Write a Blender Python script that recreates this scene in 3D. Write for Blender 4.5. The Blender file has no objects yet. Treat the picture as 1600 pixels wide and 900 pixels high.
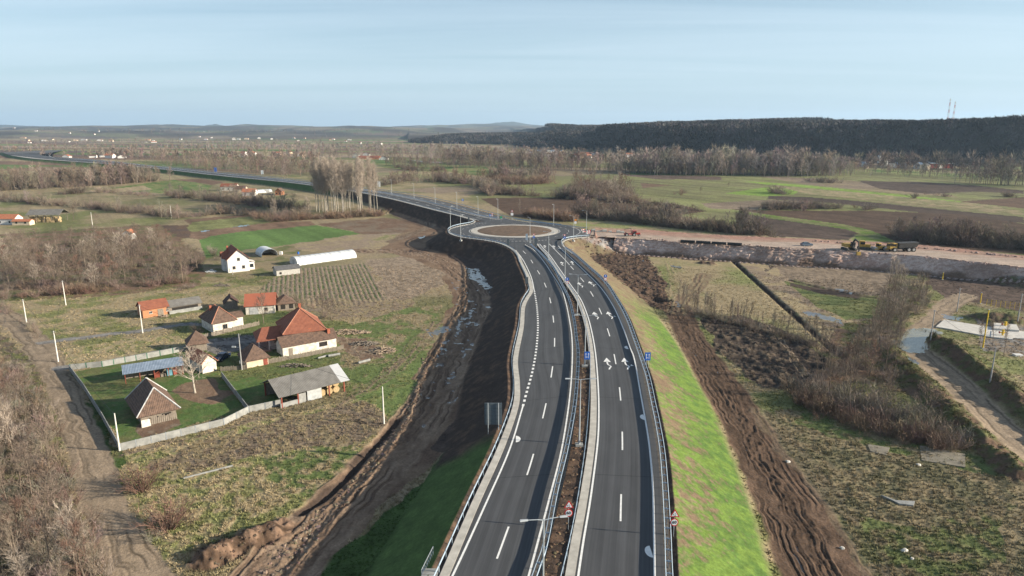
import bpy, math, random
import numpy as np
from mathutils import Vector, Matrix
R = math.radians
rng = np.random.default_rng(7)
random.seed(7)
C = bpy.context.scene.collection
SC = bpy.context.scene
# ------------------------------------------------------------------ camera
FPX = 1067.0                     # focal length in pixels of the 1600 px wide photograph
HORIZ = 202.0
PITCH = math.atan((450 - HORIZ) / FPX)
CZ = 51.0
cam_d = bpy.data.cameras.new('camera'); cam = bpy.data.objects.new('camera', cam_d); C.objects.link(cam)
cam_d.sensor_width = 36; cam_d.lens = 36 * FPX / 1600; cam_d.clip_start = 0.5; cam_d.clip_end = 60000
cam.location = (0, 0, CZ); cam.rotation_euler = (math.pi / 2 - PITCH, 0, 0)
SC.camera = cam
# ------------------------------------------------------------------ sky and sun
SUN_EL = 18.5
SUN_DIR = Vector((0.988, -0.15, 0)).normalized()      # horizontal direction towards the sun
w = bpy.data.worlds.new('World'); SC.world = w; w.use_nodes = True
nt = w.node_tree; nt.nodes.clear()
out = nt.nodes.new('ShaderNodeOutputWorld'); bg = nt.nodes.new('ShaderNodeBackground')
sky = nt.nodes.new('ShaderNodeTexSky'); sky.sky_type = 'NISHITA'; sky.sun_disc = False
sky.sun_elevation = R(SUN_EL); sky.sun_rotation = math.atan2(SUN_DIR.x, SUN_DIR.y)
sky.air_density = 1.0; sky.dust_density = 0.6; sky.ozone_density = 1.6; sky.altitude = 150
tc = nt.nodes.new('ShaderNodeTexCoord'); sep = nt.nodes.new('ShaderNodeSeparateXYZ')
nt.links.new(tc.outputs['Generated'], sep.inputs[0])
def wmath(op, a, b=None):
    n = nt.nodes.new('ShaderNodeMath'); n.operation = op
    for i, v in enumerate((a, b)):
        if v is None: continue
        if isinstance(v, (int, float)): n.inputs[i].default_value = v
        else: nt.links.new(v, n.inputs[i])
    return n.outputs[0]
# thin high cloud: direction projected on a plane far above, stretched into streaks
zz = wmath('ADD', wmath('MAXIMUM', sep.outputs[2], 0.0), 0.06)
cx = wmath('DIVIDE', sep.outputs[0], zz); cy = wmath('DIVIDE', sep.outputs[1], zz)
comb = nt.nodes.new('ShaderNodeCombineXYZ'); nt.links.new(cx, comb.inputs[0]); nt.links.new(cy, comb.inputs[1])
mp = nt.nodes.new('ShaderNodeMapping'); mp.inputs['Rotation'].default_value = (0, 0, R(6)); mp.inputs['Scale'].default_value = (0.16, 1.0, 1)
nt.links.new(comb.outputs[0], mp.inputs[0])
nz = nt.nodes.new('ShaderNodeTexNoise'); nz.inputs['Scale'].default_value = 0.55; nz.inputs['Detail'].default_value = 7; nz.inputs['Roughness'].default_value = 0.55
nz.inputs['Distortion'].default_value = 0.5
nt.links.new(mp.outputs[0], nz.inputs[0])
cr = nt.nodes.new('ShaderNodeValToRGB'); cr.color_ramp.elements[0].position = 0.38; cr.color_ramp.elements[1].position = 0.80
nt.links.new(nz.outputs[0], cr.inputs[0])
fade = wmath('MULTIPLY', cr.outputs[0], wmath('MINIMUM', wmath('MULTIPLY', wmath('MAXIMUM', sep.outputs[2], 0.0), 9.0), 1.0))
fade = wmath('MULTIPLY', fade, 0.62)
mx = nt.nodes.new('ShaderNodeMix'); mx.data_type = 'RGBA'
nt.links.new(fade, mx.inputs[0]); mx.inputs[7].default_value = (6.9, 8.0, 8.9, 1)
hs = nt.nodes.new('ShaderNodeHueSaturation'); hs.inputs['Saturation'].default_value = 1.0
hz_f = wmath('POWER', wmath('SUBTRACT', 1.0, wmath('MINIMUM', wmath('MULTIPLY', wmath('MAXIMUM', sep.outputs[2], 0.0), 2.2), 1.0)), 1.6)
hz_f = wmath('MULTIPLY', hz_f, 0.86)
mh = nt.nodes.new('ShaderNodeMix'); mh.data_type = 'RGBA'
nt.links.new(hz_f, mh.inputs[0]); nt.links.new(sky.outputs[0], mh.inputs[6]); mh.inputs[7].default_value = (4.15, 5.75, 7.0, 1)
nt.links.new(mh.outputs[2], mx.inputs[6])
nt.links.new(mx.outputs[2], hs.inputs['Color'])
nt.links.new(hs.outputs[0], bg.inputs[0]); bg.inputs[1].default_value = 0.060
nt.links.new(bg.outputs[0], out.inputs[0])
sd = bpy.data.lights.new('sun', 'SUN'); sd.energy = 5.0; sd.angle = R(0.55); sd.color = (1.0, 0.88, 0.70)
so = bpy.data.objects.new('sun', sd); C.objects.link(so)
sv = Vector((SUN_DIR.x * math.cos(R(SUN_EL)), SUN_DIR.y * math.cos(R(SUN_EL)), math.sin(R(SUN_EL))))
so.rotation_euler = sv.to_track_quat('Z', 'Y').to_euler(); so.location = (100, -50, 200)
SC.view_settings.view_transform = 'Standard'; SC.view_settings.look = 'None'
SC.view_settings.exposure = 1.15; SC.view_settings.gamma = 1; SC.view_settings.use_curve_mapping = False
SC.cycles.volume_bounces = 0; SC.cycles.max_bounces = 5; SC.cycles.diffuse_bounces = 2; SC.cycles.glossy_bounces = 2
# ------------------------------------------------------------------ pixel ray -> place on a level
cp, sp_ = math.cos(PITCH), math.sin(PITCH)
def P(px, py, z=0.0):
    u = (px - 800) / FPX; v = (450 - py) / FPX
    dx, dy, dz = u, cp + v * sp_, -sp_ + v * cp
    t = (z - CZ) / dz
    return (dx * t, dy * t, z)
def PP(pts, z=0.0): return np.array([P(a[0], a[1], z)[:2] for a in pts])
# ------------------------------------------------------------------ noise in numpy
def _h(ix, iy, s):
    n = (ix.astype(np.int64) * 374761393 + iy.astype(np.int64) * 668265263 + s * 1442695041) & 0xffffffff
    n = ((n ^ (n >> 13)) * 1274126177) & 0xffffffff
    return ((n ^ (n >> 16)) & 0xffff) / 65535.0
def vnoise(x, y, s=0):
    ix = np.floor(x); iy = np.floor(y); fx = x - ix; fy = y - iy
    fx = fx * fx * (3 - 2 * fx); fy = fy * fy * (3 - 2 * fy)
    a = _h(ix, iy, s); b = _h(ix + 1, iy, s); c = _h(ix, iy + 1, s); d = _h(ix + 1, iy + 1, s)
    return (a * (1 - fx) + b * fx) * (1 - fy) + (c * (1 - fx) + d * fx) * fy
def fbm(x, y, scale, oct=3, s=0):
    """value 0..1, scale = size in metres of the largest lumps"""
    t = 0; a = 1; n = 0; f = 1.0 / scale
    for o in range(oct):
        t = t + a * vnoise(x * f + 17.3 * o, y * f - 9.1 * o, s + o); n += a; a *= 0.5; f *= 2.03
    return t / n
def sm(x, a, b):
    t = np.clip((x - a) / (b - a), 0, 1); return t * t * (3 - 2 * t)
def inside(x, y, poly):
    r = np.zeros(x.shape, bool); n = len(poly); j = n - 1
    for i in range(n):
        xi, yi = poly[i]; xj, yj = poly[j]
        if yi != yj:
            r ^= ((yi > y) != (yj > y)) & (x < (xj - xi) * (y - yi) / (yj - yi) + xi)
        j = i
    return r
def pdist(x, y, line, extra=None):
    """distance to polyline, side sign, arc length, interpolated extra"""
    best = np.full(x.shape, 1e18); side = np.zeros(x.shape); arc = np.zeros(x.shape); ex = np.zeros(x.shape)
    s0 = 0.0
    for i in range(len(line) - 1):
        ax, ay = line[i]; bx, by = line[i + 1]; ux, uy = bx - ax, by - ay; L2 = ux * ux + uy * uy
        if L2 < 1e-9: continue
        L = math.sqrt(L2)
        t = np.clip(((x - ax) * ux + (y - ay) * uy) / L2, 0, 1)
        dx = x - ax - t * ux; dy = y - ay - t * uy; d = dx * dx + dy * dy
        m = d < best
        best[m] = d[m]; side[m] = (ux * dy - uy * dx)[m]; arc[m] = (s0 + t * L)[m]
        if extra is not None: ex[m] = (extra[i] + t * (extra[i + 1] - extra[i]))[m]
        s0 += L
    return np.sqrt(best), np.sign(side), arc, ex
def smooth_line(pts, step=2.0):
    """Catmull-Rom through points (any dimension), resampled evenly"""
    p = np.array(pts, float); n = len(p); res = []
    q = np.vstack([2 * p[0] - p[1], p, 2 * p[-1] - p[-2]])
    for i in range(1, n):
        a, b, c, d = q[i - 1], q[i], q[i + 1], q[i + 2]
        k = max(2, int(np.linalg.norm(c - b) / 1.0)); k = min(k, 60)
        for j in range(k):
            t = j / k
            res.append(0.5 * ((2 * b) + (-a + c) * t + (2 * a - 5 * b + 4 * c - d) * t * t + (-a + 3 * b - 3 * c + d) * t ** 3))
    res.append(p[-1]); res = np.array(res)
    s = np.r_[0, np.cumsum(np.linalg.norm(np.diff(res[:, :2], axis=0), axis=1))]
    m = max(2, int(s[-1] / step) + 1); t = np.linspace(0, s[-1], m)
    return np.stack([np.interp(t, s, res[:, k]) for k in range(p.shape[1])], 1)
def offset(line, d):
    """shift a plan polyline to its left by d"""
    t = np.gradient(line[:, :2], axis=0); t /= np.maximum(np.linalg.norm(t, axis=1), 1e-6)[:, None]
    o = line.copy(); o[:, 0] += -t[:, 1] * d; o[:, 1] += t[:, 0] * d
    return o
def resample(line, m):
    s = np.r_[0, np.cumsum(np.linalg.norm(np.diff(line[:, :2], axis=0), axis=1))]
    t = np.linspace(0, s[-1], m)
    return np.stack([np.interp(t, s, line[:, k]) for k in range(line.shape[1])], 1)
# ------------------------------------------------------------------ materials
MATS = {}
class NT:
    def __init__(s, name):
        s.m = bpy.data.materials.new(name); s.m.use_nodes = True; s.t = s.m.node_tree
        s.b = s.t.nodes['Principled BSDF']
    def n(s, kind, **kw):
        n = s.t.nodes.new(kind)
        for k, v in kw.items(): setattr(n, k, v)
        return n
    def l(s, a, b): s.t.links.new(a, b)
    def noise(s, scale, detail=3, coord=None, rough=0.6, mscale=None):
        n = s.n('ShaderNodeTexNoise'); n.inputs['Scale'].default_value = scale; n.inputs['Detail'].default_value = detail
        n.inputs['Roughness'].default_value = rough
        if coord is None: coord = s.coord()
        if mscale:
            mp = s.n('ShaderNodeMapping'); mp.inputs['Scale'].default_value = mscale; s.l(coord, mp.inputs[0]); coord = mp.outputs[0]
        s.l(coord, n.inputs[0]); return n.outputs[0]
    def coord(s, which='Object'):
        if not hasattr(s, '_tc'): s._tc = s.n('ShaderNodeTexCoord')
        return s._tc.outputs[which]
    def math(s, op, a, b=None, c=None):
        n = s.n('ShaderNodeMath', operation=op)
        for i, v in enumerate((a, b, c)):
            if v is None: continue
            if isinstance(v, (int, float)): n.inputs[i].default_value = v
            else: s.l(v, n.inputs[i])
        return n.outputs[0]
    def ramp(s, fac, stops):
        n = s.n('ShaderNodeValToRGB'); e = n.color_ramp.elements
        while len(e) < len(stops): e.new(0.5)
        for i, (p, c) in enumerate(stops):
            e[i].position = p; e[i].color = (*c, 1) if not isinstance(c, (int, float)) else (c, c, c, 1)
        s.l(fac, n.inputs[0]); return n.outputs[0]
    def mix(s, f, a, b, mode='MIX'):
        n = s.n('ShaderNodeMix', data_type='RGBA', blend_type=mode)
        for sock, v in ((n.inputs[0], f), (n.inputs[6], a), (n.inputs[7], b)):
            if isinstance(v, (int, float)): sock.default_value = v
            elif isinstance(v, tuple): sock.default_value = (*v, 1)
            else: s.l(v, sock)
        return n.outputs[2]
    def bump(s, h, strength=0.5, dist=0.05):
        n = s.n('ShaderNodeBump'); n.inputs['Strength'].default_value = strength; n.inputs['Distance'].default_value = dist
        s.l(h, n.inputs['Height']); s.l(n.outputs[0], s.b.inputs['Normal'])
    def attr(s, name):
        n = s.n('ShaderNodeAttribute'); n.attribute_name = name; return n
    def base(s, c):
        if isinstance(c, tuple): s.b.inputs['Base Color'].default_value = (*c, 1)
        else: s.l(c, s.b.inputs['Base Color'])
    def set(s, rough=0.8, metal=0.0, spec=0.3):
        s.b.inputs['Roughness'].default_value = rough; s.b.inputs['Metallic'].default_value = metal
        s.b.inputs['Specular IOR Level'].default_value = spec
def mat(name, col, rough=0.8, metal=0.0, var=0.25, scale=1.5, bump=0.0, col2=None, spec=0.3, bd=0.03, detail=4, objvar=0.0, mscale=None):
    """simple weathered material: colour mottled by noise"""
    if name in MATS: return MATS[name]
    N = NT(name); N.set(rough, metal, spec)
    nz = N.noise(scale, detail, mscale=mscale)
    if col2 is None:
        col2 = tuple(min(1, c * (1 + var)) for c in col); c1 = tuple(c * (1 - var) for c in col)
    else: c1 = col
    c = N.ramp(nz, [(0.34, c1), (0.66, col2)])
    if objvar:
        oi = N.n('ShaderNodeObjectInfo'); hv = N.n('ShaderNodeHueSaturation'); N.l(c, hv.inputs['Color'])
        N.l(N.math('ADD', N.math('MULTIPLY', oi.outputs['Random'], 2 * objvar), 1 - objvar), hv.inputs['Value']); c = hv.outputs[0]
    N.base(c)
    if bump: N.bump(N.noise(scale * 5, 3), bump, bd)
    MATS[name] = N.m; return N.m
# ------------------------------------------------------------------ mesh building
class MB:
    def __init__(s): s.v = []; s.f = []
    def add(s, vs, fs):
        o = len(s.v); s.v += [tuple(map(float, q)) for q in vs]; s.f += [tuple(i + o for i in f) for f in fs]; return s
    def box(s, x0, x1, y0, y1, z0, z1):
        return s.add([(x0, y0, z0), (x1, y0, z0), (x1, y1, z0), (x0, y1, z0), (x0, y0, z1), (x1, y0, z1), (x1, y1, z1), (x0, y1, z1)],
                     [(0, 3, 2, 1), (4, 5, 6, 7), (0, 1, 5, 4), (1, 2, 6, 5), (2, 3, 7, 6), (3, 0, 4, 7)])
    def cbox(s, c, d, M=None):
        x, y, z = c; a, b, e = (k / 2 for k in d)
        vs = [(x + i * a, y + j * b, z + k * e) for k in (-1, 1) for i, j in ((-1, -1), (1, -1), (1, 1), (-1, 1))]
        if M is not None: vs = [tuple(M @ Vector(q)) for q in vs]
        return s.add(vs, [(0, 3, 2, 1), (4, 5, 6, 7), (0, 1, 5, 4), (1, 2, 6, 5), (2, 3, 7, 6), (3, 0, 4, 7)])
    def tube(s, pts, rad, n=8, cap=True):
        """pts list of 3-tuples, rad number or list"""
        pts = [Vector(q) for q in pts]; k = len(pts)
        if isinstance(rad, (int, float)): rad = [rad] * k
        o = len(s.v); ref = None
        for i, q in enumerate(pts):
            t = (pts[min(i + 1, k - 1)] - pts[max(i - 1, 0)]).normalized()
            a = Vector((0, 0, 1)) if abs(t.z) < 0.9 else Vector((1, 0, 0))
            u = t.cross(a).normalized(); v = t.cross(u)
            for j in range(n):
                g = 2 * math.pi * j / n; s.v.append(tuple(q + (u * math.cos(g) + v * math.sin(g)) * rad[i]))
        for i in range(k - 1):
            for j in range(n):
                a = o + i * n + j; b = o + i * n + (j + 1) % n; s.f.append((a, b, b + n, a + n))
        if cap: s.f.append(tuple(o + j for j in range(n))); s.f.append(tuple(o + (k - 1) * n + j for j in range(n)))
        return s
    def prism(s, poly, z0, z1):
        n = len(poly); vs = [(a, b, z0) for a, b in poly] + [(a, b, z1) for a, b in poly]
        return s.add(vs, [tuple(range(n))[::-1], tuple(range(n, 2 * n))] + [(i, (i + 1) % n, (i + 1) % n + n, i + n) for i in range(n)])
    def extr(s, poly, d, M):
        """poly in local xy, extruded along local z by d, placed by matrix M"""
        n = len(poly); vs = [M @ Vector((a, b, 0)) for a, b in poly] + [M @ Vector((a, b, d)) for a, b in poly]
        return s.add(vs, [tuple(range(n))[::-1], tuple(range(n, 2 * n))] + [(i, (i + 1) % n, (i + 1) % n + n, i + n) for i in range(n)])
    def slab(s, quad, th):
        """thick sheet under 3 or 4 corner points"""
        q = [Vector(a) for a in quad]; nrm = (q[1] - q[0]).cross(q[2] - q[0]).normalized()
        if nrm.z < 0: nrm = -nrm
        n = len(q); vs = q + [a - nrm * th for a in q]
        return s.add(vs, [tuple(range(n)), tuple(range(n, 2 * n))[::-1]] + [(i, (i + 1) % n + 0, (i + 1) % n + n, i + n) for i in range(n)])
    def build(s, name, m, parent=None, smooth=False, loc=None):
        me = bpy.data.meshes.new(name); me.from_pydata(s.v, [], s.f)
        if m: me.materials.append(m)
        if smooth: me.polygons.foreach_set('use_smooth', [True] * len(me.polygons))
        me.update(); o = bpy.data.objects.new(name, me); C.objects.link(o)
        if parent: o.parent = parent
        if loc: o.location = loc
        return o
def arr_mesh(name, V, F, m, parent=None, smooth=False, attrs=None):
    """fast mesh from numpy arrays, F (n,3) or (n,4)"""
    me = bpy.data.meshes.new(name); V = np.ascontiguousarray(V, dtype=np.float32); F = np.ascontiguousarray(F, dtype=np.int32)
    k = F.shape[1]
    me.vertices.add(len(V)); me.vertices.foreach_set('co', V.ravel())
    me.loops.add(F.size); me.loops.foreach_set('vertex_index', F.ravel())
    me.polygons.add(len(F)); me.polygons.foreach_set('loop_start', np.arange(0, F.size, k, dtype=np.int32))
    me.polygons.foreach_set('loop_total', np.full(len(F), k, dtype=np.int32))
    if smooth: me.polygons.foreach_set('use_smooth', np.ones(len(F), bool))
    for an, (typ, data) in (attrs or {}).items():
        a = me.attributes.new(an, typ, 'POINT')
        a.data.foreach_set('color' if typ == 'FLOAT_COLOR' else 'value', np.ascontiguousarray(data, dtype=np.float32).ravel())
    if not smooth: me.shade_flat()
    me.update(calc_edges=True); me.validate()
    if m: me.materials.append(m)
    o = bpy.data.objects.new(name, me); C.objects.link(o)
    if parent: o.parent = parent
    return o
def tag(o, label=None, cat=None, group=None, kind=None):
    if label: o['label'] = label
    if cat: o['category'] = cat
    if group: o['group'] = group
    if kind: o['kind'] = kind
    return o
def thing(name, label, cat, loc=(0, 0, 0), rz=0, group=None):
    o = bpy.data.objects.new(name, None); C.objects.link(o); o.location = loc; o.rotation_euler = (0, 0, rz)
    o.empty_display_size = 0.5
    return tag(o, label, cat, group)
def kids(o): return KID.get(o.name, [])
def copy_tree(o, parent=None):
    c = o.copy(); C.objects.link(c); c.parent = parent
    for ch in list(o.children): copy_tree(ch, c)
    return c
# ------------------------------------------------------------------ highway plan (traced lines put back on their level)
ZR = 6.0                                            # carriageway level above the plain
kerbL = [(655,960),(685,900),(736,785),(776,700),(800,635),(803,600),(801,560),(811,511),(814,480),(820,466),(827,453),(822,433),(812,411),(808,400),(800,390),(780,380.5),(756,375.5),(722,371),(704,366),(700,361),(704,357),(716,353),(735,349.5),(741,346.5),(737,343.5)]
farN = [(737,343.5),(710,336),(675,327.5),(625,314.5),(595,307.5),(560,300.5),(507,292.5),(450,285),(400,280),(325,272.5),(250,264),(160,255.5),(115,252.5),(50,247.5),(18,243)]
farF = [(2,238),(100,234),(60,241.5),(115,246.5),(160,250),(250,259.5),(325,267.5),(400,275),(450,280),(525,289),(607,299),(650,306),(700,316),(750,329),(800,342.5),(835,348),(880,353.5),(918,358)]
edgeR = [(920,370),(900,371.5),(885,374),(877,379),(882,388),(898,400),(918,418),(944,442),(962,469),(978,498),(991,533),(1004,571),(1012,596),(1020,635),(1027.5,672),(1035,722),(1041.5,824),(1044,900),(1048,960)]
linLR = [(808,960),(826,900),(843,837),(857,784),(878,700),(890,622),(894,569),(894,533),(891,507),(884,472),(876,449),(860,424),(852,412),(836,392),(820,382)]     # left carriageway, median side line
railM1 = [(822,960),(839,900),(852,865),(871,769),(887.5,700),(900,627),(904,560),(901,533),(898,507),(890,472),(879,449),(866,422),(847,400),(829,384)]
railM2 = [(862,960),(879,900),(898.5,810),(915,700),(921,620),(922,560),(917,522),(910,493),(900,467),(885,444),(870,422),(855,402),(842,386)]
linRL = [(895,960),(903.5,900),(912,843),(923,777),(933,700),(935.5,660),(935,610),(931,556),(925.5,522),(918,493),(907,467),(891,444),(875.5,422),(860,400),(850,389),(843,381)]
linRR = [(1024,960),(1023,900),(1022,837),(1020,760),(1015,700),(1009,660),(1000,610),(991,560),(984,542),(973,511),(958,478),(940,451),(918,428),(896,407),(880,392),(872,384)]
linLL = [(675,960),(707,900),(760,785),(797,700),(817,635)]
linLLd = [(817,635),(824,609),(832,580),(838,545),(840.5,510),(839,480),(835,455)]
linLL2 = [(835,455),(830,433),(820,411),(813,400),(806,391)]
def W(pl, z=ZR): return smooth_line(PP(pl, z))
wKerbL = W(kerbL); wLR = W(linLR); wM1 = W(railM1); wM2 = W(railM2); wRL = W(linRL); wRR = W(linRR); wER = W(edgeR)
wLL = W(linLL); wLLd = W(linLLd); wLL2 = W(linLL2)
farLevel = lambda y: np.interp(y, [300, 420, 700, 2500], [ZR, 5.5, 4.0, 4.0])
def WF(pl):
    out = []
    for a, b in pl:
        z = ZR
        for _ in range(6): z = float(farLevel(P(a, b, z)[1]))
        out.append(P(a, b, z)[:2])
    return smooth_line(out, 4.0)
wFN = WF(farN); wFF = WF(farF)
RC = P(804, 360.6, ZR)[:2]                          # roundabout centre
# platform outline (plan), anticlockwise-ish
platform = np.vstack([offset(wKerbL, 1.1), wFN[1:], wFF, np.array(PP([(930,358.5)], ZR)), np.array(PP([(930,370)], ZR)), offset(wER, 1.1)])
plat_z = farLevel(platform[:, 1])
# construction road, running east from the roundabout
eF = [(918,369.5),(955,371.5),(1000,374),(1060,378),(1130,381.5),(1200,386),(1320,392),(1420,399),(1500,407),(1600,418),(1760,437)]
eB = [(1760,412),(1600,400),(1500,389),(1420,382),(1320,376),(1200,371),(1100,366),(1000,359),(930,357)]
wEFr = smooth_line(PP(eF, ZR - 0.2)); wEB = smooth_line(PP(eB, ZR - 0.3))
eplat = np.vstack([wEFr, wEB])
_tp = 3.0 * sm(wEFr[:, 0], P(945, 371, ZR)[0], P(962, 371, ZR)[0]); _of = offset(wEFr, 1.0); wEFi = wEFr + (_of - wEFr) * _tp[:, None]; ecore = np.vstack([wEFi, wEB])
def box_of(poly, m): return poly[:, 0].min() - m, poly[:, 0].max() + m, poly[:, 1].min() - m, poly[:, 1].max() + m
def rise(x, y, z, poly, pz, slope, lower, reach=24):
    """raise the land to a platform with side slopes; returns new z, weight of slope, distance"""
    b = box_of(poly, reach); m = (x > b[0]) & (x < b[1]) & (y > b[2]) & (y < b[3])
    D = np.full(x.shape, 99.0); IN = np.zeros(x.shape, bool)
    if m.any():
        xs, ys = x[m], y[m]; ring = np.vstack([poly, poly[:1]]); rz = np.r_[pz, pz[:1]]
        d, _, _, ez = pdist(xs, ys, ring, rz); ins = inside(xs, ys, poly)
        zz = z[m]
        sl = slope(xs, ys) if callable(slope) else slope
        top = np.where(ins, ez - lower * np.clip(d / 0.6, 0, 1), ez - d * sl)
        # soft toe
        zn = np.maximum(zz, top); near = np.abs(zz - top) < 1.0
        zn = np.where(near, zn + 0.12 * (1 - np.abs(zz - top)) ** 2, zn)
        z = z.copy(); z[m] = zn; D[m] = np.where(ins, -d, d); IN[m] = ins
    return z, D, IN
# hills --------------------------------------------------------------
def hill_line(px, ys): return np.array([P(a, b, 0)[:2] for a, b in zip(px, ys)])
ridge1 = np.array([(1500, 560), (900, 900), (720, 985), (560, 1090), (400, 1210), (262, 1340), (215, 1430), (190, 1700), (160, 2500)], float)
ridge2 = np.array([(900, 1500), (330, 1620), (200, 1680), (60, 1850), (10, 2100), (30, 3000)], float)
ridge3 = np.array([(700, 2300), (100, 2300), (-200, 2450), (-420, 2700), (-500, 3300)], float)
def hills(x, y):
    h = np.zeros(x.shape); forest = np.zeros(x.shape)
    for line, H0, wd, s in ((ridge1, 54, 84, 3), (ridge2, 33, 120, 5), (ridge3, 20, 200, 8)):
        m = y > 500
        d = np.zeros(x.shape); sd_ = np.zeros(x.shape); ar = np.zeros(x.shape)
        if m.any():
            a, b, c, _ = pdist(x[m], y[m], line); d[m] = a; sd_[m] = b; ar[m] = c
        dd = np.where(sd_ < 0, d, -d)                     # right of the line = uphill
        dd = dd + (fbm(x, y, 150, 3, s) - 0.5) * 95
        prof = sm(dd, 0, wd) * H0 * (0.70 + 0.6 * fbm(x, y, 420, 3, s + 1)) + sm(dd, wd, wd * 5) * 6
        prof = np.where(m, prof, 0)
        if line is ridge1: prof *= 0.88 + 0.12 * sm(x, 250, 900)
        h = np.maximum(h, prof); forest = np.maximum(forest, sm(dd, 0, 25) * m)
    # far rolling country
    r = np.hypot(x, y)
    far = sm(r, 3300, 5200) * (-16 + 128 * fbm(x, y, 1300, 4, 21)) + sm(r, 7000, 11000) * (52 * fbm(x, y, 2800, 3, 33))
    h = np.maximum(h, far)
    return h, forest
# local humps: spoil heaps and ditches (pixel places, width m, height m)
humps = [([(1448,530),(1475,545),(1510,572),(1550,602),(1600,642),(1680,700)], 3.4, 2.3),
         ([(1385,548),(1405,572),(1440,600),(1480,640),(1530,690),(1590,745)], 3.0, 1.5),
         ([(1480,418),(1520,424),(1560,430)], 4.5, 2.2), ([(1560,440),(1620,450)], 7, 3.0),
         ([(1340,412),(1352,411)], 3, 1.6), ([(1370,413),(1386,412)], 4, 2.4), ([(1100,412),(1112,413)], 2, 1.0),
         ([(1545,500),(1580,503)], 5, 2.0),
         ([(330,872),(360,858),(395,846),(425,832)], 2.6, 1.5), ([(600,332),(612,331)], 3.5, 2.2)]
ditches = [([(1140,402),(1165,425),(1190,448),(1215,470),(1255,505),(1300,545),(1345,575)], 1.0, -1.0),
           ([(1232,437),(1280,448),(1340,460),(1395,468)], 0.9, -0.7),
           ([(1022,466),(1034,470)], 2.2, -1.6),
           ([(470,800),(520,765),(570,712),(600,680),(622,655)], 0.9, -0.9)]
humps_w = [(smooth_line(PP(a)), b, c) for a, b, c in humps + ditches]
def land(x, y):
    z = (fbm(x, y, 60, 2, 2) - 0.5) * 0.7 * sm(np.hypot(x, y), 40, 160)
    for ln, wd, hh in humps_w:
        b = box_of(ln, wd * 3); m = (x > b[0]) & (x < b[1]) & (y > b[2]) & (y < b[3])
        if m.any():
            d, _, _, _ = pdist(x[m], y[m], ln)
            k = 0.65 + 0.7 * fbm(x[m], y[m], 3.0, 3, 11)
            z[m] += hh * k * np.exp(-(d / wd) ** 2 * 1.6)
    hh, fo = hills(x, y)
    return z + hh, fo
_cm = wM1[np.argsort(wM1[:, 1])]
def right_side(x, y): return x > np.where(y < _cm[-1, 1], np.interp(y, _cm[:, 1], _cm[:, 0]), _cm[-1, 0] + (y - _cm[-1, 1]) * .1)
def slopeS(x, y): return np.where(right_side(x, y), 0.50, 0.60)
def height(x, y, full=False):
    x = np.atleast_1d(np.asarray(x, float)); y = np.atleast_1d(np.asarray(y, float))
    z, fo = land(x, y)
    z, D1, I1 = rise(x, y, z, platform, plat_z, slopeS, 0.25)
    z, D2, I2 = rise(x, y, z, ecore, np.r_[ZR - .3 - .45 * _tp / 3, np.full(len(wEB), ZR - .75)], 0.92, 0.0, 12)
    z = np.where(I1 & I2, np.minimum(z, farLevel(y) - 0.25), z)
    if full: return z, fo, D1, I1, D2, I2
    return z
def hz(x, y): return float(height(x, y)[0])
def G(px, py):
    """point of the land seen at this pixel"""
    z = 0.0
    for _ in range(7):
        q = P(px, py, z); z = 0.5 * z + 0.5 * hz(q[0], q[1])
    q = P(px, py, z); return (q[0], q[1], hz(q[0], q[1]))
# ------------------------------------------------------------------ the ground: one sheet, fine near and coarse far
th = np.linspace(R(-50), R(50), 1250)
rs = [38.0]
rs = [12.0, 14, 16, 18, 20, 22, 24, 26, 28, 30, 32, 34, 36, 38.0]
while rs[-1] < 15000:
    r = rs[-1]; rs.append(r + r * 0.0026 * (r / 80) ** (0.52 if r < 1500 else 0.75) * (1 if r < 1500 else 0.5))
rs = np.array(rs); NRr, NT_ = len(rs), len(th)
RRg, THg = np.meshgrid(rs, th, indexing='ij')
X = (RRg * np.sin(THg)).ravel(); Y = (RRg * np.cos(THg)).ravel()
Z, FO, D1, I1, D2, I2 = height(X, Y, True)
DIST = np.hypot(X, Y)
CLS = {}
col = np.zeros((len(X), 3)); wet = np.zeros(len(X)); tuft = np.full(len(X), 0.5); dz = np.zeros(len(X))
wx = X + (fbm(X, Y, 9, 3, 41) - 0.5) * 5; wy = Y + (fbm(X, Y, 9, 3, 47) - 0.5) * 7
wx2 = X + (fbm(X, Y, 3, 2, 51) - 0.5) * 1.2; wy2 = Y + (fbm(X, Y, 3, 2, 57) - 0.5) * 1.6
nA = fbm(X, Y, 22, 4, 61); nB = fbm(X, Y, 5, 4, 67); nC = fbm(X, Y, 1.3, 3, 71); nD = fbm(X, Y, 60, 3, 77)
def c3(*c): return np.array(c)
GREEN = c3(.072, .118, .036); LIME = c3(.135, .20, .042); DULL = c3(.142, .138, .068); DRY = c3(.262, .212, .130); TAN = c3(.262, .205, .150)
SOIL = c3(.058, .042, .034); SOILB = c3(.140, .092, .064); MUD = c3(.175, .122, .083); GRAV = c3(.315, .245, .175); DARKW = c3(.062, .048, .04)
OLIVE = c3(.158, .165, .070); PINK = c3(.36, .245, .20); CONC = c3(.42, .39, .35); GRGR = c3(.21, .20, .19)
def lerp(a, b, t): return a + (b - a) * np.asarray(t)[:, None]
def mixn(c1, c2, n, lo=0.38, hi=0.62): return lerp(c1[None, :], c2[None, :], sm(n, lo, hi))
# base cover
big = sm(nD, .4, .6)
col = lerp(mixn(DULL, DRY, nA, .32, .60), mixn(DRY * .85, TAN * .8, nB), big * 0.45)
far_t = sm(DIST, 500, 1400)
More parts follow.
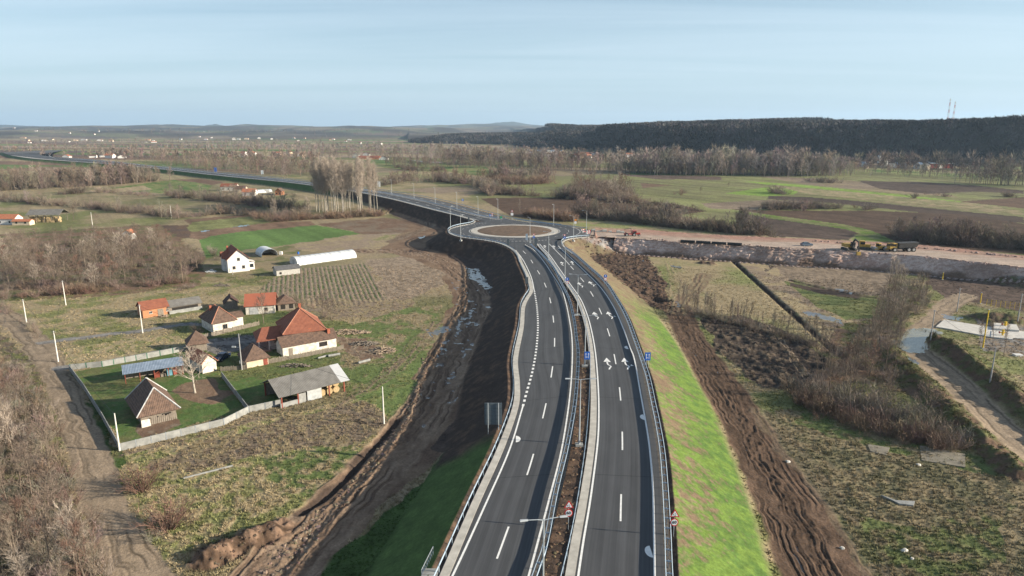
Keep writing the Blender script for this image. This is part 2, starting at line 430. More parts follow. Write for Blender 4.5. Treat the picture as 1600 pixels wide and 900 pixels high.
# far plain: patchwork of strips
ca, sa = math.cos(R(-12)), math.sin(R(-12))
u_ = X * ca + Y * sa; v_ = -X * sa + Y * ca
cell = _h(np.floor(v_ / 95 + 0.3 * np.floor(u_ / 420)), np.floor(u_ / 420), 5)
patch = np.zeros_like(col)
pal = [DULL * 1.1, DRY * .85, OLIVE * .85, SOILB, TAN * .8, GREEN, DRY * .7, DARKW * 1.6]
for i, c in enumerate(pal): patch[(cell >= i / len(pal)) & (cell <= (i + 1) / len(pal))] = c
col = lerp(col, patch * (1.0 + 0.3 * nB)[:, None], far_t)
def region(pts, c1, c2=None, n=None, warp=2, edge=None, w=None, tf=None, add=None, lo=.38, hi=.62, wetv=None):
    poly = PP(pts, 0.0)
    xx, yy = ((X, Y), (wx2, wy2), (wx, wy))[warp]
    b = box_of(poly, 1); m = (xx > b[0]) & (xx < b[1]) & (yy > b[2]) & (yy < b[3])
    m[m] = inside(xx[m], yy[m], poly)
    if not m.any(): return m
    c = c1[None, :] if c2 is None else lerp(c1[None, :], c2[None, :], sm((nB if n is None else n)[m], lo, hi))
    c = np.broadcast_to(c, (m.sum(), 3))
    k = 1 if w is None else w
    col[m] = col[m] * (1 - k) + c * k
    if tf is not None: tuft[m] = tf
    if wetv is not None: wet[m] = wetv
    return m
# ---- left
region([(0,300),(240,290),(330,295),(480,325),(450,345),(300,372),(200,380),(0,400)], DULL * .95, DRY * .85, nA)
region([(0,313),(150,318),(265,333),(290,342),(180,356),(60,372),(0,375)], OLIVE * .9, DRY * .9, nA)
region([(207,352),(300,352),(310,372),(180,372),(110,368)], SOILB * .75, SOIL * 1.5, warp=1)
region([(155,296),(275,280),(332,290),(325,297),(250,302),(175,297)], GREEN * 1.1, OLIVE, warp=1)
region([(225,282),(312,279),(355,285),(332,289),(275,281)], SOILB, warp=1)
region([(120,300),(225,290),(240,296),(150,302)], DRY, warp=1)
region([(287,343),(400,333),(470,337),(440,345),(400,341),(300,353)], SOILB * .8, SOILB, warp=1)
region([(300,347),(405,336),(440,344),(430,348),(300,362),(292,356)], OLIVE * 1.1, OLIVE * .8, warp=1)
region([(300,362),(430,347),(485,346),(495,352),(375,362),(311,374),(296,372)], SOILB, SOILB * 1.3, warp=1)
region([(311,375),(330,369),(375,362),(495,352),(567,364),(520,374),(475,379),(425,386),(385,389),(350,400),(322,402)], GREEN * 1.15, GREEN * 1.45, nA, warp=1, tf=.15)
region([(497,350),(600,340),(660,345),(650,362),(575,366)], TAN * .62, SOILB, nB)
region([(560,366),(650,362),(640,380),(600,388),(570,395),(450,392),(470,380)], DRY, TAN * .9, nB)
region([(577,378),(640,372),(665,364),(650,360),(600,368),(574,382),(580,390)], OLIVE, DRY, nC)
region([(318,402),(450,384),(470,392),(440,402),(470,425),(430,448),(300,448)], OLIVE * .75, DRY * .8, nB)
region([(0,470),(310,440),(430,445),(440,480),(330,500),(230,510),(110,530),(60,530)], OLIVE * .95, DRY, nB, lo=.3, hi=.6)
region([(90,525),(320,505),(330,545),(280,545),(115,575)], OLIVE, DRY * 1.1, nC, lo=.3, hi=.6)
region([(570,408),(640,400),(690,418),(695,445),(655,463),(603,470),(592,440)], TAN * 1.02, TAN * .72, nC, tf=.9)
m = region([(405,452),(440,425),(470,419),(520,416),(572,411),(603,470),(560,476),(500,482),(440,472)], DRY, OLIVE, nC, warp=1)
pa = np.array(P(572,412)[:2]); pb = np.array(P(602,467)[:2]); dv = (pb - pa) / np.linalg.norm(pb - pa)
off_ = (X * dv[1] - Y * dv[0]) / 1.5
st = 0.5 + 0.5 * np.cos(2 * np.pi * (off_ + 0.12 * nB))
mm = m & (nA > .25)
col[mm] = lerp((TAN * .85)[None, :], (GREEN * .85)[None, :], sm(st[mm] * (0.2 + 1.1 * nC[mm]), .35, .85))
dz[mm] += -(st[mm] - .5) * 0.12
region([(440,470),(600,468),(650,464),(640,490),(560,500),(520,500)], DRY * .9, TAN * .75, nC)
# farm yards
region([(60,528),(320,498),(322,520),(200,530),(100,545)], OLIVE * .9, DRY * .9, nB)
region([(310,500),(440,480),(540,510),(545,560),(545,600),(400,640),(345,600),(300,560)], OLIVE * .85, GREEN * .5 + OLIVE * .35, .5 * nB + .5 * nC)
region([(112,582),(290,546),(345,590),(388,642),(190,695)], OLIVE * .72, GREEN * 1.0, .6 * nB + .4 * nC, warp=1, tf=.3)
region([(215,660),(275,640),(285,665),(225,680)], SOILB, TAN * .7, nC)
region([(285,600),(340,590),(362,618),(330,632),(300,620),(270,610)], MUD, SOILB * 1.2, nC)
region([(300,530),(420,525),(415,545),(330,552),(310,545)], GRGR * .62, GRGR * .8, nC)
region([(350,600),(415,590),(440,633),(385,641)], OLIVE * .75, GREEN * 1.0, .6 * nB + .4 * nC, tf=.3)
region([(515,520),(560,505),(640,478),(685,475),(690,505),(665,560),(645,605),(600,625),(550,620),(545,580)], GREEN * .6 + OLIVE * .4, DRY * .85, .6 * nB + .4 * nC, lo=.42, hi=.6)
region([(520,530),(570,530),(590,545),(600,560),(570,565),(540,550)], TAN * .8, SOILB, nC)
region([(560,590),(640,570),(665,565),(645,610),(615,665),(585,672),(560,640)], GREEN * .8 + OLIVE * .35, OLIVE, .5 * nB + .5 * nC, lo=.42, hi=.65)
region([(190,712),(440,648),(560,625),(600,668),(570,712),(520,770),(470,800),(400,835),(330,850),(262,900),(230,870),(195,780)], OLIVE * 1.05, DRY * 1.05, nC, lo=.3, hi=.62, tf=.85)
region([(400,720),(540,690),(570,712),(520,770),(440,770)], GREEN * .6 + OLIVE * .35, DRY, nC, lo=.42, hi=.7)
region([(230,725),(330,690),(440,655),(560,632),(600,668),(560,690),(480,700),(400,712),(300,735)], TAN * .62, DRY * .8, nC, tf=.9)
region([(95,575),(118,585),(185,700),(200,720),(190,760),(170,740),(140,660)], GREEN * .7, OLIVE * .7, nC)
# under the woods
region([(0,365),(250,350),(318,400),(315,445),(200,458),(0,472)], SOILB * 1.1, OLIVE * .6, nB, lo=.4, hi=.7)
region([(0,520),(50,555),(85,620),(115,720),(145,800),(175,880),(185,960),(0,1100)], TAN * .50, OLIVE * .72, nC, lo=.40, hi=.75, tf=.8)
# ---- right
region([(900,360),(1600,390),(1600,1000),(1200,1000),(1050,480),(940,420)], DRY * .92, OLIVE * .95, nB)
region([(1010,400),(1140,400),(1300,520),(1290,540),(1100,495),(1060,465),(1040,430)], DRY * 1.0, OLIVE * 1.1, nA, lo=.40, hi=.66)
region([(1145,400),(1215,412),(1240,440),(1330,500),(1400,495),(1400,540),(1300,540),(1200,455)], DRY * 1.05, TAN * .8, nB)
region([(1205,412),(1290,404),(1400,425),(1395,466),(1300,452),(1235,435)], TAN * .85, TAN * .55, nC, tf=.9)
region([(1225,438),(1390,468),(1400,492),(1330,502),(1270,478)], GREEN * .4 + OLIVE * .5, OLIVE * .9, nB)
region([(1235,442),(1300,452),(1345,462),(1340,466),(1290,460),(1235,447)], SOIL, warp=1)
region([(1330,505),(1420,490),(1400,560),(1300,640),(1240,640),(1260,560)], SOILB, OLIVE * .7, nB)
region([(1430,412),(1600,432),(1700,440),(1700,500),(1600,490),(1540,475),(1470,465),(1450,445)], SOIL * 1.1, SOIL * 1.9, nC)
region([(900,385),(1000,380),(1130,400),(1200,398),(1420,408),(1440,420),(1300,412),(1150,410),(1010,402),(930,400)], SOIL * 1.3, SOILB * .8, nB)
mcl = region([(905,392),(985,385),(1012,400),(1032,425),(1048,465),(1075,490),(1060,500),(1010,478),(960,438),(925,408)], SOIL * .9, SOILB * .8, nC, tf=1)
dz[mcl] += (nC[mcl] - .5) * .9
mdw = region([(1092,494),(1150,490),(1245,525),(1290,560),(1262,610),(1190,605),(1130,560)], DARKW * .75, TAN * .45, nC, lo=.42, hi=.8, tf=1)
dz[mdw] += (nC[mdw] - .5) * .9
region([(1195,640),(1280,655),(1480,700),(1600,735),(1700,1000),(1300,1000)], DRY * .78, c3(.15, .138, .08) * .85, .5 * nB + .5 * nC, lo=.36, hi=.62, tf=.9)
region([(1195,640),(1280,640),(1480,700),(1600,735),(1600,760),(1450,720),(1300,690)], (GREEN * .5 + OLIVE * .4), DRY * .75, .5 * nB + .5 * nC)
region([(1300,800),(1450,830),(1600,790),(1600,900),(1700,1000),(1400,1000)], (GREEN * .35 + OLIVE * .5), DRY * .66, .5 * nB + .5 * nC, lo=.36, hi=.6)
region([(1400,560),(1480,620),(1540,700),(1500,702),(1400,660),(1340,600)], SOILB * .9, OLIVE * .7, nB)
region([(1540,556),(1640,572),(1640,610),(1585,602)], OLIVE * 1.2, DRY, nB)
# back fields
region([(600,245),(1700,275),(1700,420),(1400,376),(1200,368),(1000,345),(800,330),(640,275)], DULL * 1.05, OLIVE * 1.05, nA, warp=1)
region([(563,250),(640,250),(780,262),(792,276),(720,272),(600,262)], GREEN * .95, OLIVE, nA, warp=1)
region([(620,268),(700,268),(790,280),(780,290),(640,280)], OLIVE * 1.1, DRY, nA, warp=1)
region([(620,296),(700,292),(767,287),(762,300),(730,306),(695,305)], TAN * .8, DRY * .9, nA, warp=1)
region([(750,310),(800,309),(925,308),(1050,318),(1105,330),(1060,336),(950,330),(860,345),(800,338)], SOILB * .52, SOILB * .66, nB, warp=1)
region([(760,262),(990,262),(1000,270),(880,275),(780,272)], TAN * .7, DRY * .8, nA, warp=1)
region([(985,268),(1160,270),(1165,275),(985,273)], GREEN * .9, warp=1)
region([(960,272),(1125,276),(1129,281),(1025,280)], SOIL * 1.5, SOIL * 1.9, warp=1)
region([(1000,286),(1054,289),(1005,294)], SOILB, warp=1)
region([(880,345),(915,342),(1125,364),(1025,366),(920,359)], OLIVE * 1.25, DRY, nB, warp=1)
region([(1000,295),(1130,302),(1200,310),(1100,312),(1000,308)], OLIVE * 1.2, DULL, nA, warp=1)
region([(1132,302),(1200,292),(1252,297),(1240,304),(1200,307)], LIME * 1.15, LIME * 1.25, warp=1, tf=.1)
region([(1160,283),(1200,285),(1265,290),(1400,304),(1500,314),(1500,317),(1380,309),(1265,296),(1200,289)], LIME * 1.3, LIME * 1.1, warp=1, tf=.1)
region([(1200,288),(1265,294),(1400,307),(1520,317),(1600,330),(1600,336),(1400,319),(1262,303)], DULL * 1.15, DRY * .95, warp=1)
region([(1180,274),(1330,282),(1450,296),(1500,309),(1400,302),(1250,287)], TAN * .72, DRY * .75, nA, warp=1)
region([(1095,318),(1200,312),(1280,316),(1180,328),(1110,326)], TAN * .75, TAN * .6, warp=1)
region([(1200,306),(1262,308),(1350,315),(1600,339),(1600,349),(1425,331),(1300,318),(1200,311)], SOIL, SOIL * 1.2, warp=1)
region([(1140,326),(1200,329),(1375,330),(1500,335),(1600,350),(1720,372),(1600,398),(1350,375),(1330,360),(1240,342)], SOILB * .46, SOILB * .58, nB, warp=1)
region([(1150,332),(1200,340),(1325,357),(1340,365),(1325,375),(1200,369),(1150,352)], SOIL * .95, SOIL * 1.25, nB, warp=1)
region([(1140,329),(1200,336),(1320,351),(1362,360),(1400,377),(1330,377),(1342,364),(1322,358),(1200,341)], OLIVE, LIME * .7, nB, warp=1)
region([(1340,282),(1450,285),(1525,290),(1600,298),(1600,303),(1525,299),(1450,303),(1375,295)], SOIL * 1.1, SOIL * 1.4, warp=1)
region([(1500,315),(1600,308),(1640,320),(1600,326)], SOILB * .7, warp=1)
region([(1330,262),(1600,275),(1600,280),(1400,273)], OLIVE * 1.2, GREEN, nA, warp=1)
region([(1000,262),(1290,263),(1350,275),(1200,275)], OLIVE, DULL, nA, warp=1)
region([(480,0+251),(560,252),(600,262),(500,270)], OLIVE, DRY, nA, warp=1)
# drilling and plough lines along the fields
pa_, pb_ = np.array(P(1200, 311)[:2]), np.array(P(1600, 349)[:2]); fd = (pb_ - pa_) / np.linalg.norm(pb_ - pa_)
lu, lv = X * fd[0] + Y * fd[1], -X * fd[1] + Y * fd[0]
ln_ = fbm(lu * .02, lv, 3.4, 3, 151); ln2 = fbm(lu * .03, lv, 11, 2, 153)
kf = sm(Y, 255, 300) * sm(X, 40, 120) + .6 * sm(Y, 255, 330) * sm(-X, 40, 120)
col *= (1 + kf * (.8 * (ln_ - .5) + .5 * (ln2 - .5)))[:, None]
# ridge and far forest floor
col = lerp(col, (c3(.04, .036, .034))[None, :] * (0.8 + .4 * nB)[:, None], FO)
blu = sm(DIST, 3300, 4200)
fpat = sm(fbm(X, Y, 260, 3, 90), .42, .6)
col = lerp(col, lerp((c3(.06, .056, .052))[None, :] * np.ones_like(col), patch * .6 + .05, fpat), blu)
# ---- mud along the left toe and haul road at the right
def track(pts, width, c1, c2, ruts=4, depth=.18, wp=1, wetp=0.0, w=1.0, grass=False):
    ln = smooth_line(PP([p[:2] for p in pts])); ww = None
    b = box_of(ln, 12); m = (X > b[0]) & (X < b[1]) & (Y > b[2]) & (Y < b[3])
    xx = (X, wx2, wx)[wp][m]; yy = (Y, wy2, wy)[wp][m]
    d, sd_, ar, _ = pdist(xx, yy, ln)
    W_ = width if not isinstance(width, (list, tuple)) else np.interp(ar / max(ar.max(), 1), np.linspace(0, 1, len(width)), width)
    k = sm(d, W_ * 1.0, W_ * 0.82) * w
    n = (fbm(ar, sd_ * d * 3.0, 4, 3, 5))
    lat = sd_ * d
    ph = lat / W_ * ruts / 2 + 0.45 * (fbm(ar * .35, lat * .6, 9, 3, 9) - .5)
    am = sm(fbm(ar * .16, lat, 1.4, 2, 19), .32, .62)
    g = 0.55 + 0.5 * (np.cos(2 * np.pi * ph) * .6 + .4 * np.cos(2 * np.pi * ph * 2.3 + 1)) * am
    cc = lerp(c1[None, :], c2[None, :], sm(g * .55 + n * .45, .35, .68)) * (.62 + .38 * sm(g, .18, .42))[:, None]
    idx = np.where(m)[0]
    if grass: k = k * sm(g, .45, .75)
    col[idx] = col[idx] * (1 - k[:, None]) + cc * k[:, None]
    dz[idx] += k * ((g - .5) * depth + (0 if grass else (fbm(xx, yy, .9, 3, 29) - .5) * depth * 1.1))
    cc = cc * (.72 + .56 * fbm(xx, yy, .8, 2, 31))[:, None]
    if not grass: tuft[idx] *= (1 - np.clip(k * 1.6, 0, 1))
    wet[idx] = np.maximum(wet[idx], k * (g < .22) * (n < wetp))
mudpoly = [(600,318),(640,324),(690,343),(720,362),(760,400),(800,440),(800,520),(790,560),(780,620),(740,690),(690,720),(600,790),(560,830),(470,960),(330,960),(380,895),(440,850),(520,775),(575,705),(612,672),(645,612),(667,560),(692,510),(705,465),(690,428),(640,404),(592,392),(612,376),(640,350),(598,325)]
region(mudpoly, MUD, SOILB * .9, nB)
region([(705,380),(800,380),(840,430),(840,560),(830,640),(790,700),(700,720),(672,700),(715,640),(746,560),(760,500),(752,440),(700,405)], SOIL * .95, SOIL * 1.3, nC)
region([(600,800),(640,780),(690,722),(760,690),(800,700),(760,960),(470,960),(510,880)], GREEN * .8, GREEN * .62, nC, tf=.4)
for pts, wd in (([(560,392),(640,395),(700,412),(735,450),(740,490),(720,540),(695,590),(665,640),(625,690),(580,740),(520,800),(450,870),(400,930)], 5.5),):
    track(pts, wd, SOILB * .85, c3(.235, .17, .12), 9, .24, 1, .25)
track([(690,350),(715,372),(680,388),(650,392)], 5, SOIL, SOILB, 5, .3)
track([(617,322),(655,340),(672,352),(650,362),(610,378)], 3.0, SOILB * .8, TAN * .7, 3, .2)
track([(640,362),(600,375),(578,386),(590,394)], 2.4, TAN * .75, DRY, 2, .1, grass=True)
track([(735,420),(728,455),(712,500),(690,540),(660,590)], 2.2, SOILB * .75, c3(.21, .15, .10), 3, .3, 1, .25)
track([(1057,480),(1075,520),(1105,570),(1150,640),(1190,710),(1235,790),(1275,870),(1320,960)], [4.5, 4, 4.3, 5, 4.6, 5.6, 6], SOILB * .42, SOILB * .95, 12, .16, 1, .25)
track([(1190,640),(1240,710),(1300,790),(1370,880),(1420,950)], 2.2, DRY * .8, TAN * .7, 3, .12, 2, 0, .4)
track([(1100,430),(1088,450),(1062,470),(1058,490)], 3.0, SOILB, DRY * .8, 4, .2)
track([(1047,410),(1052,425),(1056,440),(1052,470)], 2.6, SOILB * .9, DRY, 3, .2, grass=True)
track([(1060,492),(1095,560),(1130,620),(1180,690),(1215,760),(1270,850),(1330,950)], 1.5, SOILB * .4, SOILB * .8, 2, .16, 1, .1, .7)
track([(1068,500),(1125,580),(1160,640),(1180,700),(1250,800),(1290,880),(1300,960)], 1.5, SOILB * .4, SOILB * .8, 2, .16, 1, .1, .7)
track([(700,418),(722,450),(725,495),(700,540),(672,590),(640,650),(590,710),(540,770),(480,830),(430,900)], 1.6, SOILB * .7, c3(.225, .16, .11), 2, .2, 1, .2, .8)
track([(690,412),(742,455),(735,520),(700,570),(680,620),(640,680),(585,735),(510,810),(470,880)], 1.6, SOILB * .7, c3(.20, .14, .097), 2, .2, 1, .2, .8)
# village ways
roadL = [(-60,470),(0,490),(40,517),(62,545),(84,580),(106,625),(143,720),(167,800),(212,880),(262,960)]
track(roadL, [4.0, 4.0, 3.4, 3.1, 3.0, 2.9, 3.0, 3.3], GRAV * .62, GRAV * .85, 4, .05, 1, 0.0)
track([(62,536),(120,529),(220,517),(287,507),(318,507),(350,500)], 1.6, GRGR * .75, GRGR, 2, .05, 1)
track([(95,574),(160,567),(290,543),(330,538),(400,533)], 1.7, GRGR * .85, GRGR, 2, .05, 1)
track([(190,712),(300,685),(420,650),(525,622),(600,592),(650,545),(700,495)], 1.9, MUD, TAN * .7, 2, .14, 1, .15, grass=True)
track([(520,640),(600,588),(640,545),(680,505)], 1.6, MUD, TAN * .7, 2, .14, 1, .2, grass=True)
track([(0,447+20),(120,462),(240,452),(320,445),(400,430)], 1.4, DRY, OLIVE, 2, .05, 1, grass=True)
track([(1700,790),(1600,703),(1560,668),(1513,620),(1475,585),(1437,553),(1425,535),(1440,515),(1460,498),(1480,478),(1510,462)], [4,4,3.8,3.6,3.2,3.2,3.6,3.5], GRAV * .68, GRAV * .92, 4, .07, 1, .1)
track([(1190,500),(1240,560),(1290,640)], 1.0, DRY, TAN, 2, .05, 1, grass=True)
region([(1520,492),(1600,498),(1700,505),(1700,560),(1600,556),(1535,548)], GRGR * .9, GRAV * .7, nC, warp=1)
# bare humps
for (ln, wd, hh) in humps_w[:10]:
    b = box_of(ln, wd * 2); m = (X > b[0]) & (X < b[1]) & (Y > b[2]) & (Y < b[3])
    d, _, _, _ = pdist(wx2[m], wy2[m], ln); k = sm(d, wd * 1.2, wd * .8); idx = np.where(m)[0]
    c1, c2 = (SOILB * .75, OLIVE * .55) if hh > 1 else (SOIL, SOILB)
    if ln is humps_w[8][0]: c1, c2 = SOILB * .5, SOILB * 1.25
    cc = lerp(c1[None, :], c2[None, :], sm(nC[m], .4, .65)); col[idx] = col[idx] * (1 - k[:, None]) + cc * k[:, None]
    dz[idx] += k * ((nC[m] - .5) * 0.9 + (fbm(X[m], Y[m], 1.6, 3, 33) - .5) * (1.8 if ln is humps_w[8][0] else .5))
for (ln, wd, hh) in humps_w[10:]:
    b = box_of(ln, wd * 2); m = (X > b[0]) & (X < b[1]) & (Y > b[2]) & (Y < b[3])
    d, _, _, _ = pdist(wx2[m], wy2[m], ln); k = sm(d, wd * 1.3, wd * .7)[:, None]; idx = np.where(m)[0]
    col[idx] = col[idx] * (1 - k) + (SOIL * .9) * k
# ---- embankment slopes
SL = (D1 > -1.5) & (D1 < 14) & ~I2 & (Z > 0.35)
k = (sm(Z, .2, .9) * SL)
side_r = right_side(X, Y)
soilslope = lerp((SOIL * .85)[None, :], (SOILB * .85)[None, :], sm(nC, .45, .8) * .6)
brown = lerp((c3(.15, .108, .072))[None, :], (c3(.175, .15, .088))[None, :], sm(nC, .3, .7))
grn = lerp(c3(.068, .122, .03)[None, :], c3(.108, .168, .036)[None, :], sm(nC, .35, .7))
browng = lerp(brown, grn, sm(.3 * nB + .35 * nC + .35 * fbm(X, Y, .5, 2, 141) + .22 * sm(D1, 2, 9) + .30 * (nA - .5) + .07 * sm(Y, 150, 90), .44, .66))
ang_g = sm(Y, 205, 165)                     # grass taken on the near part of the right slope
right = lerp(brown, browng, ang_g)
# grass in the first part of the left slope
grl = lerp((GREEN * .7)[None, :], (GREEN * 1.1)[None, :], nC)
left = lerp(soilslope, grl, sm(Y + 6 * (nB - .5), 97, 92))
left = lerp(left, grl, sm(Y, 520, 560))
cs = np.where(side_r[:, None] & (Y < 330)[:, None], right, left)
cs = np.where(((Y > 300) & (X > -250))[:, None] & (D1 < 30)[:, None] & side_r[:, None], brown, cs)
col = lerp(col, cs, k)
# crest and median
top = I1 & (Z > 2)
med = lerp((SOIL * .9)[None, :], (SOILB * .8)[None, :], sm(nC, .4, .7))
col = np.where(top[:, None], med, col)
dC = np.hypot(X - RC[0], Y - RC[1])
# construction road + rocky face
E2 = (D2 < 9) & (Z > 0.4) & ~I1
rock = lerp((PINK * .72)[None, :], (GRGR * 1.35)[None, :], sm(nC, .3, .7)) * (0.6 + .8 * fbm(X, Y, 1.6, 2, 99))[:, None]
gravel = lerp((PINK * .95)[None, :], (PINK * np.array([1.05, .82, .72]))[None, :], sm(fbm(X * .25, Y, 5, 3, 101), .4, .6))
rdE = np.where((D2 < 0)[:, None], gravel, rock)
kk = (sm(-D2, -6.8, -6.0) * (Z > .3) * ~I1)
col = lerp(col, rdE, np.where(E2, kk, 0))
edgeband = I2 & (D2 > -1.6) & ~I1
dz += np.where((D2 > -0.6) & (D2 < 8) & ~I1 & (Z > .3), (fbm(X, Y, 2.2, 3, 105) - .5) * .6, 0)
dz += np.where(edgeband & (Y > RC[1] - 5), (nC - .35) * .8, 0)
# ---- puddles
PN = .5 * fbm(X, Y, 3.2, 3, 161) + .5 * fbm(X, Y, 1.2, 2, 163)
def puddle(pts, amt=1.0, tint=None, z=0):
    poly = PP(pts, z); b = box_of(poly, 2)
    xx = X + (nC - .5) * 2.4 * amt; yy = Y + (nB - .5) * 5 * amt
    m = (xx > b[0]) & (xx < b[1]) & (yy > b[2]) & (yy < b[3]); m[m] = inside(xx[m], yy[m], poly)
    if tint is None and z == 0 and amt: m &= PN > .43
    wet[m] = 1; dz[m] = -.04; Z[m] = np.minimum(Z[m], 0.05) if z == 0 else Z[m]
    if m.any() and z == 0: Z[m] = np.median(Z[m])
    if tint is not None: col[m] = tint
    else: col[m] = col[m] * .4
for q in ([(728,418),(746,419),(756,432),(768,452),(760,452),(748,440),(734,436)], [(362,355),(380,351),(397,350),(380,354)], [(312,361),(327,358),(328,360),(314,363)],
          [(655,370),(664,368),(664,371),(655,373)], [(989,402),(1000,403),(999,405),(989,404)], [(1005,406),(1021,409),(1020,411),(1006,409)], [(1047,415),(1066,418),(1064,421),(1048,417)],
          [(1080,404),(1104,403),(1103,406),(1084,407)], [(1116,404),(1137,404),(1130,408),(1118,407)], [(1195,419),(1203,414),(1216,410),(1226,412),(1208,416),(1202,424),(1196,424)],
          [(1228,410),(1246,407),(1249,409),(1236,411)], [(1256,486),(1270,487),(1300,496),(1320,503),(1312,506),(1280,498),(1258,490)], [(1300,449),(1320,451),(1338,457),(1330,459)],
          [(1055,469),(1061,474),(1064,482),(1058,481)], [(1329,413),(1340,412),(1338,416),(1330,416)], [(716,500),(722,495),(718,520),(710,530)], [(735,485),(741,480),(740,495),(734,498)],
          [(724,545),(738,535),(736,550),(722,562)], [(700,590),(716,575),(712,592),(700,602)], [(1440,428),(1466,425),(1460,430),(1443,431)], [(1470,490),(1500,494),(1498,500),(1478,498)],
          [(1410,560),(1420,556),(1432,568),(1422,566)], [(664,516),(700,508),(706,516),(680,526)],[(690,540),(702,530),(700,548),(684,560)]): puddle(q)
puddle([(1390,538),(1402,524),(1425,514),(1446,511),(1475,519),(1452,532),(1444,552),(1420,551),(1402,545)], .6, c3(.17, .15, .085))
wetzone = PP([(700,440),(745,420),(765,450),(770,520),(745,600),(700,640),(640,690),(600,740),(585,730),(640,640),(690,560),(715,500)])
mz = (X < 0) & (X > -60) & (Y > 80) & (Y < 260); mz[mz] = inside(wx2[mz], wy2[mz], wetzone); mz &= (PN > .70) & (Z < .6); wet[mz] = 1; dz[mz] -= .1; col[mz] *= .5
# water glimpses far away
for q in ([(640,250),(690,253),(693,255),(660,253.5)], [(710,255.2),(735,257),(720,257.2)], [(665,222.6),(720,222.2),(718,224.4),(690,224.6)]): puddle(q, 0, c3(.10, .12, .13))
# relief of tussocks on the near land
rdm = np.minimum(pdist(X, Y, smooth_line(PP(roadL)))[0], pdist(X, Y, smooth_line(PP([(1700,790),(1600,703),(1513,620),(1437,553)])))[0])
near = sm(DIST, 420, 120) * ~I1 * (D1 > 0) * (Z < 12) * (.15 + .85 * sm(rdm, 3, 5)) * (1 - .75 * SL)
dz += near * tuft * ((nC - .5) * .24 + (fbm(X, Y, .6, 2, 111) - .5) * .22) * (wet < .5) * (1 - sm(-np.minimum(D1, D2), -.5, 0) * .9)
dz *= ~((D1 < 0) & (Y > 50))
Z = Z + dz
# fine grain carried by the sheet itself
gr = 0.82 + 0.36 * fbm(X, Y, .8, 2, 121)
col = col * gr[:, None]
col = np.clip(col, 0.006, .8)
N = NT('ground')
att = N.attr('Col'); atw = N.attr('wet'); geo = N.n('ShaderNodeNewGeometry')
n1 = N.noise(2.6, 4, geo.outputs['Position']); n2 = N.noise(.45, 3, geo.outputs['Position'])
f = N.math('MULTIPLY', N.math('ADD', N.math('MULTIPLY', n1, 1.3), .38), N.math('ADD', N.math('MULTIPLY', n2, .5), .76))
cm = N.n('ShaderNodeVectorMath', operation='SCALE'); N.l(att.outputs['Color'], cm.inputs[0]); N.l(f, cm.inputs['Scale'])
N.base(cm.outputs[0]); N.set(.95, 0, .15)
wf = N.math('GREATER_THAN', atw.outputs['Fac'], .5)
N.l(N.math('SUBTRACT', .95, N.math('MULTIPLY', wf, .88)), N.b.inputs['Roughness'])
N.l(N.math('ADD', .12, N.math('MULTIPLY', wf, .6)), N.b.inputs['Specular IOR Level'])
bp = N.n('ShaderNodeBump'); bp.inputs['Distance'].default_value = .12
N.l(N.math('MULTIPLY', N.math('SUBTRACT', 1.0, wf), .7), bp.inputs['Strength']); N.l(N.noise(3.2, 4, geo.outputs['Position']), bp.inputs['Height'])
N.l(bp.outputs[0], N.b.inputs['Normal'])
idx = np.arange(NRr * NT_).reshape(NRr, NT_)
F = np.stack([idx[:-1, :-1], idx[:-1, 1:], idx[1:, 1:], idx[1:, :-1]], -1).reshape(-1, 4)[:, ::-1]
ground = arr_mesh('ground', np.stack([X, Y, Z], 1), F, N.m, smooth=True,
                  attrs={'Col': ('FLOAT_COLOR', np.c_[col, np.ones(len(X))]), 'wet': ('FLOAT', wet)})
tag(ground, kind='structure')
# the foreground under and behind the camera, and the land outside the view: coarse sheet joined below

def hz(x, y):
    """height read off the finished sheet"""
    r = math.hypot(x, y); a = math.atan2(x, y)
    if not (rs[0] < r < rs[-2] and th[0] < a < th[-1]): return 0.0
    i = int(np.searchsorted(rs, r)) - 1; fj = (a - th[0]) / (th[1] - th[0]); j = min(int(fj), NT_ - 2); fi = (r - rs[i]) / (rs[i + 1] - rs[i]); fj -= j
    z = lambda p, q: Z[p * NT_ + q]
    return float((z(i, j) * (1 - fi) + z(i + 1, j) * fi) * (1 - fj) + (z(i, j + 1) * (1 - fi) + z(i + 1, j + 1) * fi) * fj)
